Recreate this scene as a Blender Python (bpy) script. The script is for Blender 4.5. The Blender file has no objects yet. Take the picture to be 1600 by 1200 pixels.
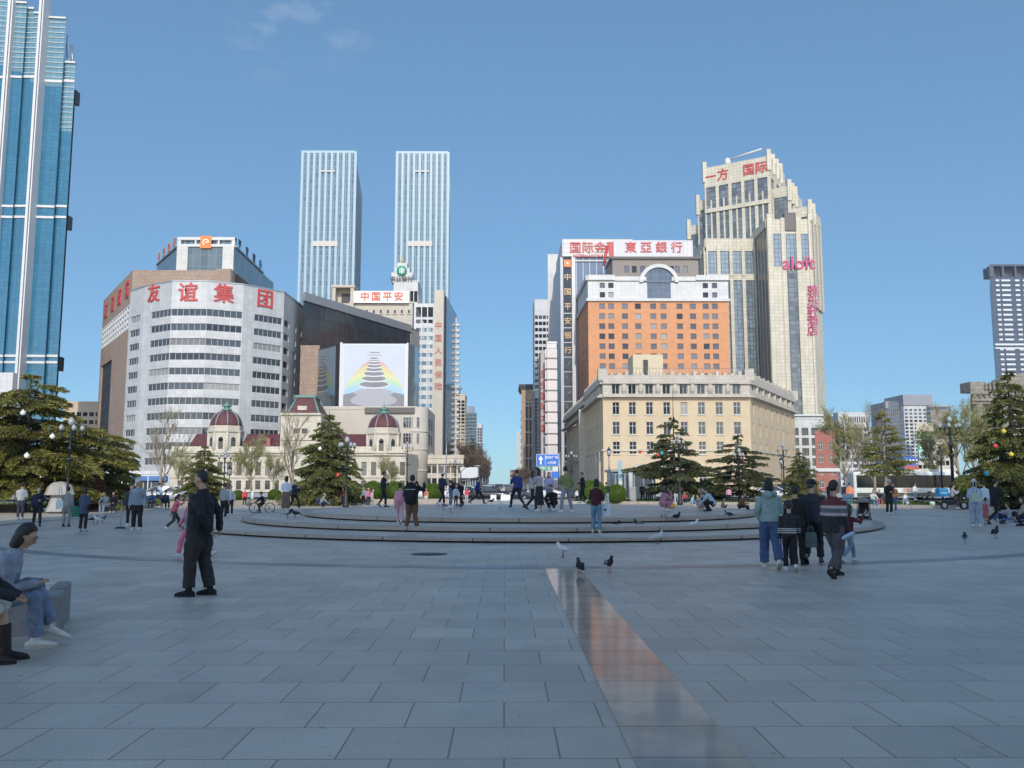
import bpy, bmesh, math, random
from mathutils import Vector, Matrix
R = math.radians
random.seed(7)
scene = bpy.context.scene
COL = scene.collection
# ------------------------------------------------------------------ camera
F = 1350.0; HZ = 156.0; EYE = 1.6
PITCH = math.atan2(HZ, F); YAW = math.atan2(12.0, F / math.cos(PITCH))
cd = bpy.data.cameras.new('camera'); cam = bpy.data.objects.new('camera', cd); COL.objects.link(cam)
cam.location = (0, 0, EYE); cam.rotation_euler = (math.pi / 2 + PITCH, 0, -YAW)
cd.sensor_width = 36.0; cd.lens = 36.0 * F / 1600.0; cd.clip_start = 0.1; cd.clip_end = 6000
scene.camera = cam
CM = cam.rotation_euler.to_matrix()
def ray(px, py): return CM @ Vector(((px - 800) / F, (600 - py) / F, -1))
def at(px, py, Y):
    d = ray(px, py); t = Y / d.y
    return Vector((d.x * t, Y, EYE + d.z * t))
def gnd(px, py, z=0.0):
    d = ray(px, py); t = (z - EYE) / d.z
    return Vector((d.x * t, d.y * t, z))
def zat(py, Y, px=788): return at(px, py, Y).z
def xat(px, Y, py=756): return at(px, py, Y).x
# ------------------------------------------------------------------ mesh builder
class MB:
    def __init__(s): s.v = []; s.f = []; s.m = []; s.sm = []
    def face(s, pts, m=0, sm=False):
        b = len(s.v); s.v += [tuple(p) for p in pts]; s.f.append(tuple(range(b, b + len(pts)))); s.m.append(m); s.sm.append(sm)
    def box(s, x0, x1, y0, y1, z0, z1, m=0, M=None):
        c = [(x0,y0,z0),(x1,y0,z0),(x1,y1,z0),(x0,y1,z0),(x0,y0,z1),(x1,y0,z1),(x1,y1,z1),(x0,y1,z1)]
        if M is not None: c = [tuple(M @ Vector(p)) for p in c]
        b = len(s.v); s.v += c
        for q in ((0,3,2,1),(4,5,6,7),(0,1,5,4),(1,2,6,5),(2,3,7,6),(3,0,4,7)):
            s.f.append(tuple(b + i for i in q)); s.m.append(m); s.sm.append(False)
    def obox(s, A, B, z0, z1, out0, out1, m=0, ext=0.0):
        """box along the wall line A->B (seen from outside A is left), from out0 to out1 outwards"""
        A = Vector((A[0], A[1], 0)); B = Vector((B[0], B[1], 0)); u = (B - A).normalized(); n = Vector((u.y, -u.x, 0))
        A = A - u * ext; B = B + u * ext
        M = Matrix(((u.x, n.x, 0, A.x), (u.y, n.y, 0, A.y), (0, 0, 1, 0), (0, 0, 0, 1)))
        L = (B - A).length
        c = [M @ Vector(p) for p in ((0,out0,z0),(L,out0,z0),(L,out1,z0),(0,out1,z0),(0,out0,z1),(L,out0,z1),(L,out1,z1),(0,out1,z1))]
        b = len(s.v); s.v += [tuple(p) for p in c]
        for q in ((0,1,2,3),(4,7,6,5),(0,4,5,1),(1,5,6,2),(2,6,7,3),(3,7,4,0)):
            s.f.append(tuple(b + i for i in q)); s.m.append(m); s.sm.append(False)
    def rings(s, rings, m=0, cap=True, sm=True):
        b = len(s.v); n = len(rings[0])
        for r in rings: s.v += [tuple(p) for p in r]
        for i in range(len(rings) - 1):
            for j in range(n):
                k = (j + 1) % n
                s.f.append((b + i*n + j, b + i*n + k, b + (i+1)*n + k, b + (i+1)*n + j)); s.m.append(m); s.sm.append(sm)
        if cap:
            s.f.append(tuple(b + j for j in reversed(range(n)))); s.m.append(m); s.sm.append(sm)
            e = b + (len(rings) - 1) * n
            s.f.append(tuple(e + j for j in range(n))); s.m.append(m); s.sm.append(sm)
    def tube(s, pts, rad, seg=8, m=0, ref=None, caps='flat', sm=True):
        """loft along pts; rad = list of r or (ra, rb); ra along the ref direction"""
        pts = [Vector(p) for p in pts]; rs = []
        rad = [(r, r) if not isinstance(r, (tuple, list)) else tuple(r) for r in (rad if isinstance(rad, (list, tuple)) else [rad] * len(pts))]
        if caps == 'round':
            d0 = (pts[0] - pts[1]).normalized(); d1 = (pts[-1] - pts[-2]).normalized()
            a = []; ar = []
            for t in (0.0, 0.5, 0.85):
                c = math.sin(math.acos(min(1, 1 - t))) if t else 0.08
                a.append(pts[0] + d0 * min(rad[0]) * (1 - t)); ar.append((rad[0][0] * c, rad[0][1] * c))
            z = []; zr = []
            for t in (0.85, 0.5, 0.0):
                c = math.sin(math.acos(min(1, 1 - t))) if t else 0.08
                z.append(pts[-1] + d1 * min(rad[-1]) * (1 - t)); zr.append((rad[-1][0] * c, rad[-1][1] * c))
            pts = a + pts + z; rad = ar + rad + zr
        for i, p in enumerate(pts):
            t = (pts[min(i + 1, len(pts) - 1)] - pts[max(i - 1, 0)])
            t = t.normalized() if t.length > 1e-9 else Vector((0, 0, 1))
            rf = Vector(ref) if ref is not None else (Vector((1, 0, 0)) if abs(t.x) < .9 else Vector((0, 1, 0)))
            a = rf - t * rf.dot(t)
            if a.length < 1e-4: a = t.orthogonal()
            a.normalize(); b = t.cross(a)
            rs.append([p + a * (rad[i][0] * math.cos(2*math.pi*j/seg)) + b * (rad[i][1] * math.sin(2*math.pi*j/seg)) for j in range(seg)])
        s.rings(rs, m, True, sm)
    def ell(s, c, r, seg=12, m=0, M=None, fn=None, nr=8):
        c = Vector(c); rs = []
        for i in range(nr + 1):
            th = math.pi * i / nr; th = min(max(th, .06), math.pi - .06)
            ring = []
            for j in range(seg):
                a = 2 * math.pi * j / seg
                p = Vector((r[0]*math.sin(th)*math.cos(a), r[1]*math.sin(th)*math.sin(a), -r[2]*math.cos(th)))
                if fn: p = fn(p)
                ring.append((M @ (c + p)) if M is not None else c + p)
            rs.append(ring)
        s.rings(rs, m, True, True)
    def lathe(s, prof, c=(0, 0, 0), seg=24, m=0, a0=0.0, sm=True, cap=True):
        rs = [[(c[0] + r*math.cos(a0+2*math.pi*j/seg), c[1] + r*math.sin(a0+2*math.pi*j/seg), c[2] + z) for j in range(seg)] for r, z in prof]
        s.rings(rs, m, cap, sm)
    def prism(s, poly, z0, z1, m=0, mt=None, bottom=False):
        n = len(poly)
        for i in range(n):
            a = poly[i]; b = poly[(i+1) % n]
            s.face([(a[0],a[1],z0),(b[0],b[1],z0),(b[0],b[1],z1),(a[0],a[1],z1)], m)
        s.face([(p[0],p[1],z1) for p in poly], m if mt is None else mt)
        if bottom: s.face([(p[0],p[1],z0) for p in reversed(poly)], m)
    def mesh(s, name, mats, off=(0, 0, 0)):
        me = bpy.data.meshes.new(name)
        me.from_pydata([(p[0]-off[0], p[1]-off[1], p[2]-off[2]) for p in s.v], [], s.f)
        for mm in (mats if isinstance(mats, (list, tuple)) else [mats]): me.materials.append(mm)
        me.polygons.foreach_set('material_index', s.m); me.polygons.foreach_set('use_smooth', s.sm)
        uv = me.uv_layers.new(name='UVMap'); me.update()
        buf = [0.0] * (2 * len(me.loops)); vs = me.vertices
        for p in me.polygons:
            n = p.normal
            if abs(n.z) > .75:
                for li in p.loop_indices:
                    co = vs[me.loops[li].vertex_index].co; buf[2*li] = co.x; buf[2*li+1] = co.y
            else:
                l = math.hypot(n.x, n.y) or 1; tx, ty = -n.y / l, n.x / l
                for li in p.loop_indices:
                    co = vs[me.loops[li].vertex_index].co; buf[2*li] = co.x*tx + co.y*ty; buf[2*li+1] = co.z
        uv.data.foreach_set('uv', buf)
        return me
    def build(s, name, mats, parent=None, loc=(0, 0, 0), world=True):
        """world=True: vertices are world coordinates and the parent's location is taken off"""
        off = wloc(parent) if (parent is not None and world) else (0, 0, 0)
        o = bpy.data.objects.new(name, s.mesh(name, mats, off)); COL.objects.link(o)
        if parent is not None: o.parent = parent
        o.location = loc
        return o
def wloc(o):
    l = Vector((0, 0, 0))
    while o is not None: l = l + o.location; o = o.parent
    return l
def inst(name, me, parent=None, loc=(0, 0, 0), rz=0.0, sc=None):
    o = bpy.data.objects.new(name, me); COL.objects.link(o)
    if parent is not None: o.parent = parent
    o.location = loc; o.rotation_euler = (0, 0, rz)
    if sc is not None: o.scale = sc if isinstance(sc, (tuple, list)) else (sc, sc, sc)
    return o
def tag(o, label=None, cat=None, group=None, kind=None):
    if label: o['label'] = label
    if cat: o['category'] = cat
    if group: o['group'] = group
    if kind: o['kind'] = kind
    return o
def thing(name, label, cat, loc=(0, 0, 0), rz=0.0, group=None, sc=None):
    o = bpy.data.objects.new(name, None); COL.objects.link(o)
    o.location = loc; o.rotation_euler = (0, 0, rz); o.empty_display_size = .2
    if sc is not None: o.scale = (sc, sc, sc)
    return tag(o, label, cat, group)
def copy_tree(o, parent=None):
    c = o.copy(); COL.objects.link(c); c.parent = parent
    for ch in list(o.children): copy_tree(ch, c)
    return c
# ------------------------------------------------------------------ materials
MATS = {}
def _nt(name):
    m = bpy.data.materials.new(name); m.use_nodes = True
    nt = m.node_tree; b = nt.nodes['Principled BSDF']; return m, nt, b
def _n(nt, t, **k):
    n = nt.nodes.new(t)
    for a, v in k.items():
        if a in n.inputs.keys(): n.inputs[a].default_value = v
        else: setattr(n, a, v)
    return n
def c4(c): return (c[0], c[1], c[2], 1.0)
def mat(name, col, rough=.7, metal=0.0, var=.15, scale=3.0, bump=0.0, spec=.5, coord='Object', island=0.0, coat=0.0):
    """noise-varied principled"""
    if name in MATS: return MATS[name]
    m, nt, b = _nt(name); L = nt.links
    b.inputs['Roughness'].default_value = rough; b.inputs['Metallic'].default_value = metal
    b.inputs['Specular IOR Level'].default_value = spec
    if coat: b.inputs['Coat Weight'].default_value = coat
    tc = _n(nt, 'ShaderNodeTexCoord')
    nz = _n(nt, 'ShaderNodeTexNoise', Scale=scale, Detail=5.0, Roughness=.6); L.new(tc.outputs[coord], nz.inputs['Vector'])
    mr = _n(nt, 'ShaderNodeMapRange'); L.new(nz.outputs['Fac'], mr.inputs['Value'])
    mr.inputs['From Min'].default_value = .25; mr.inputs['From Max'].default_value = .75
    mr.inputs['To Min'].default_value = 1 - var; mr.inputs['To Max'].default_value = 1 + var
    mx = _n(nt, 'ShaderNodeMix', data_type='RGBA', blend_type='MULTIPLY'); mx.inputs[0].default_value = 1
    mx.inputs[6].default_value = c4(col); L.new(mr.outputs['Result'], mx.inputs[7]); out = mx.outputs[2]
    if island:
        g = _n(nt, 'ShaderNodeNewGeometry'); m2 = _n(nt, 'ShaderNodeMapRange'); L.new(g.outputs['Random Per Island'], m2.inputs['Value'])
        m2.inputs['To Min'].default_value = 1 - island; m2.inputs['To Max'].default_value = 1 + island
        mx2 = _n(nt, 'ShaderNodeMix', data_type='RGBA', blend_type='MULTIPLY'); mx2.inputs[0].default_value = 1
        L.new(out, mx2.inputs[6]); L.new(m2.outputs['Result'], mx2.inputs[7]); out = mx2.outputs[2]
    L.new(out, b.inputs['Base Color'])
    if bump:
        bp = _n(nt, 'ShaderNodeBump', Strength=bump, Distance=.03); nb = _n(nt, 'ShaderNodeTexNoise', Scale=scale*6, Detail=4.0)
        L.new(tc.outputs[coord], nb.inputs['Vector']); L.new(nb.outputs['Fac'], bp.inputs['Height']); L.new(bp.outputs['Normal'], b.inputs['Normal'])
    MATS[name] = m; return m
def brickmat(name, c1, c2, mortar, w, h, ms=.02, rough=.6, offset=.5, var=.12, bump=.25, nscale=.6, metal=0.0, spec=.5, streak=0.0, bias=0.0, wav=0.0, coord='UV', fine=0.0):
    """panels / slabs / curtain wall cells w x h metres with joints of ms"""
    if name in MATS: return MATS[name]
    m, nt, b = _nt(name); L = nt.links
    b.inputs['Roughness'].default_value = rough; b.inputs['Metallic'].default_value = metal; b.inputs['Specular IOR Level'].default_value = spec
    tc = _n(nt, 'ShaderNodeTexCoord'); src = tc.outputs[coord]
    br = _n(nt, 'ShaderNodeTexBrick', Scale=1.0); br.offset = offset; br.offset_frequency = 2; br.squash = 1.0
    br.inputs['Color1'].default_value = c4(c1); br.inputs['Color2'].default_value = c4(c2); br.inputs['Mortar'].default_value = c4(mortar)
    br.inputs['Mortar Size'].default_value = ms; br.inputs['Mortar Smooth'].default_value = .1; br.inputs['Bias'].default_value = bias
    br.inputs['Brick Width'].default_value = w; br.inputs['Row Height'].default_value = h
    L.new(src, br.inputs['Vector'])
    nz = _n(nt, 'ShaderNodeTexNoise', Scale=nscale, Detail=6.0, Roughness=.65); mp = _n(nt, 'ShaderNodeMapping')
    if streak: mp.inputs['Scale'].default_value = (1, streak, 1)
    L.new(src, mp.inputs['Vector']); L.new(mp.outputs[0], nz.inputs['Vector'])
    mr = _n(nt, 'ShaderNodeMapRange'); L.new(nz.outputs['Fac'], mr.inputs['Value'])
    mr.inputs['From Min'].default_value = .25; mr.inputs['From Max'].default_value = .75
    mr.inputs['To Min'].default_value = 1 - var; mr.inputs['To Max'].default_value = 1 + var
    mx = _n(nt, 'ShaderNodeMix', data_type='RGBA', blend_type='MULTIPLY'); mx.inputs[0].default_value = 1
    L.new(br.outputs['Color'], mx.inputs[6]); L.new(mr.outputs['Result'], mx.inputs[7]); out = mx.outputs[2]
    if fine:
        # blotches: wide worn areas and small dark spots trodden into the stone
        for (sc_, lo_, hi_, dk) in ((.10, .42, .68, .80), (7.0, .66, .72, .72), (.9, .56, .70, .84)):
            nb_ = _n(nt, 'ShaderNodeTexNoise', Scale=sc_, Detail=4.0, Roughness=.55); L.new(src, nb_.inputs['Vector'])
            rb_ = _n(nt, 'ShaderNodeMapRange'); L.new(nb_.outputs['Fac'], rb_.inputs['Value'])
            rb_.inputs['From Min'].default_value = lo_; rb_.inputs['From Max'].default_value = hi_; rb_.inputs['To Min'].default_value = 1.0; rb_.inputs['To Max'].default_value = dk
            xb_ = _n(nt, 'ShaderNodeMix', data_type='RGBA', blend_type='MULTIPLY'); xb_.inputs[0].default_value = 1
            L.new(out, xb_.inputs[6]); L.new(rb_.outputs['Result'], xb_.inputs[7]); out = xb_.outputs[2]
        n3 = _n(nt, 'ShaderNodeTexNoise', Scale=60.0, Detail=3.0); L.new(src, n3.inputs['Vector'])
        r3 = _n(nt, 'ShaderNodeMapRange'); L.new(n3.outputs['Fac'], r3.inputs['Value'])
        r3.inputs['From Min'].default_value = .3; r3.inputs['From Max'].default_value = .7
        r3.inputs['To Min'].default_value = 1 - fine; r3.inputs['To Max'].default_value = 1 + fine
        x3 = _n(nt, 'ShaderNodeMix', data_type='RGBA', blend_type='MULTIPLY'); x3.inputs[0].default_value = 1
        L.new(out, x3.inputs[6]); L.new(r3.outputs['Result'], x3.inputs[7]); out = x3.outputs[2]
        rr = _n(nt, 'ShaderNodeMapRange'); L.new(nz.outputs['Fac'], rr.inputs['Value'])
        rr.inputs['To Min'].default_value = rough - .1; rr.inputs['To Max'].default_value = rough + .1; L.new(rr.outputs['Result'], b.inputs['Roughness'])
    L.new(out, b.inputs['Base Color'])
    if bump or wav:
        bp = _n(nt, 'ShaderNodeBump', Strength=bump, Distance=.02, invert=True); L.new(br.outputs['Fac'], bp.inputs['Height'])
        last = bp.outputs['Normal']
        if wav:
            nw = _n(nt, 'ShaderNodeTexNoise', Scale=.35, Detail=2.0); L.new(src, nw.inputs['Vector'])
            b2 = _n(nt, 'ShaderNodeBump', Strength=wav, Distance=.3); L.new(nw.outputs['Fac'], b2.inputs['Height']); L.new(last, b2.inputs['Normal']); last = b2.outputs['Normal']
        if fine:
            b3 = _n(nt, 'ShaderNodeBump', Strength=.12, Distance=.01); L.new(n3.outputs['Fac'], b3.inputs['Height']); L.new(last, b3.inputs['Normal']); last = b3.outputs['Normal']
        L.new(last, b.inputs['Normal'])
    MATS[name] = m; return m
def glassmat(name, col, rough=.06, spec=.6, var=.5, metal=0.0):
    """opaque reflective window glass, a different darkness for each window object"""
    if name in MATS: return MATS[name]
    m, nt, b = _nt(name); L = nt.links
    b.inputs['Roughness'].default_value = rough; b.inputs['Specular IOR Level'].default_value = spec; b.inputs['Metallic'].default_value = metal
    oi = _n(nt, 'ShaderNodeObjectInfo'); mr = _n(nt, 'ShaderNodeMapRange'); L.new(oi.outputs['Random'], mr.inputs['Value'])
    mr.inputs['To Min'].default_value = 1 - var; mr.inputs['To Max'].default_value = 1 + var
    mx = _n(nt, 'ShaderNodeMix', data_type='RGBA', blend_type='MULTIPLY'); mx.inputs[0].default_value = 1
    mx.inputs[6].default_value = c4(col); L.new(mr.outputs['Result'], mx.inputs[7]); L.new(mx.outputs[2], b.inputs['Base Color'])
    MATS[name] = m; return m
def bandmat(name, stops, rough=.85, lo=0.0, hi=1.0, bump=.2):
    """knitted / printed bands by height on the garment itself (object Z); stops = [(z, colour)]"""
    if name in MATS: return MATS[name]
    m, nt, b = _nt(name); L = nt.links; b.inputs['Roughness'].default_value = rough
    tc = _n(nt, 'ShaderNodeTexCoord'); sp = _n(nt, 'ShaderNodeSeparateXYZ'); L.new(tc.outputs['Object'], sp.inputs[0])
    mr = _n(nt, 'ShaderNodeMapRange'); mr.inputs['From Min'].default_value = lo; mr.inputs['From Max'].default_value = hi; L.new(sp.outputs['Z'], mr.inputs['Value'])
    cr = _n(nt, 'ShaderNodeValToRGB'); cr.color_ramp.interpolation = 'CONSTANT'; e = cr.color_ramp.elements
    while len(e) < len(stops): e.new(.5)
    for i, (z, c) in enumerate(stops): e[i].position = (z - lo) / (hi - lo); e[i].color = c4(c)
    L.new(mr.outputs['Result'], cr.inputs[0]); L.new(cr.outputs[0], b.inputs['Base Color'])
    nz = _n(nt, 'ShaderNodeTexNoise', Scale=30.0, Detail=4.0); L.new(tc.outputs['Object'], nz.inputs['Vector'])
    bp = _n(nt, 'ShaderNodeBump', Strength=bump, Distance=.02); L.new(nz.outputs['Fac'], bp.inputs['Height']); L.new(bp.outputs['Normal'], b.inputs['Normal'])
    MATS[name] = m; return m
def leafmat(name, col, col2, trans=.25, rough=.6):
    if name in MATS: return MATS[name]
    m, nt, b = _nt(name); L = nt.links; b.inputs['Roughness'].default_value = rough; b.inputs['Specular IOR Level'].default_value = .25
    g = _n(nt, 'ShaderNodeNewGeometry'); mx = _n(nt, 'ShaderNodeMix', data_type='RGBA'); mx.inputs[6].default_value = c4(col); mx.inputs[7].default_value = c4(col2)
    L.new(g.outputs['Random Per Island'], mx.inputs[0]); L.new(mx.outputs[2], b.inputs['Base Color'])
    t = _n(nt, 'ShaderNodeBsdfTranslucent'); L.new(mx.outputs[2], t.inputs['Color'])
    ms = _n(nt, 'ShaderNodeMixShader'); ms.inputs[0].default_value = trans
    L.new(b.outputs[0], ms.inputs[1]); L.new(t.outputs[0], ms.inputs[2]); L.new(ms.outputs[0], nt.nodes['Material Output'].inputs['Surface'])
    MATS[name] = m; return m
def cloth(col, rough=.85):
    k = 'cloth_%.3f_%.3f_%.3f' % tuple(col)
    return mat(k, col, rough, var=.25, scale=2.4, bump=.9, spec=.25)
# ------------------------------------------------------------------ light and sky
SUN_EL = 29.0; SUN_AZ = -3.0      # azimuth the light travels towards, clockwise from +Y
sl = bpy.data.lights.new('sun', 'SUN'); sun = bpy.data.objects.new('sun', sl); COL.objects.link(sun)
sl.energy = 2.35; sl.angle = R(.5); sl.color = (1.0, .935, .84); sun.location = (0, -40, 120)
sun.rotation_euler = (R(90 - SUN_EL), 0, -R(SUN_AZ))
w = bpy.data.worlds.new('World'); scene.world = w; w.use_nodes = True
nt = w.node_tree; bg = nt.nodes['Background']; bg.inputs['Strength'].default_value = .15
sky = nt.nodes.new('ShaderNodeTexSky'); sky.sky_type = 'NISHITA'; sky.sun_disc = False
sky.sun_elevation = R(SUN_EL); sky.sun_rotation = R(180 + SUN_AZ); sky.altitude = 1200; sky.air_density = 1.0; sky.dust_density = .4; sky.ozone_density = 3.0
# two faint wisps of cloud high in the sky
tcw = nt.nodes.new('ShaderNodeTexCoord')
def wisp(px, py, rad):
    d = ray(px, py).normalized()
    vm = nt.nodes.new('ShaderNodeVectorMath'); vm.operation = 'DISTANCE'; vm.inputs[1].default_value = d
    nt.links.new(tcw.outputs['Generated'], vm.inputs[0])
    mr = nt.nodes.new('ShaderNodeMapRange'); mr.inputs['From Min'].default_value = rad; mr.inputs['From Max'].default_value = 0.0
    mr.inputs['To Min'].default_value = 0; mr.inputs['To Max'].default_value = 1; nt.links.new(vm.outputs['Value'], mr.inputs['Value'])
    return mr.outputs['Result']
a1 = wisp(428, 52, .055); a2 = wisp(512, 36, .055)
mxm = nt.nodes.new('ShaderNodeMath'); mxm.operation = 'MAXIMUM'; nt.links.new(a1, mxm.inputs[0]); nt.links.new(a2, mxm.inputs[1])
nzw = nt.nodes.new('ShaderNodeTexNoise'); nzw.inputs['Scale'].default_value = 17; nzw.inputs['Detail'].default_value = 7; nzw.inputs['Roughness'].default_value = .62
mpw = nt.nodes.new('ShaderNodeMapping'); mpw.inputs['Scale'].default_value = (1, 1, 1.9); mpw.inputs['Location'].default_value = (.31, .2, .47); nt.links.new(tcw.outputs['Generated'], mpw.inputs['Vector']); nt.links.new(mpw.outputs[0], nzw.inputs['Vector'])
mrw = nt.nodes.new('ShaderNodeMapRange'); mrw.inputs['From Min'].default_value = .5; mrw.inputs['From Max'].default_value = .8; nt.links.new(nzw.outputs['Fac'], mrw.inputs['Value'])
mlw = nt.nodes.new('ShaderNodeMath'); mlw.operation = 'MULTIPLY'; nt.links.new(mxm.outputs[0], mlw.inputs[0]); nt.links.new(mrw.outputs['Result'], mlw.inputs[1])
mixw = nt.nodes.new('ShaderNodeMix'); mixw.data_type = 'RGBA'; mixw.inputs[7].default_value = (2.2, 2.8, 3.6, 1)
gmw = nt.nodes.new('ShaderNodeGamma'); gmw.inputs['Gamma'].default_value = .55; nt.links.new(sky.outputs[0], gmw.inputs['Color'])
kw = nt.nodes.new('ShaderNodeMix'); kw.data_type = 'RGBA'; kw.blend_type = 'MULTIPLY'; kw.inputs[0].default_value = 1; kw.inputs[7].default_value = (.69, 1.07, 1.36, 1); nt.links.new(gmw.outputs[0], kw.inputs[6])
# sky behind and overhead boosted above the sky model, added fill for the plaza
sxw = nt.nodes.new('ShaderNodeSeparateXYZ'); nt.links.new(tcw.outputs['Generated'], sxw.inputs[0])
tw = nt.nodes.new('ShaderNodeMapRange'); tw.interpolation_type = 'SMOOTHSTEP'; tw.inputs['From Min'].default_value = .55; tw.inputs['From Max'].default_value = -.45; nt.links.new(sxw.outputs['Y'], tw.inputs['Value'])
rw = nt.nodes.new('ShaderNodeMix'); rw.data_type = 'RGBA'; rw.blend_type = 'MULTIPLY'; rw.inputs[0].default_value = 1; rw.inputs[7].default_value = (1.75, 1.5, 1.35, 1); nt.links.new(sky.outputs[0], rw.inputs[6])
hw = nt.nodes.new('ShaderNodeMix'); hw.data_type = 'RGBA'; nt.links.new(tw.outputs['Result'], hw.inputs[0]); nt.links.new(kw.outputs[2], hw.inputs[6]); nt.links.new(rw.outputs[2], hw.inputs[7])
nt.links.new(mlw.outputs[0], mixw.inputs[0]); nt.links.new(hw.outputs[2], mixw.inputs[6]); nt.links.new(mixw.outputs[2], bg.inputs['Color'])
scene.view_settings.view_transform = 'Standard'; scene.view_settings.look = 'None'; scene.view_settings.gamma = 1.0
scene.view_settings.exposure = 0.45
# ------------------------------------------------------------------ common materials
GLASS = glassmat('window_glass', (.035, .04, .045), .08)
GLASS_B = glassmat('blue_window_glass', (.06, .085, .11), .08)
WHITE = mat('white_paint', (.60, .60, .585), .5, var=.06, scale=2)
DARKM = mat('dark_metal', (.03, .032, .035), .45, .3)
BLACKM = mat('black_iron', (.018, .022, .022), .5, .2)
STEEL = mat('grey_steel', (.35, .36, .37), .4, .6)
RED = mat('red_letter_paint', (.50, .055, .05), .5, var=.1)
MAGENTA = mat('magenta_letter_paint', (.48, .05, .16), .5, var=.1)
RUBBER = mat('black_rubber', (.02, .02, .02), .8)
# ------------------------------------------------------------------ text
def text_mesh(s, size, ext=.06):
    cu = bpy.data.curves.new('lettering', 'FONT'); cu.body = s; cu.size = size; cu.align_x = 'CENTER'; cu.align_y = 'CENTER'; cu.extrude = ext; cu.resolution_u = 3
    cu.offset = size * .012
    o = bpy.data.objects.new('lettering', cu); COL.objects.link(o)
    dg = bpy.context.evaluated_depsgraph_get(); me = bpy.data.meshes.new_from_object(o.evaluated_get(dg))
    bpy.data.objects.remove(o); bpy.data.curves.remove(cu); return me
def letters(parent, s, pos, angle, size, m, name='sign_letter', ext=.08, fitw=None, tilt=0):
    """one text object on a wall: pos world, angle = direction of the wall's u axis"""
    me = text_mesh(s, size, ext); me.materials.clear(); me.materials.append(m)
    o = inst(name, me, parent, Vector(pos) - (parent.location if parent else Vector((0, 0, 0))))
    o.rotation_euler = (math.pi / 2, tilt, angle)
    return o
# ================================================================== SETTING
SC = Vector((1.05, 37.9, 0))          # centre of the round plaza
def disc(name, r, z, m, seg=160, r0=0.0, a0=0, a1=360, kind='structure'):
    mb = MB()
    n = max(4, int(seg * (a1 - a0) / 360)); pts = [a0 + (a1 - a0) * i / n for i in range(n + 1)]
    P = lambda rr, a: (SC.x + rr * math.sin(R(a)), SC.y + rr * math.cos(R(a)), z)     # angle clockwise from +Y
    for i in range(n):
        if r0 > 0: mb.face([P(r0, pts[i+1]), P(r, pts[i+1]), P(r, pts[i]), P(r0, pts[i])])
        else: mb.face([P(0, 0), P(r, pts[i+1]), P(r, pts[i])])
    o = mb.build(name, m); o['kind'] = kind; return o
ASPH = mat('asphalt', (.055, .056, .06), .85, var=.2, scale=.5, bump=.3)
GROUND = mat('city_ground', (.16, .155, .15), .9, var=.25, scale=.05)
PAVE = brickmat('granite_slabs', (.45, .40, .315), (.55, .49, .39), (.19, .17, .138), .66, .66, .0058, .5, .5, var=.17, bump=.5, nscale=.7, fine=.13, spec=.45)
POLISH = brickmat('polished_granite', (.29, .285, .24), (.37, .36, .305), (.09, .09, .09), 4.0, .66, .008, .09, .0, var=.28, bump=.3, nscale=1.6, spec=.045)
STONE = brickmat('step_granite', (.16, .165, .168), (.19, .195, .197), (.07, .07, .075), 1.3, 5.0, .008, .6, .5, var=.18, bump=.3, nscale=1.5, fine=.1)
RIM = brickmat('rim_granite', (.36, .315, .26), (.44, .39, .32), (.08, .08, .08), 1.1, 9.0, .01, .65, .5, var=.18, bump=.3, nscale=2.0, fine=.1)
SIDEW = brickmat('pavement_slabs', (.44, .43, .41), (.50, .49, .47), (.2, .2, .19), .6, .6, .012, .75, .5, var=.12, nscale=.4)
JOINT_SHADE = mat('dark_joint_and_shade', (.02, .02, .02), .9)
LAWN = mat('lawn_soil', (.07, .10, .03), .9, var=.3, scale=1.2)
mb = MB(); mb.face([(-2500, -800, -.12), (2500, -800, -.12), (2500, 4200, -.12), (-2500, 4200, -.12)]); tag(mb.build('ground', GROUND), kind='structure')
RO, RR0, RR1, RS1 = 33.0, 52.0, 72.0, 92.0        # paving edge, ring road inner and outer edge, pavement outer edge
disc('ring_road', RR1, -.10, ASPH, r0=RR0)
disc('pavement', RS1 + 30, .03, SIDEW, r0=RR1)
o = disc('plaza_paving', RR0, 0.0, PAVE)
BANDP = brickmat('honed_granite', (.15, .15, .155), (.24, .24, .24), (.1, .1, .1), .66, 1.33, .006, .36, .0, var=.2, bump=.2, nscale=1.2, spec=.2)
disc('polished_ring_band', 21.25, .004, BANDP, r0=20.75)
mb = MB(); mb.face([(.76, 4.0, .005), (1.42, 4.0, .005), (1.42, SC.y - 21.26, .005), (.76, SC.y - 21.26, .005)]); tag(mb.build('polished_strip', POLISH), kind='structure')
# street running away along +Y, with lane marks
mb = MB(); mb.face([(-8.5, SC.y + RR1 - 3, .036), (13.5, SC.y + RR1 - 3, .036), (13.5, 1500, .036), (-8.5, 1500, .036)]); tag(mb.build('street', ASPH), kind='structure')
mb = MB()
for k in range(60):
    for xx in (-1.2, 2.3, 6.0): mb.face([(xx - .08, 112 + k*9, .04), (xx + .08, 112 + k*9, .04), (xx + .08, 116 + k*9, .04), (xx - .08, 116 + k*9, .04)])
for k in range(14): mb.face([(-8 + k*1.5, 107.5, .041), (-7.4 + k*1.5, 107.5, .041), (-7.4 + k*1.5, 111, .041), (-8 + k*1.5, 111, .041)])
tag(mb.build('street_markings', WHITE), kind='structure')
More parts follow.
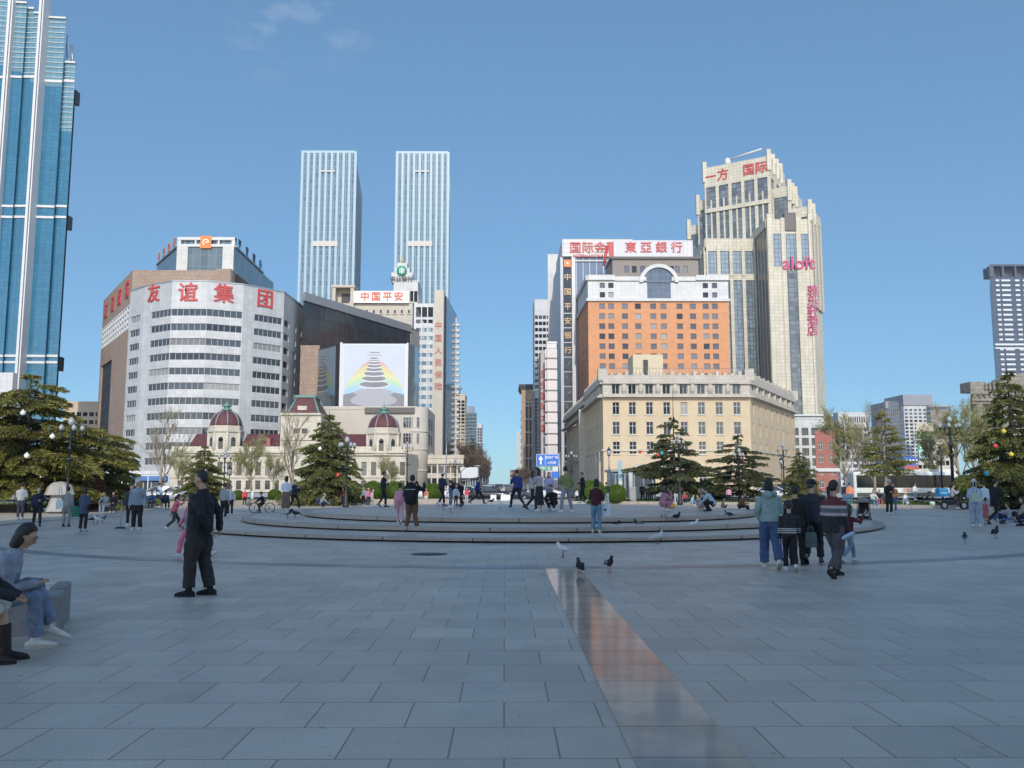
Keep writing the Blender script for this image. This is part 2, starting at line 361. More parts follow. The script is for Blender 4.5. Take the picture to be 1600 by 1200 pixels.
# lawn ring with openings, granite kerb wall inside
LAWNS = [(-152, -62), (-57, -8.2), (7.5, 62), (66, 150)]
GRASS = leafmat('grass_blade', (.05, .085, .018), (.10, .14, .03), .2)
for (a0, a1) in LAWNS: disc('lawn', 46.0, .16, LAWN, r0=RO + .45, a0=a0, a1=a1)
for i, (a0, a1) in enumerate(LAWNS):
    mb = MB(); n = int((a1 - a0) / 1.5)
    for k in range(n):
        b0 = a0 + (a1 - a0) * k / n; b1 = a0 + (a1 - a0) * (k + 1) / n
        q = lambda rr, a, z: (SC.x + rr * math.sin(R(a)), SC.y + rr * math.cos(R(a)), z)
        for r0, r1, hh in ((RO, RO + .45, .40 if i in (0, 1) else .20), (46.0, 46.25, .25)):
            mb.face([q(r0, b1, 0), q(r0, b0, 0), q(r0, b0, hh), q(r0, b1, hh)]); mb.face([q(r0, b0, hh), q(r1, b0, hh), q(r1, b1, hh), q(r0, b1, hh)])
            mb.face([q(r1, b0, 0), q(r1, b1, 0), q(r1, b1, hh), q(r1, b0, hh)])
            if k == 0: mb.face([q(r0, b0, 0), q(r1, b0, 0), q(r1, b0, hh), q(r0, b0, hh)])
            if k == n - 1: mb.face([q(r1, b1, 0), q(r0, b1, 0), q(r0, b1, hh), q(r1, b1, hh)])
    o = mb.build('kerb_wall', RIM)
    tag(o, ['low granite kerb wall behind the seated women at the near left', 'low granite kerb wall along the left lawn, with people sitting on it', 'low granite kerb wall along the right lawn, behind the squatting people', 'low granite kerb wall at the far right beside the bench'][i], 'kerb wall', 'granite kerb walls round the lawns')
rg = random.Random(3); mb = MB()
for k in range(26000):
    a0, a1 = rg.choice(LAWNS[1:3] * 3 + [LAWNS[0], LAWNS[3]]); a = R(rg.uniform(a0, a1)); r = math.sqrt(rg.uniform((RO + .5)**2, 45.9**2))
    x = SC.x + r * math.sin(a); y = SC.y + r * math.cos(a); t = rg.uniform(0, 6.28); hh = rg.uniform(.06, .14); ww = .05
    mb.face([(x - ww*math.cos(t), y - ww*math.sin(t), .155), (x + ww*math.cos(t), y + ww*math.sin(t), .155), (x + rg.uniform(-.06, .06), y + rg.uniform(-.06, .06), .16 + hh)])
tag(mb.build('grass', GRASS), 'short green grass growing on the ring lawn', 'grass', kind='stuff')
# the round stage: three shallow tiers
st = thing('round_stage', 'wide round granite stage of three shallow steps in the middle of the plaza', 'stage', SC)
for r, z0, z1 in ((14.2, .002, .14), (11.9, .14, .31), (9.5, .31, .49)):
    mb = MB(); sg = 180; zz = lambda z: z
    mb.lathe([(r - .10, z0), (r - .10, z0 + .07)], (SC.x, SC.y, 0), sg, 1, sm=False)
    mb2 = MB(); mb2.lathe([(r - .101, z0 + .054), (r, z0 + .052), (r, z1 - .008), (r - .008, z1), (r - .4, z1 + .0005)], (SC.x, SC.y, 0), sg, 1, sm=False)
    t = mb.build('step_riser', [JOINT_SHADE, JOINT_SHADE], st)  # near-black colour paints in the shade of the undercut below each step
    mb2.build('step_nosing', [RIM, RIM], t)
    for k in range(int(6.283*r/2.6)):
        a = 2.6*k/r; M = Matrix.Translation(SC) @ Matrix.Rotation(a, 4, 'Z'); mj = MB(); mj.box(r - .05, r + .003, -.012, .012, z0 + .045, z1 - .01, 0, M); mj.build('stone_joint', JOINT_SHADE, t)
    mb3 = MB(); mb3.face([(SC.x + (r - .4) * math.cos(2*math.pi*j/sg), SC.y + (r - .4) * math.sin(2*math.pi*j/sg), z1 + .001) for j in range(sg)])
    mb3.build('step_paving', PAVE, t)

# ================================================================== BUILDINGS
def facade(mb, A, B, z0, z1, ops, depth=.3, m=0):
    A = Vector((A[0], A[1], 0)); B = Vector((B[0], B[1], 0)); W = (B - A).length; u = (B - A) / W; n = Vector((u.y, -u.x, 0))
    P = lambda s, z, d=0: A + u * s - n * d + Vector((0, 0, z))
    us = sorted({0.0, W} | {round(v, 3) for o in ops for v in o[:2]}); zs = sorted({z0, z1} | {round(v, 3) for o in ops for v in o[2:4]})
    os_ = [(round(a, 3), round(b, 3), round(c, 3), round(d, 3)) for a, b, c, d in [o[:4] for o in ops]]
    for i in range(len(us) - 1):
        uc = (us[i] + us[i+1]) / 2; col = [o for o in os_ if o[0] < uc < o[1]]; run = None
        for j in range(len(zs) - 1):
            zc = (zs[j] + zs[j+1]) / 2; hole = any(o[2] < zc < o[3] for o in col)
            if not hole and run is None: run = zs[j]
            if hole and run is not None: mb.face([P(us[i], run), P(us[i+1], run), P(us[i+1], zs[j]), P(us[i], zs[j])], m); run = None
        if run is not None: mb.face([P(us[i], run), P(us[i+1], run), P(us[i+1], zs[-1]), P(us[i], zs[-1])], m)
    for a, b, c, d in os_:
        for q in ((P(a,c), P(a,c,depth), P(a,d,depth), P(a,d)), (P(b,c,depth), P(b,c), P(b,d), P(b,d,depth)),
                  (P(a,d), P(a,d,depth), P(b,d,depth), P(b,d)), (P(a,c,depth), P(a,c), P(b,c), P(b,c,depth))): mb.face(q, m)
WCACHE = {}
def win_meshes(w, h, style, fm, gm):
    k = (round(w, 2), round(h, 2), style, fm.name, gm.name)
    if k not in WCACHE:
        a = MB(); t = min(.07, w * .07)
        x0, x1 = -w / 2, w / 2
        a.box(x0, x1, -.06, .02, 0, t); a.box(x0, x1, -.06, .02, h - t, h)
        a.box(x0, x0 + t, -.059, .019, t, h - t); a.box(x1 - t, x1, -.059, .019, t, h - t)
        nv, nh = style
        for i in range(1, nv): xx = x0 + w * i / nv; a.box(xx - t*.5, xx + t*.5, -.05, .01, t, h - t)
        for i in range(1, nh): zz = h * (i / nh if nh != 2 else .68); a.box(x0 + t, x1 - t, -.048, .008, zz - t*.5, zz + t*.5)
        g = MB(); g.box(x0 + t*.5, x1 - t*.5, 0.025, .05, t*.5, h - t*.5)
        WCACHE[k] = (a.mesh('window', fm), g.mesh('pane', gm))
    return WCACHE[k]
WR = random.Random(12); GLASS_P = glassmat('glass_with_blind', (.26, .26, .25), .25, .4, .35); GLASS_K = glassmat('dark_room_glass', (.012, .013, .015), .05, .5, .4)
def windows(root, A, B, ops, style=(2, 2), fm=None, gm=None, depth=.28, pane=True, name='window', limit=None):
    fm = fm or WHITE; gm = gm or GLASS
    A = Vector((A[0], A[1], 0)); B = Vector((B[0], B[1], 0)); u = (B - A).normalized(); n = Vector((u.y, -u.x, 0)); ang = math.atan2(u.y, u.x)
    ops2 = list(ops)
    n0 = sum(1 for c in root.children if c.name.startswith(name) and c.get('kind') != 'stuff')
    room = 100 - n0
    for o in ops2[:max(0, room)]:
        q_ = WR.random(); fme, gme = win_meshes(o[1] - o[0], o[3] - o[2], style, fm, GLASS_P if q_ < .13 else GLASS_K if q_ < .30 else gm)
        p = A + u * ((o[0] + o[1]) / 2) - n * (depth - .07) + Vector((0, 0, o[2])) - root.location
        f = inst(name, fme, root, p, ang)
        if pane: inst('pane', gme, f)
    rest = ops2[max(0, room):]
    if rest:
        mb = MB(); P = lambda s, z, d: A + u * s - n * d + Vector((0, 0, z))
        for o in rest:
            a, b, c, d = o[:4]; dd = depth - .04
            mb.face([P(a, c, dd), P(b, c, dd), P(b, d, dd), P(a, d, dd)], 0)
            for i in range(1, style[0]):
                s = a + (b - a) * i / style[0]; mb.face([P(s - .04, c, dd - .03), P(s + .04, c, dd - .03), P(s + .04, d, dd - .03), P(s - .04, d, dd - .03)], 1)
        tag(mb.build(name, [gm, fm], root), kind='stuff')
def grid(u0, u1, n, w, z0, dz, rows, h):
    """n columns between u0 and u1 (centres spread evenly), rows from z0 upward"""
    out = []
    for r in range(rows):
        for i in range(n):
            c = u0 + (u1 - u0) * (i + .5) / n; out.append((c - w/2, c + w/2, z0 + r*dz, z0 + r*dz + h))
    return out
def base_thing(name, label, p, cat='building', group=None): return thing(name, label, cat, (p[0], p[1], 0), group=group)
def dist(A, B): return math.hypot(B[0]-A[0], B[1]-A[1])

# ---- materials of the buildings
CREAM = mat('cream_render', (.56, .445, .29), .85, var=.10, scale=.35, bump=.1)
CREAMST = brickmat('grey_cream_stone', (.47, .43, .36), (.53, .48, .40), (.25, .23, .2), 1.1, .55, .02, .85, .5, var=.16, nscale=.5, streak=.3)
PALEST = brickmat('pale_ashlar', (.53, .48, .38), (.58, .53, .42), (.33, .29, .23), 1.0, .5, .018, .85, .5, var=.15, nscale=.6, streak=.3)
ORANGE = brickmat('orange_tile', (.57, .262, .118), (.63, .295, .135), (.5, .24, .115), 1.2, .6, .02, .75, .5, var=.07, nscale=.2)
GREYP = brickmat('silver_panel', (.47, .47, .455), (.54, .54, .52), (.38, .38, .38), 1.25, 1.35, .03, .45, .0, var=.10, nscale=.5, streak=.25, metal=.15)
BROWNP = brickmat('brown_stone_panel', (.30, .215, .16), (.35, .25, .185), (.18, .13, .1), 1.2, .9, .03, .75, .5, var=.12, nscale=.5, streak=.3)
WHITEP = brickmat('white_panel', (.54, .54, .52), (.60, .60, .575), (.38, .38, .38), 1.5, 1.5, .03, .55, .0, var=.08, nscale=.4, streak=.3)
YPANEL = brickmat('cream_tile_panel', (.54, .50, .39), (.62, .58, .46), (.33, .30, .235), 1.5, 1.3, .05, .7, .0, var=.14, nscale=.25, streak=.3)
BLUEGL = brickmat('blue_curtain_wall', (.022, .135, .23), (.032, .165, .265), (.02, .10, .165), 1.6, 1.1, .06, .12, .0, var=.10, bump=.1, nscale=.06, spec=.5, wav=.05)
BLUEGL2 = brickmat('pale_louvre_glass', (.10, .23, .30), (.13, .27, .34), (.05, .12, .17), 1.6, 1.2, .06, .15, .0, var=.1, bump=.1, nscale=.2, spec=.8)
SKYGL = brickmat('pale_blue_curtain_wall', (.075, .12, .16), (.13, .20, .25), (.20, .28, .33), 2.0, 4.1, .30, .15, .0, var=.12, bump=.1, nscale=.15, spec=.7)
DARKGL = brickmat('dark_curtain_wall', (.022, .028, .034), (.035, .043, .05), (.012, .014, .016), 2.2, 3.4, .06, .08, .0, var=.25, bump=.08, nscale=.2, spec=.45, wav=.25)
GREENGL = brickmat('green_grey_curtain_wall', (.07, .105, .11), (.11, .15, .15), (.17, .2, .2), 2.4, 3.6, .09, .06, .0, var=.15, bump=.1, nscale=.2, spec=.9, wav=.3)
STRIPGL = brickmat('strip_window_wall', (.07, .09, .10), (.19, .23, .25), (.10, .095, .09), 2.2, 1.75, .16, .15, .0, var=.25, bump=.15, nscale=.4, spec=.6)
GRIDGL = brickmat('gridded_glass', (.20, .26, .30), (.27, .33, .36), (.06, .07, .08), 1.45, 1.7, .09, .1, .0, var=.15, bump=.1, nscale=.3, spec=.8)
FARW = brickmat('far_pale_wall', (.55, .55, .53), (.6, .6, .58), (.4, .4, .4), 3, 3, .05, .8, .0, var=.06)
FARG = mat('far_grey_wall', (.30, .31, .33), .8, var=.1, scale=.1)
ROOFG = mat('grey_roof', (.22, .22, .22), .85, var=.15, scale=.5)
REDTILE = brickmat('red_roof_tile', (.13, .042, .042), (.17, .055, .052), (.06, .02, .02), .35, .5, .05, .7, .5, var=.2, nscale=1.5)
COPPER = mat('green_copper', (.14, .26, .22), .6, .2, var=.2, scale=2)
LETTERW = mat('white_letter_paint', (.8, .8, .8), .5, var=.03)

# ---- 1 blue glass tower at the left edge
YB = 230.0
LOUV = mat('pale_louvre', (.40, .48, .50), .5, var=.05)
def blue_tower():
    xr = xat(88, YB, 600)
    b = base_thing('glass_skyscraper', 'tall blue glass skyscraper with white vertical fins, cut by the left edge of the photo', (xr - 16, YB))
    bays = [(-27, -16.4, -4.0, 128), (-16.4, -9.7, -3.0, 126), (-9.7, -4.6, -1.2, 126.5), (-4.6, 1.0, 0, 122), ]
    sx = lambda px: xat(px, YB, 600)
    spine = sx(30)
    specs = [(sx(-60), sx(-22), -1.0, 137), (sx(-20), sx(2), .6, 136), (sx(2), sx(15), 1.9, 135), (sx(15), sx(27.5), .9, 133), (sx(33), sx(68), 2.2, 132.5), (sx(68), sx(88), 3.9, 120)]
    for (x0, x1, dy, zt) in specs:
        y = YB + dy; mb = MB(); sl = (x1 - x0) * .10; x0 *= y / YB; x1 *= (y + sl) / YB
        A = (x0, y); B = (x1, y + sl)
        k_ = (YB + 30) / YB * 1.004; mb.prism([A, B, (x1 * k_, YB + 30), (x0 * k_, YB + 30)], 0, zt - 20, 0)
        g = mb.build('glass_bay', BLUEGL, b)
        m2 = MB(); m2.prism([A, B, (x1 * k_, YB + 30), (x0 * k_, YB + 30)], zt - 19.99, zt, 0); m2.build('crown_glass', BLUEGL2, b)
        for k in range(14):
            m3 = MB()
            if k < 13: m3.obox(A, B, zt - 19 + k * 1.48, zt - 18.78 + k * 1.48, 0.0, .2); m3.build('crown_louvre', LOUV, b)
            else: m3.obox(A, B, zt, zt + .5, -.4, .5); m3.build('roof_edge', WHITE, b)
        zb = [zat(120 + (0 if x1 < spine * 1.002 else 6), y, 60), zat(322, y, 60), zat(339, y, 60), zat(556, y, 60), zat(566, y, 60)]
        for z in zb:
            m4 = MB(); m4.obox(A, B, z - .32, z + .32, .0, .3); m4.build('floor_band', WHITE, b)
    for px, hw in ((30, .55), (-21, .6)):
        x = sx(px); m5 = MB(); m5.box(x - hw - .25, x - .12, YB - 1.1, YB + 2.5, 0, 140); m5.box(x + .12, x + hw - .1, YB - 1.0, YB + 2.5, 0, 140); m5.box(x - .12, x + .12, YB - .6, YB + 2.4, 0, 140, 1)
        m5.build('white_fin', [WHITE, DARKM], b)
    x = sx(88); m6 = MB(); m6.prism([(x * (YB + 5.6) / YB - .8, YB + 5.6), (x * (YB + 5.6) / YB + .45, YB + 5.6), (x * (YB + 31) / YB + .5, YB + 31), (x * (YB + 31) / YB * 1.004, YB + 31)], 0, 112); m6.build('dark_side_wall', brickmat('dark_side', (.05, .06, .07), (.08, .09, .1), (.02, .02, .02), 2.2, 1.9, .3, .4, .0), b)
    for py in (150, 345, 565):
        z = zat(py, YB + 8, 100); m7 = MB(); xk = x * (YB + 7) / YB; m7.box(xk - .2, xk + .75, YB + 6.5, YB + 9, z - 2.6, z + 1.2); m7.build('service_balcony', DARKM, b)
    m8 = MB(); zt = 119.5
    for i in range(5): m8.tube([(sx(70)*1.022 + i*.8, YB + 5, zt), (sx(68.5)*1.022, YB + 6, zt + 10 - i*2)], .12, 5)
    m8.tube([(sx(82)*1.022, YB + 6, zt), (sx(76)*1.022, YB + 6, zt + 7)], .35, 5); m8.build('roof_truss', STEEL, b)
blue_tower()
b = base_thing('low_office_block', 'low white block at the foot of the blue skyscraper, above the left cedar', (xat(-10, 190), 190))
mb = MB(); A, B = (xat(-40, 190), 190), (xat(9, 190), 190); ops = grid(0, dist(A, B), 5, .9, 4, 3.2, 6, 1.6)
facade(mb, A, B, 0, zat(583, 190), ops); mb.prism([A, B, (B[0], 205), (A[0], 205)], 0, zat(583, 190) - .02, 0) if False else None
mb.face([(B[0], 190, 0), (B[0], 192, 0), (B[0], 192, zat(583, 190)), (B[0], 190, zat(583, 190))]); mb.build('wall', WHITEP, b); windows(b, A, B, ops, (2, 1))

# ---- 2 silver department store with bulging front and red lettering
def store():
    px = [198.5, 221, 264, 320, 377, 441, 475]; Y = [205.6, 200.5, 195, 195, 198.5, 206.5, 226]
    pts = [(xat(p, y, 560), y) for p, y in zip(px, Y)]
    b = base_thing('department_store', 'silver store with a bulging faceted front, banded windows and big red lettering', (pts[3][0], pts[3][1]))
    ZT = zat(440, 195, 290); pitch = 3.39
    # window bands: top of first band at y=482
    z_first = zat(482.5, 195, 290)
    mb = MB(); inset = [None, (.3, .93), (0.1, 1), (0, 1), (0, .93), (.16, 1), None]
    allops = []
    for i in range(6):
        A, B = pts[i], pts[i+1]; W = dist(A, B); ops = []
        for r in range(11):
            zt = z_first - r * pitch; zb = zt - 1.62
            if i == 0: ops.append((.1*W, .78*W, zb, zt))
            elif i == 1: ops.append((.28*W, W - .05, zb, zt))
            elif i == 2: ops.append((.05, W - .05, zb, zt))
            elif i == 3: ops.append((.05, W - .12*W if False else W*.985, zb, zt))
            elif i == 4: ops.append((.28*W, W - .35, zb, zt))
            elif r < 10:
                ops.append((.04*W, .26*W, zb, zt)); ops.append((.5*W, .58*W, zb - .1, zt)); ops.append((.76*W, .84*W, zb - .1, zt)); 
        facade(mb, A, B, 0, ZT, ops, .35)
        windows(b, A, B, ops, {0: (4, 1), 1: (5, 1), 2: (6, 1), 3: (6, 1), 4: (6, 1), 5: (1, 1)}[i], WHITE, GLASS, .33)
    mb.face([(p[0], p[1], ZT) for p in pts] + [(pts[-1][0], 250, ZT), (pts[0][0], 250, ZT)])
    mb.face([(pts[-1][0], pts[-1][1], 0), (pts[-1][0], 250, 0), (pts[-1][0], 250, ZT), (pts[-1][0], pts[-1][1], ZT)])
    mb.build('wall', GREYP, b)
    m2 = MB()
    for i in range(6): m2.obox(pts[i], pts[i+1], ZT + .005, ZT + .35, -.4, .12)
    m2.build('coping', STEEL, b)
    # pier between facet 4 and 5
    for (ch, pxx, py, Yc, seg) in (('友', 241, 460, 0, 1), ('谊', 294, 459, 0, 2), ('集', 350, 461, 0, 3), ('团', 414, 469, 0, 4)):
        A, B = pts[seg], pts[seg+1]; u = (Vector((B[0], B[1], 0)) - Vector((A[0], A[1], 0))).normalized(); n = Vector((u.y, -u.x, 0))
        # intersect pixel ray with the facet plane
        d = ray(pxx, py); t = n.dot(Vector((A[0], A[1], 0))) / n.dot(d); p = Vector((0, 0, EYE)) + d * t
        letters(b, ch, p + n * .15, math.atan2(u.y, u.x), 4.7, RED, 'sign_letter', .12)
store()
def brown_block():
    C = (xat(207, 207.5, 430), 207.5); D = (xat(162, 243, 470), 243); E = (xat(362, 207.5, 430), 207.5)
    b = base_thing('department_store', 'brown stone store block with a lattice band, left of the silver store', (C[0], C[1]))
    ZT = zat(422, 207.5, 207); mb = MB(); W = dist(D, C)
    zl1 = ZT - 8.2; zl0 = zl1 - 6.0; ops = []
    for r in range(4):
        for i in range(12): u0 = W * .03 + i * W * .94 / 12; ops.append((u0, u0 + W*.05, zl0 + .25 + r*1.45, zl0 + 1.35 + r*1.45))
    facade(mb, D, C, zl0, zl1, ops, .5, 1)
    mb.build('lattice_screen', [DARKM, mat('white_lattice', (.62, .62, .6), .7)], b)
    m2 = MB(); gu = (.04*W, .45*W, 0.0, zl0 - 5.0)
    facade(m2, D, C, 0, zl0, [gu], .6); facade(m2, D, C, zl1, ZT, [], .3)
    m2.obox(C, E, zat(452, 207.5, 300) - 6, ZT, -1.5, 0.0); m2.obox((xat(338, 207.3, 430), 207.3), (xat(361, 207.3, 430), 207.3), ZT - 3, ZT + .25, -3, .3)
    m2.face([(D[0], D[1], ZT), (C[0], C[1], ZT), (E[0], E[1], ZT), (E[0], 255, ZT), (D[0], 255, ZT)])
    m2.build('wall', BROWNP, b)
    m3 = MB(); A = Vector((D[0], D[1], 0)); u = (Vector((C[0], C[1], 0)) - A).normalized(); n = Vector((u.y, -u.x, 0))
    P = lambda s, z, d: A + u*s - n*d + Vector((0, 0, z))
    m3.face([P(gu[0], 0, .55), P(gu[1], 0, .55), P(gu[1], gu[3], .55), P(gu[0], gu[3], .55)]); m3.build('glass_wall', brickmat('dull_dark_glass', (.02, .025, .03), (.035, .042, .05), (.10, .10, .10), 1.5, 3.2, .08, .5, .0, var=.25, spec=.1), b)
    m5 = MB(); m5.face([P(0, zl0, 1.2), P(W, zl0, 1.2), P(W, zl1, 1.2), P(0, zl1, 1.2)]); m5.build('screen_backing', DARKM, b)
    for k, ch in enumerate('友谊商城'):
        s = W * (.14 + .24 * k); letters(b, ch, P(s, zl1 + 4.0, -.12), math.atan2(u.y, u.x), 4.8, RED, 'sign_letter', .12)
brown_block()
def hex_block():
    A0, A, B, B0 = (xat(245, 285, 420), 285), (xat(276, 262, 420), 262), (xat(366, 262, 420), 262), (xat(411, 296, 420), 296)
    b = base_thing('glass_office_block', 'glass office block with an orange roof emblem, behind the silver store', (A[0], A[1]))
    ZT = zat(371, 262, 320); ZB = zat(386, 262, 320)
    mb = MB(); mb.prism([A0, A, B, B0, (B0[0], 310), (A0[0], 310)], 0, ZB, 0); mb.build('glass_wall', GREENGL, b)
    m2 = MB(); m2.obox(A, B, ZB, ZB + .8, -2, .5)
    for t0, t1 in ((0, .06), (.3, .33), (.7, .73), (.94, 1)):
        P0 = (A[0] + (B[0]-A[0])*t0, A[1]); P1 = (A[0] + (B[0]-A[0])*t1, A[1]); m2.obox(P0, P1, ZB + .8, ZT, -1.2, .3)
    m2.obox(A, B, ZT - .9, ZT, -1.3, .45); m2.build('roof_band', WHITE, b)
    m2b = MB(); m2b.obox(A, B, ZB + .8, ZT - .9, -1.1, -.6); m2b.build('roof_glass', SKYGL, b)
    for xx in (A, (B[0] - 3.6, B[1])):
        m3 = MB(); m3.obox(xx, (xx[0] + 3.4, xx[1]), 30, ZB - .02, 0, .5); m3.build('white_pier', WHITEP, b)
    m4 = MB(); m4.obox(A0, A, ZB, ZB + .5, -1, .4); m4.obox(B, B0, ZB, ZB + .5, -1, .4); m4.build('eaves', STEEL, b)
    for P0, P1, s in ((A0, A, '平安银行'), (B, B0, '平安银行')):
        u = (Vector((P1[0], P1[1], 0)) - Vector((P0[0], P0[1], 0))); n = Vector((u.y, -u.x, 0)).normalized()
        for k, ch in enumerate(s):
            p = Vector((P0[0], P0[1], 0)) + u * ((k + .5) / 4) + Vector((0, 0, ZB + 1.9)) + n*.2
            letters(b, ch, p, math.atan2(u.y, u.x), 3.2, mat('orange_letter', (.6, .2, .06), .5) if P0 is A0 else DARKM, 'sign_letter', .12)
    xm = (A[0] + B[0]) / 2; m5 = MB(); m5.box(xm - 1.7, xm + 1.7, 261.3, 261.6, ZT - 3.6, ZT + .3); e = m5.build('emblem_panel', mat('orange_panel', (.75, .22, .04), .5), b)
    m6 = MB()
    for a in range(0, 250, 12):
        p = lambda t, r: (xm + .7*r*math.cos(R(t)), 261.2, ZT - 1.7 + .7*r*math.sin(R(t)))
        m6.face([p(a, 1.0), p(a + 12, 1.0), p(a + 12, 1.5), p(a, 1.5)])
    m6.box(xm - .2, xm + .9, 261.15, 261.25, ZT - 1.9, ZT - 1.55); m6.build('emblem', mat('cream_paint', (.8, .7, .55), .5), e)
hex_block()
# ---- 3 dark glass wedge and the billboard
def wedge():
    A, B = (xat(473, 216, 500), 216), (xat(641, 262, 520), 262); ZT = zat(460, 216, 474)
    b = base_thing('glass_commercial_building', 'dark glass commercial building with a slanting roof edge, behind the disc billboard', (A[0], A[1]))
    C = (xat(655, 270, 520), 268)
    mb = MB(); mb.prism([A, B, C, (C[0], 300), (A[0], 300)], 0, ZT, 0); mb.build('glass_wall', DARKGL, b)
    m2 = MB(); m2.obox(A, B, ZT - 1.6, ZT + .6, -.5, .5); m2.build('roof_edge', STEEL, b)
    m3 = MB(); m3.obox(B, C, 0, ZT - .5, .01, .25); m3.build('stone_pier', brickmat('grey_stone_pier', (.26, .24, .22), (.3, .28, .25), (.15, .14, .13), 1.2, .8, .03, .7, .5), b)
    m4 = MB(); A2 = (xat(475, 214, 500), 214); m4.obox((A2[0]-.5, 213.5), (xat(494, 213.5), 213.5), 0, zat(540, 214, 480), -.5, 0); m4.build('brown_reflection', BROWNP, b)  # brown slab stands in for a building's reflection in the dark glass
wedge()
def billboard():
    Y = 205.0; x0, x1 = xat(534, Y, 585), xat(635, Y, 585); z0, z1 = zat(637, Y, 585), zat(537, Y, 585); xm = (x0 + x1) / 2; W = x1 - x0; H = z1 - z0
    b = base_thing('billboard_hall', 'glass hall carrying a big billboard of grey stacked discs over a pastel rainbow', (xm, Y))
    mb = MB(); mb.prism([(xat(526, Y), Y + .6), (xat(645, Y), Y + .6), (xat(645, Y), Y + 10), (xat(526, Y), Y + 10)], 0, z1 - .1, 0); mb.build('glass_wall', DARKGL, b)
    A, B = (xat(485, 217, 590), 217), (xat(524, Y + .7, 590), Y + .7); zs = z1
    m0 = MB(); m0.obox(A, B, 0, zs, -.5, 0); sw = m0.build('side_wall', DARKGL, b)
    rb = bandmat('pastel_rainbow_print', [(z0, (.62, .62, .63)), (z0 + .02, (.55, .68, .80)), (z0 + .33*H, (.62, .75, .80)), (z0 + .42*H, (.66, .80, .68)), (z0 + .50*H, (.78, .80, .60)), (z0 + .57*H, (.85, .78, .50)), (z0 + .63*H, (.85, .70, .52)), (z0 + .69*H, (.84, .62, .58)), (z0 + .75*H, (.74, .75, .80))], .45, z0 - .5, z1 + .5, .02)
    rb.node_tree.nodes['Color Ramp'].color_ramp.interpolation = 'EASE'
    P1 = mat('poster_paper', (.50, .53, .59), .45, var=.04, scale=.3); G1 = mat('poster_grey', (.19, .19, .205), .45, var=.08, scale=.3); G2 = mat('poster_pale_grey', (.34, .34, .36), .45, var=.06); PW = mat('poster_white', (.6, .6, .6), .45, var=.02)
    def poster(par, place, dim):
        """place(s, t, d): s across 0..1, t up 0..1, d out"""
        q = MB(); q.face([place(0, 0, .02), place(1, 0, .02), place(1, 1, .02), place(0, 1, .02)], 0)
        s0 = .5
        # sky glow rainbow: stacked elliptical bands
        cols = [1, 2, 3, 4, 5]
        for k, (ry, hh) in enumerate(((.70, .44), (.60, .40), (.50, .36), (.40, .33), (.30, .30))):
            rx = (.33, .42, .48, .495, .498)[k]; top = (.76, .68, .58, .48, .38)[k]; bot = .18
            pts = [place(s0 + rx*math.cos(R(a)), bot + (top - bot)*math.sin(R(a))**.8, .03 + k*.004) for a in range(0, 181, 9)]
            q.face(pts[::-1] if False else pts, cols[k])
        pts = [place(0, 0, .06), place(1, 0, .06), place(1, .19, .06)] + [place(1 - i/12, .19 + .07*math.sin(math.pi*i/12), .06) for i in range(1, 12)] + [place(0, .19, .06)]
        q.face(pts, 6)
        tiers = [(.36, .095, .115), (.305, .055, .235), (.235, .048, .355), (.195, .04, .45), (.165, .034, .53), (.135, .028, .60), (.115, .024, .655), (.095, .02, .705), (.08, .016, .75), (.07, .013, .78)]
        for k, (rx, ry, t) in enumerate(tiers):
            d = .065 + k*.008
            for (sc_, m, dd, dt) in ((1.06, 8 if k > 1 else 7, 0, -.018), (1.0, 6 if k > 1 else 7, .004, 0)):
                q.face([place(s0 + rx*sc_*math.cos(R(a)), t + dt + ry*sc_*math.sin(R(a)), d + dd) for a in range(0, 360, 12)], m)
        for i, (aa, bb) in enumerate(((.42, .59), (.38, .62))): q.face([place(aa, .87 - i*.045, .05), place(bb, .87 - i*.045, .05), place(bb, .885 - i*.045, .05), place(aa, .885 - i*.045, .05)], 7 if i else 6)
        cs = [(.58, .36, .34), (.62, .50, .24), (.56, .58, .30), (.40, .56, .40), (.34, .49, .62)]
        ms = [P1] + [mat('poster_tint_%s' % 'abcde'[i], c, .45, var=.05) for i, c in enumerate(cs)] + [G1, G2, PW]
        return q.build('printed_picture', ms, par, world=False)
    m1 = MB(); m1.box(x0, x1, Y, Y + .5, z0, z1); bd = m1.build('billboard', WHITE, b)
    W_ = lambda s, t, d: Vector((x0 + W*(.03 + .94*s), Y - d, z0 + H*(.02 + .96*t))) - b.location
    o = poster(bd, W_, 1); 
    m5 = MB(); m5.box(x0 - .5, x0, Y - .2, Y + .5, z0, z1 + .3); m5.box(x1, x1 + .4, Y - .2, Y + .5, z0, z1 + .2); m5.build('frame', WHITE, bd)
    u = Vector((B[0]-A[0], B[1]-A[1], 0)); n = Vector((u.y, -u.x, 0)).normalized(); zz0 = zat(637, Y, 520)
    W2 = lambda s, t, d: Vector((A[0], A[1], 0)) + u*s + n*(d + .02) + Vector((0, 0, zz0 + (zs - .4 - zz0)*t)) - b.location
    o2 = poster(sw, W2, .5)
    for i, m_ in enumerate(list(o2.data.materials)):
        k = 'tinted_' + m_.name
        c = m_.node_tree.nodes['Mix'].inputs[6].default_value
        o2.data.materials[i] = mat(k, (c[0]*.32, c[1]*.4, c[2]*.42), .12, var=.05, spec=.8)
billboard()
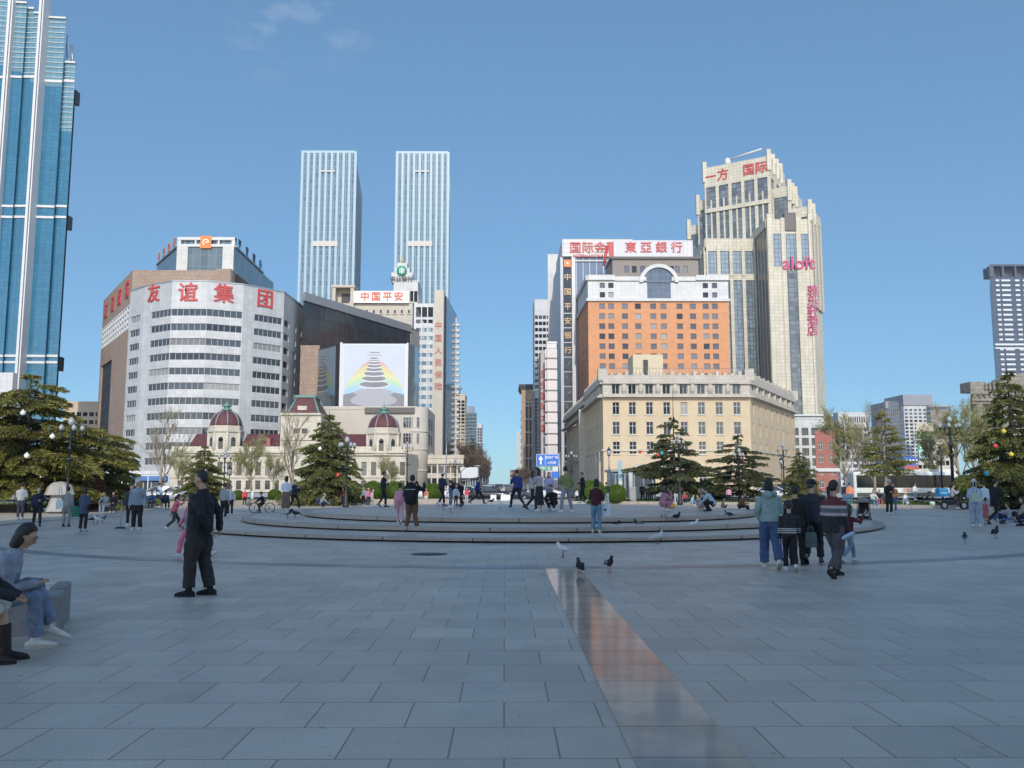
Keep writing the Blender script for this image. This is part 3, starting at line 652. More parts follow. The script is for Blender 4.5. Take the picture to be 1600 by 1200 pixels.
# ---- 4 twin towers far behind
def twin(pl, pr, pside, ptop, label, Y):
    A, B = (xat(pl, Y, 500), Y), (xat(pr, Y, 500), Y); ZT = zat(ptop, Y, (pl+pr)/2)
    b = base_thing('office_tower', label, (A[0], Y), group='pale blue twin towers'); W = B[0] - A[0]
    dy = Y * .17 if pside - pr > 10 else Y * .12
    Bs = (B[0] + (xat(pside, Y + dy, 300) - B[0]) * 1.0, Y + dy)
    mb = MB(); mb.prism([A, B, Bs, (A[0], Y + dy)], 0, ZT, 0); mb.build('glass_wall', SKYGL, b)
    PF = mat('pale_blue_fin', (.32, .45, .51), .4, var=.05)
    for i in range(10):
        x = A[0] + W * (i + .05) / 9.1; wd = W * .045
        m2 = MB(); m2.box(x, x + wd, Y - .9, Y - .05, 0, ZT + .8); m2.build('vertical_fin', PF, b)
    m3 = MB(); m3.obox(A, B, ZT, ZT + 1.6, -1, .2); m3.obox(B, Bs, ZT, ZT + 1.6, -1, .2); m3.build('roof_edge', PF, b)
    for py, hh, f0, f1 in ((381, 3.6, .26, .72), (268, 1.1, .38, .64)):
        z = zat(py, Y, pl); m4 = MB(); m4.box(A[0] + W*f0, A[0] + W*f1, Y - 1.1, Y - .9, z - hh/2, z + hh/2); m4.build('plant_floor_panel', mat('beige_panel', (.55, .52, .46), .6), b)
    m5 = MB(); us = 9
    for i in range(1, us):
        p = (B[0] + (Bs[0]-B[0])*i/us, B[1] + (Bs[1]-B[1])*i/us); p2 = (p[0] + (Bs[0]-B[0])/us*.25, p[1] + (Bs[1]-B[1])/us*.25); m5.obox(p, p2, 0, ZT, 0, .5)
    m5.build('side_fins', PF, b)
twin(463.5, 549, 566, 239, 'pale blue glass tower with white fins, left one of the twin towers', 560)
twin(614.5, 697, 703, 240, 'pale blue glass tower with white fins, right one of the twin towers', 560)
# ---- generic block: front (and optional side) walls with real window openings
def block(name, label, pl, pr, ptop, Y, dep, wm, rows=6, cols=5, ww=1.3, wh=1.6, z0=3.0, zt_margin=2.0, style=(2, 1), side=None, group=None, gm=None, pane=False, cat='building', top=True, fdep=.25, srows=None, scols=0, fm=None):
    """front plane at depth Y between pixel columns pl..pr; side = 'L' or 'R' also gets windows"""
    A, B = (xat(pl, Y), Y), (xat(pr, Y), Y); ZT = zat(ptop, Y, (pl+pr)/2); W = B[0] - A[0]
    b = base_thing(name, label, A, cat, group)
    dz = (ZT - z0 - zt_margin) / rows if rows else 1
    ops = grid(0, W, cols, min(ww, W/max(cols,1)*.8), z0, dz, rows, min(wh, dz*.75)) if rows and cols else []
    mb = MB(); facade(mb, A, B, 0, ZT, ops, fdep); windows(b, A, B, ops, style, fm or DARKM, gm or GLASS, fdep, pane)
    kk = (Y + dep) / Y; C, D = (A[0], Y + dep), (B[0], Y + dep)
    if A[0] > 0 and side != 'L': C = (A[0]*kk + .4, Y + dep); D = (max(B[0], C[0] + .6), Y + dep)
    if B[0] < 0 and side != 'R': D = (B[0]*kk - .4, Y + dep); C = (min(A[0], D[0] - .6), Y + dep)
    for nm, P, Q in (('L', C, A), ('R', B, D)):
        so = grid(0, dep, scols, min(ww, dep/max(scols,1)*.7), z0, dz, rows, min(wh, dz*.75)) if (side == nm and scols) else []
        facade(mb, P, Q, 0, ZT, so, fdep)
        if so: windows(b, P, Q, so, style, fm or DARKM, gm or GLASS, fdep, pane)
    facade(mb, D, C, 0, ZT, [], .2)
    mb.face([(A[0], Y, ZT), (B[0], Y, ZT), (D[0], Y+dep, ZT), (C[0], Y+dep, ZT)])
    mb.build('wall', wm, b)
    if top:
        m2 = MB()
        for P, Q in ((A, B), (B, D), (C, A)): m2.obox(P, Q, ZT + .003, ZT + .7, -.35, .12)
        m2.build('parapet', wm, b)
    return b, A, B, ZT
# ---- 5 left-middle: insurance head office with the white sign, green emblem tower, tower with vertical red letters
BEIGE = mat('beige_wall', (.52, .47, .39), .8, var=.08, scale=.3)
b, A, B, ZT = block('office_building', 'beige office block with a white roof sign of orange-red lettering, behind the dark glass building', 540, 641, 474, 300, 25, BEIGE, 14, 9, 1.5, 2.4, 3, 6, (1, 2), 'R', scols=4)
m = MB(); n = 9
for i in range(n):
    x = A[0] + (B[0]-A[0])*(i+.5)/n; m.box(x - .8, x + .8, 299.6, 300.0, ZT - 4, ZT - 2.0, 0); m.box(x - .35, x + .35, 299.55, 299.62, ZT - 3.6, ZT - 2.4, 1)
m.build('frieze', [BEIGE, DARKM], b)
x0, x1 = xat(553, 299.0, 465), xat(639, 299.0, 465); m = MB(); m.box(x0, x1, 298.6, 299.2, zat(473.5, 299, 600), zat(455, 299, 600)); sg = m.build('roof_sign', LETTERW, b)
for k, ch in enumerate('中国平安'):
    letters(b, ch, at(570 + k*17.6, 464, 298.45), 0, 3.4, mat('orange_red_letter', (.72, .12, .04), .5), 'sign_letter', .1)
m = MB(); xa, xb = xat(519, 299, 460), xat(553, 299, 460); za, zb = zat(476, 299, 535), zat(445.5, 299, 535)
m.box(xa, xa + 1.2, 298.8, 306, 0, zb - .9); m.box(xb - 1.2, xb, 298.8, 306, 0, zb - .9); m.box(xa - .3, xb + .3, 298.5, 306.3, zb - .9, zb); m.box(xa + 1.2, xb - 1.2, 303, 306, 0, zb - .9); m.box(xa + 1.2, xb - 1.2, 299, 303, 0, za + .5)
m.build('corner_tower', BEIGE, b); m = MB(); m.box(xa + 2.6, xb - 2.0, 302.8, 303.0, za + 1.2, zb - 2.2); m.build('vent_screen', DARKM, b)
b, A, B, ZT = block('bank_tower', 'pale tower topped by a stepped cap with a round green emblem and a gold spire', 610, 649, 441, 380, 18, WHITEP, 12, 6, 2.4, 5, 5, 2.0, (2, 2), 'R', gm=GLASS_B, scols=3)
xm = xat(627.5, 380, 430); m = MB()
for hw, za, zb in ((4.7, 441, 425), (3.4, 425, 418), (2.2, 418, 410)): m.box(xm - hw, xm + hw, 381, 381 + 2*hw, zat(za, 380), zat(zb, 380) - .01)
m.build('stepped_cap', WHITEP, b); m = MB(); m.tube([(xm, 384, zat(410, 380)), (xm, 384, zat(402, 380)), (xm, 384, zat(392, 380))], [1.0, .5, .08], 10); m.build('spire', mat('gold_paint', (.5, .36, .12), .4, .6), b)
m = MB(); m.lathe([(0.05, 0), (2.3, 0), (2.3, .4), (.05, .4)], seg=24); o = m.build('emblem', mat('emblem_green', (.03, .32, .17), .5), b, world=False); o.rotation_euler = (math.pi/2, 0, 0); o.location = Vector((xm, 380.7, zat(423, 380))) - b.location
m = MB()
for k in (-1, 1):
    m.box(k*.9 - .25, k*.9 + .25, -.1, 0, -1.0, 1.0); m.box(-1.1, 1.1, -.1, 0, k*.5 - .18, k*.5 + .18)
m.box(-.2, .2, -.11, .01, -1.6, 1.6); o2 = m.build('emblem_ear', LETTERW, b, world=False); o2.location = Vector((xm, 380.3, zat(423, 380))) - b.location
m = MB(); letters(b, '农业银行', (xm, 379.8, zat(437, 380)), 0, 2.6, DARKM, 'sign_letter', .2)
def red_letter_tower():
    Y = 270; A, B = (xat(646, Y, 560), Y), (xat(692, Y, 560), Y); W = B[0] - A[0]; ZT = zat(474, Y, 660)
    b = base_thing('office_tower', 'white office tower with vertical red lettering on its pier, beside the street', A)
    ops = []
    dz = 13.4 * Y / 1350
    for r in range(19):
        z = zat(500, Y) - r * dz
        for px in (653, 662.5, 672): c = xat(px, Y, 560) - A[0]; ops.append((c - .75, c + .75, z - 1.1, z + .1))
    for px in (653, 662.5, 672): c = xat(px, Y, 560) - A[0]; ops.append((c - .8, c + .8, ZT - 4.4, ZT - 1.2))
    mb = MB(); facade(mb, A, B, 0, ZT, ops, .35); C = (B[0] + 1.6, Y + 34)
    mb.face([(A[0], Y, ZT), (B[0], Y, ZT), (C[0], C[1], ZT), (A[0], C[1], ZT)]); mb.face([(B[0], Y, 0), (C[0], C[1], 0), (C[0], C[1], ZT), (B[0], Y, ZT)])
    mb.build('wall', WHITEP, b); windows(b, A, B, ops, (2, 1), DARKM, GLASS, .33, False)
    p0, p1 = xat(678, Y - 1, 560), xat(692.5, Y - 1, 560); m = MB(); m.box(p0, p1, Y - 1.2, Y + 6, 0, zat(453, Y - 1, 680)); m.build('pier', BEIGE, b)
    for k, py in enumerate((509, 529, 548, 567, 586, 604)): letters(b, '中国人民保险'[k], at(685, py, Y - 1.35), 0, 2.4, mat('faded_red_letter', (.50, .17, .13), .6), 'sign_letter', .1)
    m = MB(); m.obox((B[0] + .15, Y + 3), (C[0] + .2, C[1]), 0, ZT + 3, 0, .6); m.build('side_glass', DARKGL, b)
    m = MB(); x = C[0] + .4
    for k in range(28): m.box(x, x + 1.5, C[1] - 3, C[1] - 1, 3 + k*2.0, 3.9 + k*2.0)
    m.box(x + .2, x + .5, C[1] - 2.8, C[1] - 1.2, 0, 60); m.build('side_balconies', WHITE, b)
red_letter_tower()
b, A, B, ZT = block('office_building', 'low stone office block at the street corner, left of the white canopy', 664, 724, 716, 185, 14, PALEST, 2, 6, 1.1, 1.6, 1.2, .5, (2, 2), pane=True)
m = MB(); m.obox(A, B, ZT - 1.2, ZT - .8, 0, .5); m.build('cornice', PALEST, b)
b, A, B, ZT = block('apartment_tower', 'cream tower with a small red roof and a mast, down the street on the left', 706, 726, 618, 420, 18, mat('cream_tower_wall', (.60, .54, .42), .8, var=.06), 22, 3, 1.6, 1.5, 5, 2, (1, 1), 'R', scols=4)
m = MB(); xm = (A[0]+B[0])/2 - 1; m.rings([[(A[0]-.4, 419.5, ZT), (xm + 1.4, 419.5, ZT), (xm + 1.4, 430, ZT), (A[0]-.4, 430, ZT)], [(A[0] + 1.5, 423, ZT + 3.4), (xm - .5, 423, ZT + 3.4), (xm - .5, 427, ZT + 3.4), (A[0] + 1.5, 427, ZT + 3.4)]], 0, True, False); m.build('roof', mat('red_roof', (.4, .1, .09), .7), b)
m = MB(); p = at(718.3, 615, 425); m.tube([(p.x, 425, p.z - 2), (p.x, 425, zat(608, 425)), (p.x, 425, zat(585, 425))], [.35, .25, .06], 6); m.lathe([(.1, 0), (1.1, .4), (1.1, 1.2), (.1, 1.8)], (p.x, 425, zat(610, 425)), 10); m.build('mast', STEEL, b)
b, A, B, ZT = block('glass_tower', 'blue grey glass tower down the street, right of the cream tower', 727, 744.5, 647, 480, 20, SKYGL, 0, 0)
tag(b); m = MB()
for k in range(20): m.obox(A, B, 4 + k*1.9, 4.4 + k*1.9, 0, .3)
m.build('floor_band', FARG, b); m = MB(); m.box(A[0] + 1, A[0] + 4.5, 481, 489, ZT, ZT + 4.5); m.build('plant_room', FARG, b)
MM = bpy.data.materials['pale_blue_curtain_wall']
b2_ = brickmat('teal_curtain_wall', (.05, .10, .12), (.09, .15, .17), (.14, .2, .22), 2.0, 3.0, .2, .12, .0, var=.2, spec=.8)
for c in b.children:
    if c.name.startswith(('wall', 'parapet')): c.data.materials[0] = b2_
block('apartment_tower', 'narrow pale tower farthest along the left side of the street', 745.5, 753, 663, 560, 15, FARW, 18, 2, 1.6, 1.6, 4, 2, (1, 1), 'R', scols=3)
block('apartment_block', 'pale green roofed block above the bare street trees', 755, 764, 716, 640, 20, FARW, 6, 3, 1.5, 1.5, 3, 1, (1, 1))
# canopy hall, white
b = base_thing('bus_shelter', 'white flat-roofed shelter with glazed front at the start of the street', at(733, 775, 128), 'shelter'); Y = 128
x0, x1 = xat(719, Y), xat(746.5, Y); z0, z1 = zat(747, Y), zat(730, Y)
m = MB(); m.box(x0, x1, Y, Y + 7, z0, z1); m.build('roof', WHITE, b)
m = MB()
for k in range(8): x = x0 + (x1-x0)*k/7; m.box(x - .06, x + .06, Y + .5, Y + .62, 0, z0)
m.build('frame', STEEL, b); m = MB(); m.box(x0 + .1, x1 - .1, Y + .7, Y + .75, .1, z0 - .01); m.build('glazing', GREENGL, b)
# ---- 6 right side of the street
PINKP = brickmat('pink_white_panel', (.62, .55, .50), (.68, .60, .55), (.22, .2, .19), 4, 3.3, .10, .6, .0, var=.05, nscale=.3)
BRWN = mat('tan_brick', (.40, .26, .16), .8, var=.1, scale=.2)
def tan_tower():
    Y = 480; b, A, B, ZT = block('office_tower', 'tan tower with a dark cornice and a ring ornament, down the street on the right', 815, 836, 604, Y, 26, BRWN, 0, 0)
    m = MB(); m.box(A[0] - 1.4, B[0] + .6, Y - 1.2, Y + 27, ZT - .3, ZT + 1.2); m.box(A[0] - .8, B[0] + .3, Y - .6, Y + 26.5, ZT - 1.6, ZT - .31); m.build('cornice', DARKM, b)
    m = MB(); x = xat(824, Y)
    for k in range(2): m.box(x - .8 + k*2, x + .3 + k*2, Y - .15, Y, 8, zat(630, Y))
    m.build('window_strip', DARKM, b)
    for k in range(6): m = MB(); z = 8 + k*7.3; m.box(x - 1.6, x + 3, Y - .5, Y - .2, z, z + .5); m.build('balcony_rail', mat('pale_rail', (.55, .5, .45), .7), b)
    for k in range(30): m = MB(); m.box(A[0] - .12, A[0], Y + 2 + (k % 3)*8, Y + 5 + (k % 3)*8, 5 + (k//3)*4, 7 + (k//3)*4); m.build('side_window', GLASS, b)
    m = MB(); m.tube([(2.4*math.cos(R(a_)), 2.4*math.sin(R(a_)), .2) for a_ in range(0, 361, 15)], .22, 6); o = m.build('ring_ornament', mat('tan_stone', (.5, .38, .26), .7), b, world=False); o.rotation_euler = (math.pi/2, 0, 0); o.location = Vector((xat(829, Y), Y - .1, zat(618, Y))) - b.location
tan_tower()
block('apartment_tower', 'plain white slab tower farthest along the right side of the street', 807, 813, 675, 640, 18, FARW, 0, 0)
block('office_building', 'low orange tan block between the bare trees at the end of the street', 797, 806, 736, 560, 18, BRWN, 2, 3, 1.4, 1.4, 3, 1, (1, 1))
block('apartment_tower', 'tall white tower with rows of small square windows, down the street on the right', 836, 861, 470, 420, 26, FARW, 26, 4, 2.1, 1.8, 4, 6, (1, 1), 'L', scols=4)
def pink_block():
    Y = 262; b, A, B, ZT = block('hotel_building', 'pinkish white block of stacked panels with vertical red lettering, beside the street', 855, 871, 537, Y, 24, PINKP, 0, 0)
    m = MB(); n = int(ZT / 3.3)
    for k in range(n): m.box(A[0] - .5, B[0] + .1, Y - .5, Y - .05, k*3.3 + .35, k*3.3 + 3.0)
    m.build('wall_panel', PINKP, b)
    x0, x1 = xat(845.5, Y + 6), xat(855, Y + 6); z = zat(548, Y + 6); m = MB(); m.box(x0, x1, Y + 6, Y + 22, 0, z); m.build('side_wing', mat('mauve_wall', (.50, .44, .40), .8, var=.06), b)
    for k, py in enumerate((585, 602, 619, 636, 653, 670)): letters(b, '民生国际大厦'[k], at(850.5, py, Y + 5.8), 0, 2.5, RED, 'sign_letter', .1)
    ops = grid(0, 10, 1, 1, 1, 1, 1, 1)
    for r in range(14):
        z = 6 + r*2.9; m = MB(); m.box(-.7, .7, -.1, 0, 0, 1.5); 
        inst('window', m.mesh('window', GLASS), b, Vector((xat(840.5, Y + 10), Y + 9.8, z)) - b.location) if False else None
pink_block()
block('office_tower', 'slim white slab tower squeezed beside the finance centre', 857.5, 874, 400, 345, 18, WHITEP, 0, 0)
b, A, B, ZT = block('apartment_tower', 'grey white block with a column of dark windows, behind the pinkish panel block', 835.5, 846, 612, 300, 20, FARW, 22, 2, 1.4, 1.4, 4, 2, (1, 1), 'L', scols=4)
def finance():
    Y = 300; A, B = (xat(880, Y, 500), Y), (xat(990, Y, 500), Y); ZT = zat(374.5, Y, 930); C = (A[0] - .6, Y + 34)
    b = base_thing('finance_tower', 'white finance tower with red roof lettering and a dark glass strip of vertical lettering', A)
    g0, g1 = xat(880.5, Y, 500), xat(893.5, Y, 500)
    zb = zat(401.5, Y, 900)
    mb = MB(); mb.prism([A, B, (B[0], Y + 34), C], 0, zb, 0); mb.build('glass_wall', brickmat('finance_glass', (.10, .15, .22), (.14, .19, .26), (.5, .5, .5), 2.4, 60, .14, .12, .0, var=.15, spec=.8), b)
    m = MB(); m.box(A[0] - .3, B[0], Y - .9, Y + 34, zb, ZT); m.box(xat(893.5, Y, 500), xat(950, Y, 500), Y - .6, Y - .05, zat(409, Y, 900), zb - 1.3)
    m.build('crown', brickmat('white_crown_panel', (.56, .55, .53), (.61, .60, .58), (.35, .34, .33), 30, 1.6, .1, .5, .0, var=.05), b)
    m = MB(); m.box(g1 + .02, g1 + 1.3, Y - .8, Y + 1, 0, zb - .01); m.build('white_pier', WHITE, b)
    m = MB(); m.obox(C, A, 0, zb - .01, 0, .9); m.build('side_slab', mat('pale_grey_slab', (.56, .57, .58), .6, var=.05), b)
    m = MB(); m.box(g0, g1, Y - .35, Y - .05, 0, zb - .02); st_ = m.build('glass_strip', DARKGL, b)
    m = MB()
    for k in range(12):
        z = 4 + k*5.2
        m.box(g0, g1, Y - .5, Y - .4, z, z + .25)
        if k < 8:
            s = 1 if k % 2 else -1; xm = (g0+g1)/2; hw = (g1-g0)/2
            m.tube([(xm - s*hw, Y - .45, z + .1), (xm + s*hw, Y - .45, z + 5.2)], .11, 4)
        m.build('brace', STEEL, st_); m = MB()
    OR = mat('amber_letter', (.62, .42, .22), .5)
    m = MB(); xm = (g0 + g1)/2; z = zat(412, Y); m.box(xm - 1.25, xm + 1.25, Y - .75, Y - .55, z - 1.3, z + 1.3); e = m.build('emblem_panel', bpy.data.materials['orange_panel'], b)
    m = MB(); m.box(xm - .5, xm + .5, Y - .85, Y - .76, z - .15, z + .15); m.box(xm - .15, xm + .15, Y - .87, Y - .77, z - .5, z + .5); m.build('emblem', bpy.data.materials['cream_paint'], e)
    for k, ch in enumerate('中国平安银行'): letters(b, ch, (xm, Y - .6, zat(434 + k*22.8, Y)), 0, 2.6, OR, 'sign_letter', .1)
    for k, ch in enumerate('国际金融'): letters(b, ch, at(899 + k*19.3, 388, Y - 1.1), 0, 4.3, RED, 'sign_letter', .12)
    letters(b, 'INTERNATIONAL', at(921, 400, Y - 1.05), 0, 1.5, RED, 'sign_letter', .1)
finance()
def orange():
    Y = 270; A, B = (xat(919, Y, 500), Y), (xat(1139, Y, 500), Y); W = B[0]-A[0]; zo = zat(471, Y, 1000); zw = zat(432, Y, 1000)
    b = base_thing('hotel_building', 'orange tiled hotel block with a white arched crown, behind the cream stone building', A)
    cols = [(c/4.706 + 820 - 0) for c in (570, 637, 738, 835, 947, 1023, 1142, 1240, 1335, 1402)]
    ops = []
    for r in range(9):
        z = zat(360 + (558 + r*73.6)/4.706, Y, 1000)
        for px in cols: c = xat(px, Y, 520) - A[0]; ops.append((c - .95, c + .95, z - .9, z + .9))
    mb = MB(); facade(mb, A, B, 0, zo, ops, .35)
    D = (A[0] - .8, Y + 40); so = grid(1, 40, 7, 1.9, ops[-1][2], (ops[0][2] - ops[-1][2])/8, 9, 1.8)
    facade(mb, D, A, 0, zo, so, .35); facade(mb, B, (B[0], Y + 40), 0, zo, [], .3); mb.build('wall', ORANGE, b)
    gm = glassmat('bronze_grey_glass', (.10, .10, .115), .15, .5, .6)
    windows(b, A, B, ops, (1, 1), mat('bronze_frame', (.12, .11, .11), .5), gm, .3); windows(b, D, A, so, (1, 1), mat('bronze_frame', (.12, .11, .11), .5), gm, .3, False, 'side_window')
    wops = []
    for zc, hh in (((zat(360 + 403/4.706, Y)), 1.7), (zat(360 + 472/4.706, Y), 1.75)):
        for c in (570, 633, 1328, 1395): u = xat(c/4.706 + 820, Y, 450) - A[0]; wops.append((u - .85, u + .85, zc - hh/2, zc + hh/2))
    ua, ub = xat(1011, Y, 450) - A[0], xat(1048, Y, 450) - A[0]; ops2 = wops + [(ua, ub, zo + .6, zw - 1.2)]
    mw = MB(); facade(mw, A, B, zo + .01, zw, ops2, .4); facade(mw, D, A, zo + .01, zw, [], .3); mw.face([(A[0], Y, zw), (B[0], Y, zw), (B[0], Y+40, zw), (D[0], Y+40, zw)])
    for t0, t1 in ((0, .19), (.77, 1)): mw.obox((A[0] + W*t0, Y), (A[0] + W*t1, Y), zw - 1.3, zw + .35, 0, .8)
    mw.obox((A[0] + W*.19, Y), (A[0] + ua - .3, Y), zw - 1.5, zw - .2, 0, .5); mw.obox((A[0] + ub + .3, Y), (A[0] + W*.77, Y), zw - 1.5, zw - .2, 0, .5); mw.obox(A, B, zo + .02, zo + .9, 0, .7, ext=.5); mw.obox(D, A, zo + .02, zo + .9, 0, .6); mw.obox(D, A, zw - 1.2, zw + .3, 0, .7)
    mw.build('white_crown', WHITEP, b); windows(b, A, B, wops, (1, 1), DARKM, gm, .35, True, 'crown_window')
    # arch
    m = MB(); xc = A[0] + (ua+ub)/2; r = (ub-ua)/2 + 1.3; zc = zw - 2.0; n = 20
    for i in range(n):
        a0, a1 = math.pi*i/n, math.pi*(i+1)/n
        q = lambda a, rr, y: (xc + rr*math.cos(a), y, zc + rr*math.sin(a)*.95)
        m.face([q(a0, r+.0, Y-.8), q(a0, r+1.2, Y-.8), q(a1, r+1.2, Y-.8), q(a1, r, Y-.8)][::-1]); m.face([q(a0, r+1.2, Y-.8), q(a0, r+1.2, Y+3), q(a1, r+1.2, Y+3), q(a1, r+1.2, Y-.8)][::-1]); m.face([q(a0, r, Y-.8), q(a0, r, Y+.3), q(a1, r, Y+.3), q(a1, r, Y-.8)])
    m.build('arch', WHITEP, b)
    m = MB(); m.face([(xc + (r+.01)*math.cos(math.pi*i/n), Y - .1, zc + (r+.01)*math.sin(math.pi*i/n)*.95) for i in range(n+1)]); m.box(xc - r + 1.32, xc + r - 1.32, Y + .2, Y + .35, zo + .62, zw - 1.22); m.build('arch_glass', brickmat('arch_glass', (.08, .11, .15), (.11, .14, .19), (.16, .18, .2), 1.6, 2.0, .08, .1, .0, var=.2), b)
    # dark attic and roof sign
    Y2 = 277; m = MB(); xa, xb = xat(957, Y2, 415), xat(1091, Y2, 415); zt = zat(405, Y2, 1020); at_ops = []
    for px in (979, 991, 1004, 1049, 1058, 1071): u = xat(px, Y2, 420) - xa; zc = zat(421, Y2, 1000); at_ops.append((u - .8, u + .8, zc - 1.1, zc + 1.2))
    facade(m, (xa, Y2), (xb, Y2), zw, zt, at_ops, .3); facade(m, (xa - .5, Y2 + 14), (xa, Y2), zw, zt, [], .2); facade(m, (xb, Y2), (xb, Y2 + 14), zw, zt, [], .2)
    m.face([(xa, Y2, zt), (xb, Y2, zt), (xb, Y2+14, zt), (xa, Y2+14, zt)]); m.build('attic', mat('taupe_wall', (.25, .22, .19), .8, var=.06), b)
    windows(b, (xa, Y2), (xb, Y2), at_ops, (1, 1), DARKM, gm, .25, True, 'attic_window')
    m = MB(); m.box(xa - .8, xb + .8, Y2 - .8, Y2 + 14.5, zt + .004, zt + .7); m.build('attic_cornice', mat('taupe_dark', (.14, .13, .12), .7), b)
    m = MB(); x0, x1 = xat(959, Y2 + .5, 390), xat(1082.5, Y2 + .5, 390); z0, z1 = zat(401.5, Y2 + .5, 1020), zat(375.5, Y2 + .5, 1020)
    m.box(x0, x1, Y2 + .4, Y2 + .8, z0, z1); sg = m.build('roof_sign', brickmat('white_sign_panel', (.52, .52, .56), (.57, .57, .61), (.40, .40, .44), 1.3, 9, .04, .5, .0, var=.03), b)
    m = MB(); m.tube([(xat(948, Y2), Y2 + .2, z0 - 3), (xat(953, Y2), Y2 + .2, z1 - 2)], .5, 5); m.box(xat(956.5, Y2), x0 - .05, Y2 + .3, Y2 + .9, z0 - .5, z1 - .6); m.build('sign_end_panel', RED, sg)
    for k in range(8):
        m = MB(); x = x0 + (x1-x0)*(k+.5)/8; m.tube([(x, Y2 + .9, z1 - .5), (x, Y2 + 5, zt + .6)], .12, 5); m.build('sign_strut', STEEL, sg)
    for k, ch in enumerate('東亞銀行'): letters(b, ch, at(985.5 + k*24.0, 387.5, Y2 + .2), 0, 3.9, RED, 'sign_letter', .1)
orange()
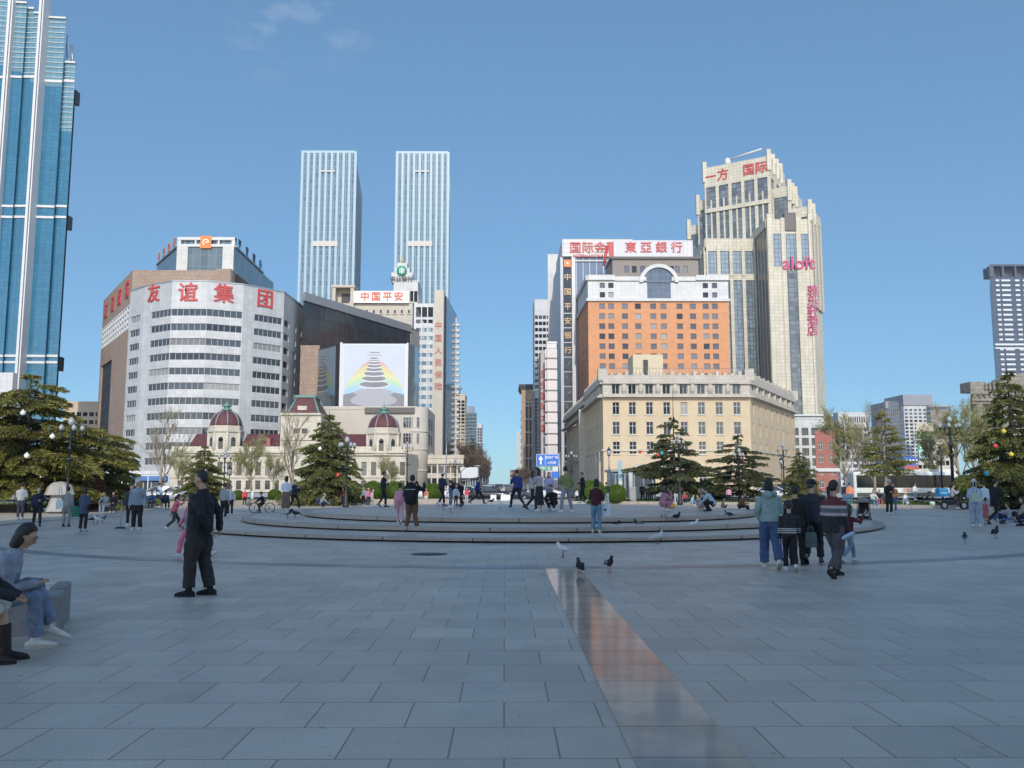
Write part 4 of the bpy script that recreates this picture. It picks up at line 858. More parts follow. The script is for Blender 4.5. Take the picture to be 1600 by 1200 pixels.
# ---- 7 cream stone building in front
def cream():
    Y = 150.0; A, B = (xat(942, Y, 640), Y), (xat(1172, Y, 640), Y); W = B[0]-A[0]
    b = base_thing('stone_building', 'cream stone building with rows of windows and a grey attic storey, behind the cedars', A)
    C = (A[0] - .25, 181); D = (A[0] - 1.0, 232); E = (xat(1241, 186, 640), 186)
    zl = zat(621, Y, 1000); zt = zat(583, Y, 1000); zc = zl                       # ledge, parapet top
    u_of = lambda c: xat(860 + c/4, Y, 640) - A[0]
    colx = [u_of(c) for c in (410, 513, 620, 728, 835, 945, 1056, 1167)]
    rows = [zat(540 + r/4, Y) for r in (388, 512, 636)]
    ops = [(c - .62, c + .62, z - 1.15, z + 1.0) for z in rows for c in colx]
    ops += [(c - .7, c + .7, .6, 3.6) for i, c in enumerate(colx) if i not in (0, 1)]
    mb = MB(); facade(mb, A, B, 0, zl, ops, .4)
    L1, L2, LR = dist(C, A), dist(D, C), dist(B, E)
    o1 = [(c - .6, c + .6, z - 1.15, z + 1.0) for z in rows + [2.2] for c in [L1*(i + .6)/9 for i in range(9)]]
    o2 = [(c - .7, c + .7, z - 1.15 - .7, z + .3) for z in rows + [2.4] for c in [L2*(i + .5)/11 for i in range(11)]]
    o3 = [(c - .6, c + .6, z - 1.15, z + 1.0) for z in rows + [2.2] for c in [LR*(i + .5)/8 for i in range(8)]]
    facade(mb, C, A, 0, zl, o1, .55); facade(mb, (D[0] + .5, D[1]), (C[0] + .5, C[1] + .01), 0, zl - 1.0, o2, .55); facade(mb, B, E, 0, zl, o3, .55)
    mb.build('wall', CREAM, b)
    FW = mat('white_window_frame', (.6, .6, .58), .5)
    windows(b, A, B, ops, (2, 2), FW, GLASS, .35); windows(b, C, A, o1, (2, 2), FW, GLASS, .5, False, 'side_window'); windows(b, (D[0] + .5, D[1]), (C[0] + .5, C[1]), o2, (1, 2), FW, GLASS, .5, False, 'side_window'); windows(b, B, E, o3, (2, 2), FW, GLASS, .5, False, 'side_window')
    # sills
    m = MB()
    for o in ops:
        if o[2] > 4: m.obox((A[0] + o[0] - .15, Y), (A[0] + o[1] + .15, Y), o[2] - .22, o[2] - .02, 0, .14)
    m.build('window_sills', PALEST, b)
    # attic storey
    za = zt - 1.6; zu = zat(604, Y, 1000); aops = [(c - .68, c + .68, zu - 1.35, zu + 1.05) for c in colx]
    m = MB(); facade(m, A, B, zl + .6, za, aops, .5)
    ao1 = [(c - .7, c + .7, zu - 1.4, zu + 1.1) for c in [L1*(i + .6)/9 for i in range(9)]]; ao3 = [(c - .7, c + .7, zu - 1.4, zu + 1.1) for c in [LR*(i + .5)/8 for i in range(8)]]; ao2 = [(c - .7, c + .7, zu - 2.2, zu + .2) for c in [L2*(i + .5)/11 for i in range(11)]]
    facade(m, C, A, zl + .6, za, ao1, .6); facade(m, B, E, zl + .6, za, ao3, .6); facade(m, (D[0] + .5, D[1]), (C[0] + .5, C[1]), zl - .4, za - 1.2, ao2, .6)
    m.face([(A[0], Y, za), (B[0], Y, za), (E[0], E[1], za), (E[0] - 10, 230, za), (D[0], D[1], za), (C[0], C[1], za)]); m.build('attic_wall', CREAMST, b)
    windows(b, A, B, aops, (2, 2), FW, GLASS, .45, True, 'attic_window'); windows(b, C, A, ao1, (2, 2), FW, GLASS, .55, False, 'attic_window'); windows(b, B, E, ao3, (2, 2), FW, GLASS, .55, False, 'attic_window'); windows(b, (D[0] + .5, D[1]), (C[0] + .5, C[1]), ao2, (1, 2), FW, GLASS, .55, False, 'attic_window')
    # rounded half columns between attic windows
    m = MB()
    for P, Q, cs in ((A, B, colx), (C, A, [L1*(i + .6)/9 for i in range(9)]), (B, E, [LR*(i + .5)/8 for i in range(8)])):
        u = (Vector((Q[0], Q[1], 0)) - Vector((P[0], P[1], 0))).normalized()
        for i in range(len(cs) - 1):
            c = Vector((P[0], P[1], 0)) + u * ((cs[i] + cs[i+1]) / 2)
            m = MB(); m.tube([(c.x, c.y, zl + .62), (c.x, c.y, za - .35)], .42, 10, sm=True); m.build('attic_column', CREAMST, b)
    m = MB()
    for P, Q, dz in ((A, B, 0), (B, E, 0), (C, A, 0), (D, C, -1.0)):
        e = .0
        m.obox(P, Q, zl + dz, zl + .3 + dz, -.3, 1.0); m.obox(P, Q, zl + .3 + dz, zl + .6 + dz, -.3, .6); m.obox(P, Q, za - .3 + dz, za + .25 + dz, -.3, .5); m.obox(P, Q, za + .25 + dz, zt - .35 + dz, -.4, .2); 
        Lw = dist(P, Q); u = (Vector((Q[0], Q[1], 0)) - Vector((P[0], P[1], 0))).normalized(); nn = int(Lw / 1.3)
        for k in range(nn + 1):
            p = Vector((P[0], P[1], 0)) + u*(Lw - .6)*k/nn; p2 = p + u*.6; m.obox(p, p2, zt - .34 + dz, zt + (.05 if k % 3 else .35) + dz, -.35, .15)
    for P in (A, B, E): m.box(P[0] - .8, P[0] + .8, P[1] - .35, P[1] + 1.2, za + .26, zt + .75)
    m.build('cornice', CREAMST, b)
    # base storey of stone, pilaster corner on the street side, string course
    m = MB(); zb = zat(704, Y); m.obox(A, B, zb - .1, zb + .25, 0, .22); m.obox(C, A, zb - .1, zb + .25, 0, .22); m.obox(B, E, zb - .1, zb + .25, 0, .22); m.obox(D, C, zb - .6, zb - .2, 0, .22); m.build('string_course', PALEST, b)
    m = MB(); m.box(C[0] - 1.3, C[0] + .2, C[1] - .8, C[1] + 1.0, 0, zl + .5); m.build('corner_pier', PALEST, b)
    m = MB()
    for i in range(5):
        c = Vector((C[0], C[1], 0)).lerp(Vector((A[0], A[1], 0)), (i + .8)/5.4); m = MB(); m.box(c.x - .42, c.x - .02, c.y - .35, c.y + .35, 0, zb - .12); m.build('pilaster', CREAMST, b)
    # plant room on the roof
    m = MB(); x0, x1 = xat(989, 165, 570), xat(1036, 165, 570); m.box(x0, x1, 165, 172, za, zat(554, 165, 1010)); m.box(x0 + 2, x0 + 2.9, 164.9, 165, za + 1, zat(564, 165, 1010)); pr = m.build('roof_hut', mat('cream_hut', (.58, .49, .33), .8, var=.1), b)
    m = MB(); xm = xat(1013, 164); m.box(xm - .4, xm + .5, 164.86, 164.98, za + 1.6, zat(562, 165)); m.build('hut_door', DARKM, pr)
    m = MB()
    for k in range(40):
        x = A[0] + 2 + k*(W - 3)/39; m.tube([(x, Y + .8, zt - .2), (x, Y + .8, zt + 1.0)], .03, 4)
    m.tube([(A[0] + 2, Y + .8, zt + 1.0), (B[0] - 1, Y + .8, zt + 1.0)], .03, 4); m.build('roof_railing', STEEL, b)
    # ground-floor lettering and arched doorway
    m = MB(); c = colx[0]; m.tube([(A[0] + c, Y - .05, 3.0), (A[0] + c, Y + .3, 3.0)], .8, 14); m.box(A[0] + c - .8, A[0] + c + .8, Y - .04, Y + .02, .1, 3.0); m.build('door', DARKM, b)
cream()
# ---- 8 tall cream tower with the stepped top
def strips(root, A, B, zs, n, pier, name='glass_strip', gm=None, wm=None, out=.8, fins=True):
    """piers standing proud of a recessed glass wall"""
    A = Vector((A[0], A[1], 0)); B = Vector((B[0], B[1], 0)); W = (B - A).length; u = (B - A)/W
    m = MB(); m.obox(A, B, zs[0], zs[1], -.3, -.05); m.build(name, gm or STRIPGL, root)
    for i in range(n + 1):
        c = W*i/n; a = max(0, c - pier/2); e = min(W, c + pier/2); m = MB(); m.obox(A + u*a, A + u*e, zs[0], zs[1] + (1.6 if i % 1 == 0 else 0), -.04, out); m.build('pier', wm or YPANEL, root)
def stepped_tower():
    Y = 345.0; th = math.atan2(-14.0, 22.3); u = Vector((math.cos(th), math.sin(th), 0)); v = Vector((-u.y, u.x, 0)); O = Vector((82.8, Y, 0))
    b = base_thing('hotel_tower', 'tall cream and glass tower with a stepped crown and magenta lettering', (82.8, 345))
    Q = lambda a, c: (O + u*a + v*c)[:2]
    def vol(a0, a1, c0, c1, zt, n, bandh, nm='tower_wall', side=3, zlow=70):
        P = [Q(a0, c0), Q(a1, c0), Q(a1, c1), Q(a0, c1)]
        m = MB(); m.prism([(p[0], p[1]) for p in [Q(a0 + .5, c0 + .5), Q(a1 - .5, c0 + .5), Q(a1 - .5, c1), Q(a0 + .5, c1)]], 0, zt - .4, 0); m.build(nm, YPANEL, b)
        m = MB(); m.obox(P[0], P[1], zt - bandh, zt, -.6, .35); m.obox(P[1], P[2], zt - bandh, zt, -.6, .35); m.obox(P[3], P[0], zt - bandh, zt, -.6, .35); m.build('crown_band', YPANEL, b)
        strips(b, P[0], P[1], (zlow, zt - bandh), n, 1.25 if n > 2 else 1.1, out=.4); strips(b, P[1], P[2], (zlow, zt - bandh), side, 2.6, out=.5)
        return P
    zt = 131.5
    P = vol(0, 26.4, 0, 24, zt, 5, 8.5)
    m = MB(); zm = zat(323, 338, 1160); m.obox(P[0], P[1], zm - .8, zm + .8, 0, .95); m.build('band_course', YPANEL, b)
    for k in range(5):
        p = Vector(P[0] + (0,)).lerp(Vector(P[1] + (0,)), (k + .5)/5); m = MB(); m.obox((p - u*.3)[:2], (p + u*.3)[:2], 70, zm + 4.5, 0, .4); m.build('fin', YPANEL, b)
    n = Vector((u.y, -u.x, 0)); A3 = Vector(P[0] + (0,))
    for k, ch in ((.5, '一'), (1.5, '方'), (3.5, '国'), (4.45, '际')): letters(b, ch, A3 + u*26.4*k/5 + n*.5 + Vector((0, 0, zt - 4.5)), th, 5.0, RED, 'sign_letter', .15)
    m = MB(); p = A3 + u*8 + v*6; q = A3 + u*23 + v*3; m.tube([(p.x, p.y, zt + 4), (q.x, q.y, zt + 4.6)], .4, 6); m.ell((p.x, p.y, zt + 3), (1.4, 1.4, 2), 8); m.tube([(p.x, p.y, zt), (p.x, p.y, zt + 3)], .6, 6); m.build('roof_crane', WHITE, b)
    vol(-4.2, 0, 3, 22, 119, 1, 4); vol(-9.5, -4.2, 6, 20, 110, 1, 4); vol(26.4, 33, 4, 24, 119, 1, 4); vol(33, 40.5, 4, 22, 109.5, 2, 4)
    m = MB()
    for a, c, z in ((0, 0, zt), (26.4, 0, zt), (26.4, 6, zt), (26.4, 12, zt), (26.4, 18, zt), (33, 4, 119), (33, 9, 119), (33, 14, 119), (-4.2, 3, 119), (-9.5, 6, 110), (40.5, 4, 109.5), (40.5, 10, 109.5)):
        p = Q(a, c); m = MB(); m.box(p[0] - .8, p[0] + .8, p[1] - .8, p[1] + .8, z - 6, z + 2.6); m.build('crown_pinnacle', YPANEL, b)
    # left lower block
    Y1 = 327.5; A, B = (xat(1104, Y1, 450), Y1), (97.5, Y1); zt1 = zat(373, Y1, 1150)
    m = MB(); m.prism([(A[0] + .4, Y1 + .5), (B[0], Y1 + .5), (B[0], Y1 + 25), (A[0] + .4, Y1 + 25)], 0, zt1 - .2, 0); m.build('tower_wall', YPANEL, b)
    m = MB(); m.obox(A, B, zt1 - 5, zt1, -.6, .35); m.obox((A[0], Y1 + 25), A, zt1 - 5, zt1, -.6, .35); zz = zat(432, Y1); m.obox(A, B, zz - 1.4, zz + 1.0, 0, .5); m.build('crown_band', YPANEL, b)
    strips(b, A, B, (zz, zt1 - 5), 4, 1.3, gm=GRIDGL); strips(b, A, B, (0, zz - 1.4), 4, 1.3, gm=brickmat('gridded_glass_banded', (.20, .26, .30), (.13, .16, .18), (.06, .07, .08), 1.45, 1.7, .12, .1, .0, var=.35, nscale=.5, spec=.8))
    strips(b, (A[0], Y1 + 24), A, (0, zt1 - 5), 4, 1.6)
    # right block; shade on its left side is put into a darker glass colour
    Y2 = 312.0; A, B = (97.5, Y2), (113.6, Y2); zt2 = zat(343, Y2, 1245)
    m = MB(); m.prism([(A[0] + .4, Y2 + .5), (B[0] - .1, Y2 + .5), (B[0] - .1, Y2 + 30), (A[0] + .4, Y2 + 30)], 0, zt2 - .2, 0); m.build('tower_wall', YPANEL, b)
    m = MB(); m.obox(A, B, zt2 - 5.5, zt2, -.6, .35); m.obox((A[0], Y2 + 18), A, zt2 - 3, zt2, -.6, .3); m.build('crown_band', YPANEL, b)
    DK = brickmat('side_shade_glass', (.05, .05, .055), (.08, .08, .085), (.02, .02, .02), 1.5, 1.8, .15, .2, .0, var=.2)
    strips(b, (A[0], Y2 + 16), A, (0, zt2 - 3), 4, .45, gm=DK, out=.10)
    W = B[0] - A[0]; s0, s1 = A[0] + W*.42, A[0] + W*.66
    zg0, zg1 = zat(417, Y2, 1245), zat(357, Y2, 1245)
    for xa, xb, z0, z1, g in ((A[0] + W*.13, A[0] + W*.32, zg0, zg1, GRIDGL), (s0, s1, zg0, zg1, GRIDGL), (A[0] + W*.78, A[0] + W*.95, zg0, zg1, GRIDGL), (s0, s1, 0, zg0 - 1.5, STRIPGL)):
        m = MB(); m.box(xa, xb, Y2 - .2, Y2 + .49, z0, z1); m.build('glass_strip', g, b)
    for xa, xb, zt_ in ((A[0], A[0] + W*.13, zt2 + 2), (A[0] + W*.32, s0 - .02, zt2 + .5), (s1 + .02, A[0] + W*.78, zt2 + .5), (A[0] + W*.95, B[0], zt2 + 2)):
        m = MB(); m.box(xa, xb, Y2 - .75, Y2 + .48, 0, zt_); m.build('pier', YPANEL, b)
    m = MB(); m.box(s0 - .2, s1 + .2, Y2 - .9, Y2 + 2, zt2 - 4.5, zt2 + 2.4); m.build('vent_box', brickmat('brown_louvre', (.16, .14, .13), (.2, .17, .15), (.06, .05, .05), 5, .5, .1, .6, .0), b)
    m = MB(); m.box(A[0] + W*.13 + .02, A[0] + W*.32 - .02, Y2 - .5, Y2 + .47, 0, zg0 - .02); m.box(A[0] + W*.78 + .02, A[0] + W*.95 - .02, Y2 - .5, Y2 + .47, 0, zg0 - .02); m.build('panel_wall', YPANEL, b)
    letters(b, 'aloft', at(1248, 412, Y2 - 1.0), 0, 6.8, MAGENTA, 'sign_letter', .2)
    for k, ch in enumerate('雅乐轩酒店'): letters(b, ch, at(1270, 455 + k*15.6, Y2 - 1.0), 0, 4.0, MAGENTA, 'sign_letter', .2)
stepped_tower()
# ---- 9 far right: white and red houses, towers, banner building, dark tower, carved stone building
b, A, B, ZT = block('office_building', 'white three storey office with a flat eaves, right of the cream stone building', 1238, 1299, 655, 200, 16, WHITEP, 6, 4, 1.6, 2.2, 1, 1.4, (2, 2), 'R', scols=3, pane=True)
m = MB(); m.box(A[0] - .6, B[0] + .8, 199.3, 217, ZT + .71, ZT + 1.1); m.build('eaves', WHITE, b)
REDB = brickmat('red_brick', (.34, .075, .05), (.40, .10, .065), (.3, .25, .22), .5, .16, .02, .8, .5, var=.15)
b, A, B, ZT = block('brick_house', 'red brick house with white framed windows, in front of the white office', 1276, 1310, 678, 185, 4, REDB, 4, 2, 1.0, 1.7, .8, .8, (2, 2), None, pane=True, fm=WHITE)
m = MB(); m.box(A[0] - .3, B[0] + .3, 184.6, 185.0, 4.2, 4.9); m.build('white_course', WHITE, b)
b, A, B, ZT = block('office_building', 'pale distant office with grouped dark windows, between two bare trees on the right', 1314, 1362, 646, 520, 25, FARW, 9, 5, 3.2, 2.0, 4, 7, (2, 1), 'L', scols=3)
m = MB()
for k in range(8): m.box(A[0] + 6 + k*1.35, A[0] + 6.7 + k*1.35, 519.9, 520, ZT - 5.5, ZT - 2)
m.build('loggia', DARKM, b)
GT = brickmat('grey_apartment_wall', (.36, .37, .39), (.40, .41, .43), (.18, .19, .21), 1.6, 3.0, .5, .7, .0, var=.1)
b, A, B, ZT = block('apartment_tower', 'grey apartment tower with a darker flat crown, seen above the bus', 1418, 1462, 620, 640, 30, FARW, 20, 6, 2.2, 1.6, 4, 8, (1, 1), 'L', scols=0)
m = MB(); m.box(A[0] - .5, B[0] + .5, 639, 671, ZT - 6.5, ZT + 1.5); m.build('crown', FARG, b)
m = MB(); x = xat(1388, 655); m.prism([(x, 655), (A[0], 645), (A[0], 675), (x, 680)], 0, zat(628, 655), 0); m.build('side_wing', GT, b)
m = MB(); m.box(x - .4, A[0] - .52, 652.4, 656, zat(638, 655), zat(627, 655)); m.build('wing_crown', FARG, b)
b, A, B, ZT = block('round_tower', 'dark round tower on a brown block, far behind the right street lamp', 1460, 1487, 642, 560, 24, mat('brown_grey_block', (.26, .23, .2), .8, var=.1), 5, 5, 2, 1.5, 3, 8, (1, 1))
m = MB(); xc = xat(1484, 580); rr = 17/1350*580; m.lathe([(rr, 0), (rr, zat(627, 560))], (xc, 590, 0), 28); m.build('drum', brickmat('round_glass', (.10, .11, .12), (.14, .15, .16), (.45, .45, .43), 30, 3.2, .5, .3, .0), b)
b, A, B, ZT = block('office_building', 'cream building hung with a tall green and white banner, right of the bus', 1436, 1464, 664, 300, 18, PALEST, 7, 4, 1.2, 1.3, 1, .6, (1, 1), 'R', scols=3)
x0, x1 = xat(1439, 299), xat(1461, 299); m = MB(); m.box(x0, x1, 299.4, 299.6, zat(702, 299), zat(677, 299)); bn = m.build('banner', mat('green_banner', (.05, .38, .14), .7), b)
m = MB(); m.box(x0, x1, 299.4, 299.6, zat(718, 299), zat(702.1, 299)); m.build('banner', mat('pale_blue_banner', (.45, .62, .68), .7), b)
m = MB(); rb = random.Random(5)
for k in range(7):
    z = zat(681 + k*3.0, 299); x = x0 + .5
    while x < x1 - .6: d = rb.uniform(.25, .7); m.box(x, min(x + d, x1 - .4), 299.34, 299.38, z - .25, z + .2); x += d + rb.uniform(.08, .25)
m.build('banner_print', LETTERW, bn)
block('office_building', 'beige building behind the bare trees at the right street lamp', 1465, 1500, 690, 260, 16, BEIGE, 4, 5, 1.2, 1.4, 1, 1, (1, 1))
def dark_tower():
    Y = 600.0; A, B = (xat(1552, Y, 500), Y), (xat(1690, Y, 500), Y); ZT = zat(413, Y, 1575); W = B[0]-A[0]
    b = base_thing('apartment_tower', 'dark blue grey high-rise with white balcony bars, at the right edge of the photo', A)
    m = MB(); m.prism([A, B, (B[0], Y + 40), (A[0] * (Y + 40) / Y - 1.2, Y + 40)], 0, ZT - 9, 0); m.build('wall', brickmat('navy_tower_wall', (.045, .07, .11), (.06, .085, .13), (.03, .045, .07), 3.5, 3.6, .3, .35, .0, var=.1), b)
    m = MB(); m.prism([(A[0] - .3, Y - .5), (B[0], Y - .5), (B[0], Y + 40), (A[0] * (Y + 40) / Y - 1.4, Y + 40)], ZT - 1.4, ZT, bottom=True)
    for k in range(8): x = A[0] + k*W/7; m.box(x - .7, x + .7, Y - .4, Y + 3, ZT - 9, ZT - 1.41)
    m.box(A[0], B[0], Y + 6, Y + 9, ZT - 9, ZT - 1.41); m.box(A[0] - .5, A[0] + 2.5, Y - .3, Y + 3, ZT - 9.01, ZT - 1.42); m.build('crown_frame', mat('navy_frame', (.06, .075, .10), .5), b)
    m = MB(); nfl = 40
    for r in range(nfl):
        z = ZT - 12.5 - r*3.55
        for x0_, x1_, kk in ((.05, .09, 0), (.115, .215, 0), (.27, .32, 1), (.36, .47, 0), (.53, .58, 0), (.62, .75, 0)):
            if r in (13,): continue
            mm = MB(); m.box(A[0] + W*x0_, A[0] + W*x1_, Y - .6, Y - .02, z, z + 1.3)
    m.box(A[0] - .2, B[0], Y - .8, Y - .03, ZT - 12.5 - 13*3.55, ZT - 11.2 - 13*3.55); m.box(A[0] - .2, B[0], Y - .8, Y - .03, ZT - 15 - 13*3.55, ZT - 14 - 13*3.55)
    tag(m.build('balcony_fronts', mat('white_balcony', (.62, .64, .66), .6), b), kind='stuff')
dark_tower()
def carved():
    Y = 118.0; A, B = (xat(1527, Y, 680), Y), (xat(1700, Y, 680), Y); zt = zat(622, Y, 1560)
    b = base_thing('stone_building', 'weathered carved stone building with a heavy cornice, behind the right edge cedar', A)
    S = brickmat('weathered_stone', (.23, .21, .165), (.29, .26, .21), (.12, .11, .09), 1.1, .6, .025, .9, .5, var=.35, nscale=.8, streak=.4, bump=.5)
    C = (A[0] * (Y + 26) / Y + .6, Y + 26); W = B[0]-A[0]; sk = lambda o, f, z0, z1: m.prism([(A[0] - o, Y - f), (B[0], Y - f), (B[0], Y + 26), (C[0] - o, Y + 26)], z0, z1, bottom=True)
    ops = grid(1.2, W, 5, 1.3, .8, 4.2, 3, 2.6); mb = MB(); facade(mb, A, B, 0, zt, ops, .7); facade(mb, C, A, 0, zt, grid(2, 24, 4, 1.2, .8, 4.2, 3, 2.6), .6); mb.build('wall', S, b); windows(b, A, B, ops, (2, 2), DARKM, GLASS, .65, False)
    m = MB(); sk(.9, 1.0, zt - .9, zt - .5); sk(1.5, 1.7, zt + .35, zt + .75); sk(1.1, 1.3, zt - .49, zt + .34)
    for k in range(26): x = A[0] - 1.0 + k*.75; m.box(x, x + .35, Y - 1.55, Y - 1.31, zt + .0, zt + .34)
    zp = zat(590, Y, 1570); m.box(A[0] - 1.2, A[0] + .7, Y - 1.2, Y + 1.5, zt + .76, zat(598, Y, 1520))
    for k in range(3): m.lathe([(.22, 0), (.12, .2), (.26, .6), (.14, 1.1), (.22, 1.3)], (A[0] + 1.1 + k*.55, Y - .9, zt + .76), 8)
    xa = A[0] + 2.7; m.box(xa, B[0], Y - 1.2, Y + 3, zt + .76, zt + 2.1); 
    n = 16; xc, hw = xa + 7, 6.5
    pts = [(xc + hw*math.cos(math.pi*(1 - i/n)), zt + 2.1 + 1.5*math.sin(math.pi*i/n)) for i in range(n+1)]
    m.rings([[(x, Y - 1.1, z) for x, z in pts], [(x, Y + 2, z) for x, z in pts]], 0, True, False); m.build('cornice', S, b)
    m = MB(); rnd = random.Random(2)
    for k in range(14): x = xa + .8 + k*.9; a = rnd.uniform(0, 3); m.tube([(x, Y - 1.22, zt + 1.2), (x + .4*math.cos(a), Y - 1.3, zt + 1.5 + .3*math.sin(a)), (x + .7, Y - 1.22, zt + 1.3)], [.08, .1, .05], 6)
    m.build('carved_relief', S, b)
    for k in range(6):
        x = A[0] + .2 + k*3.4 ; m = MB(); m.lathe([(.55, 0), (.55, .4), (.42, .5), (.38, zt - 2.2), (.5, zt - 1.9), (.62, zt - 1.3), (.62, zt - .91)], (x, Y - .35, 0), 14); m.build('column', S, b)
carved()
# ---- 10 old domed bank on the left and its beige neighbour
def dome_bank():
    Y = 170.0; A, B = (xat(268, Y, 720), Y), (xat(634, Y, 720), Y); W = B[0]-A[0]; zc = zat(708, Y, 450)
    b = base_thing('domed_bank', 'old cream stone bank with two red ribbed domes and a green trimmed mansard', A)
    u = lambda px: xat(px, Y, 720) - A[0]
    ops = []
    for px in list(range(284, 630, 15)):
        ops.append((u(px) - .5, u(px) + .5, zat(743, Y), zat(722, Y)))
        ops.append((u(px) - .5, u(px) + .5, .5, zat(754, Y) + .4))
    mb = MB(); facade(mb, A, B, 0, zc, ops, .4); facade(mb, (A[0], Y + 30), A, 0, zc, [], .2); facade(mb, B, (B[0] + 3, Y + 30), 0, zc, [], .2); mb.face([(A[0], Y, zc - .05), (B[0], Y, zc - .05), (B[0] + 3, Y + 30, zc - .05), (A[0], Y + 30, zc - .05)]); mb.build('wall', PALEST, b)
    windows(b, A, B, ops, (2, 2), mat('dark_window_frame', (.12, .12, .12), .5), GLASS, .35)
    m = MB(); m.obox(A, B, zc, zc + .4, -.5, .9); m.obox(A, B, zc - .45, zc - .01, 0, .5); m.obox(A, B, zat(746.5, Y), zat(744.5, Y), 0, .25); m.obox(A, B, zc + .4, zc + 1.3, -.6, .1); m.build('cornice', PALEST, b)
    zr = zat(676, Y)
    for x0, x1 in ((288, 318), (371, 436), (499, 570)):
        xa, xb = xat(x0, Y), xat(x1, Y); m = MB(); m.face([(xa, Y + .8, zc + 1.0), (xb, Y + .8, zc + 1.0), (xb, Y + 5.5, zr), (xa, Y + 5.5, zr)]); m.face([(xa, Y + 5.5, zr), (xb, Y + 5.5, zr), (xb, Y + 12, zr), (xa, Y + 12, zr)]); m.face([(xa, Y + .8, zc + .9), (xa, Y + 5.5, zr), (xa, Y + 5.5, zc)]); m.face([(xb, Y + .8, zc + .9), (xb, Y + 5.5, zc), (xb, Y + 5.5, zr)]); m.build('roof', REDTILE, b)
    m = MB(); x = xat(407, Y); m.prism([(x - 1.2, Y + 1.6), (x + 1.2, Y + 1.6), (x + 1.2, Y + 4), (x - 1.2, Y + 4)], zc + 1.2, zc + 3.0, 0); d = m.build('dormer', mat('dormer_red', (.32, .11, .09), .7), b); m = MB(); m.tube([(x, Y + 1.55, zc + 2.3), (x, Y + 1.7, zc + 2.3)], .45, 12); m.build('round_window', DARKM, d)
    for px, zd0, zd1, rw in ((344, 665, 640, 26), (595.5, 668, 645, 26)):
        x = xat(px, Y); rr = rw/1350*Y; z1 = zat(zd0, Y); y = Y + rr*.72
        m = MB(); m.lathe([(rr*1.0, zc - .4), (rr*1.0, z1 - 1.3), (rr*1.1, z1 - 1.25), (rr*1.1, z1 - .9), (rr*1.0, z1 - .85), (rr*1.02, z1)], (x, y, 0), 8, a0=math.pi/8, sm=False); t = m.build('cupola_drum', PALEST, b)
        for k in range(8):
            a = math.pi*2*k/8 - math.pi/2 + 0; ap = rr*math.cos(math.pi/8)
            if math.sin(a) > .3: continue
            m = MB(); zb = z1 - 4.6; m.box(-.45, .45, -.06, .1, 0, 1.9); m.tube([(0, -.06, 1.9), (0, .1, 1.9)], .45, 12); o = m.build('arched_window', GLASS, t, world=False); o.location = Vector((x + ap*math.cos(a), y + ap*math.sin(a), zb)) - b.location; o.rotation_euler = (0, 0, a + math.pi/2)
            m = MB(); aa = a + math.pi/8; m.tube([(x + rr*.99*math.cos(aa), y + rr*.99*math.sin(aa), zc), (x + rr*.99*math.cos(aa), y + rr*.99*math.sin(aa), z1 - 1.3)], .28, 8); m.build('corner_column', PALEST, t)
        hd = zat(zd1, Y) - z1; prof = [(rr*.92*math.cos(R(q)), hd*math.sin(R(q))) for q in range(0, 76, 8)]
        m = MB(); m.lathe(prof, (x, y, z1), 16, a0=math.pi/8); dm = m.build('dome', REDTILE, b)
        for k in range(8):
            a = math.pi*2*k/8 + math.pi/8; m = MB(); m.tube([(x + (p[0] + .05)*math.cos(a), y + (p[0] + .05)*math.sin(a), z1 + p[1] + .02) for p in prof], .13, 6); m.build('dome_rib', mat('lead_grey', (.22, .25, .25), .6), dm)
        m = MB(); zt = z1 + hd*.97; m.lathe([(rr*.3, 0), (rr*.32, .35), (rr*.2, .4), (rr*.2, .8), (rr*.34, .9), (.08, 1.6), (.04, 2.4)], (x, y, zt), 14); m.build('dome_cap', COPPER, dm)
    x0, x1 = xat(437, Y), xat(500, Y); zm = zat(649, Y); m = MB(); mo = [(c - .55, c + .55, zat(678, Y), zat(670, Y)) for c in ((x1-x0)*.4, (x1-x0)*.6)]
    facade(m, (x0, Y - .6), (x1, Y - .6), 0, zm, mo, .3); facade(m, (x0, Y + 9), (x0, Y - .6), 0, zm, [], .2); facade(m, (x1, Y - .6), (x1, Y + 9), 0, zm, [], .2); m.obox((x0, Y - .6), (x1, Y - .6), zm, zm + .35, -10, .5); m.obox((x0, Y - .6), (x1, Y - .6), zat(688, Y), zat(686, Y), 0, .3); pv = m.build('pavilion_wall', PALEST, b); windows(b, (x0, Y - .6), (x1, Y - .6), mo, (2, 2), DARKM, GLASS, .28)
    zt = zat(620, Y); q0 = [(x0 + 1, Y + .2), (x1 - .6, Y + .2), (x1 - .6, Y + 8), (x0 + 1, Y + 8)]; q1 = [(x0 + 2.4, Y + 2), (x1 - 2, Y + 2), (x1 - 2, Y + 6.4), (x0 + 2.4, Y + 6.4)]
    m = MB(); m.rings([[(p[0], p[1], zm + .36) for p in q0], [(p[0], p[1], zt) for p in q1]], 0, True, False); rf = m.build('mansard_roof', REDTILE, b)
    m = MB(); m.box(q1[0][0] - .3, q1[1][0] + .3, q1[0][1] - .3, q1[2][1] + .3, zt, zt + .5)
    for k in range(4): m.tube([(q0[k][0], q0[k][1], zm + .3), (q1[k][0], q1[k][1], zt)], .22, 6)
    m.build('green_trim', COPPER, rf); m = MB(); xm = (x0+x1)/2; m.box(xm - 1.0, xm + .8, Y + .6, Y + 3, zm + .4, zm + 1.9); m.build('dormer', PALEST, rf)
dome_bank()
b, A, B, ZT = block('office_building', 'plain beige three storey office with a rounded corner, right of the domed bank', 498, 648, 640, 182, 20, BEIGE, 0, 0)
xr = xat(655, 184); m = MB(); rr = 2.6; xc = B[0] - .2
ops = []; 
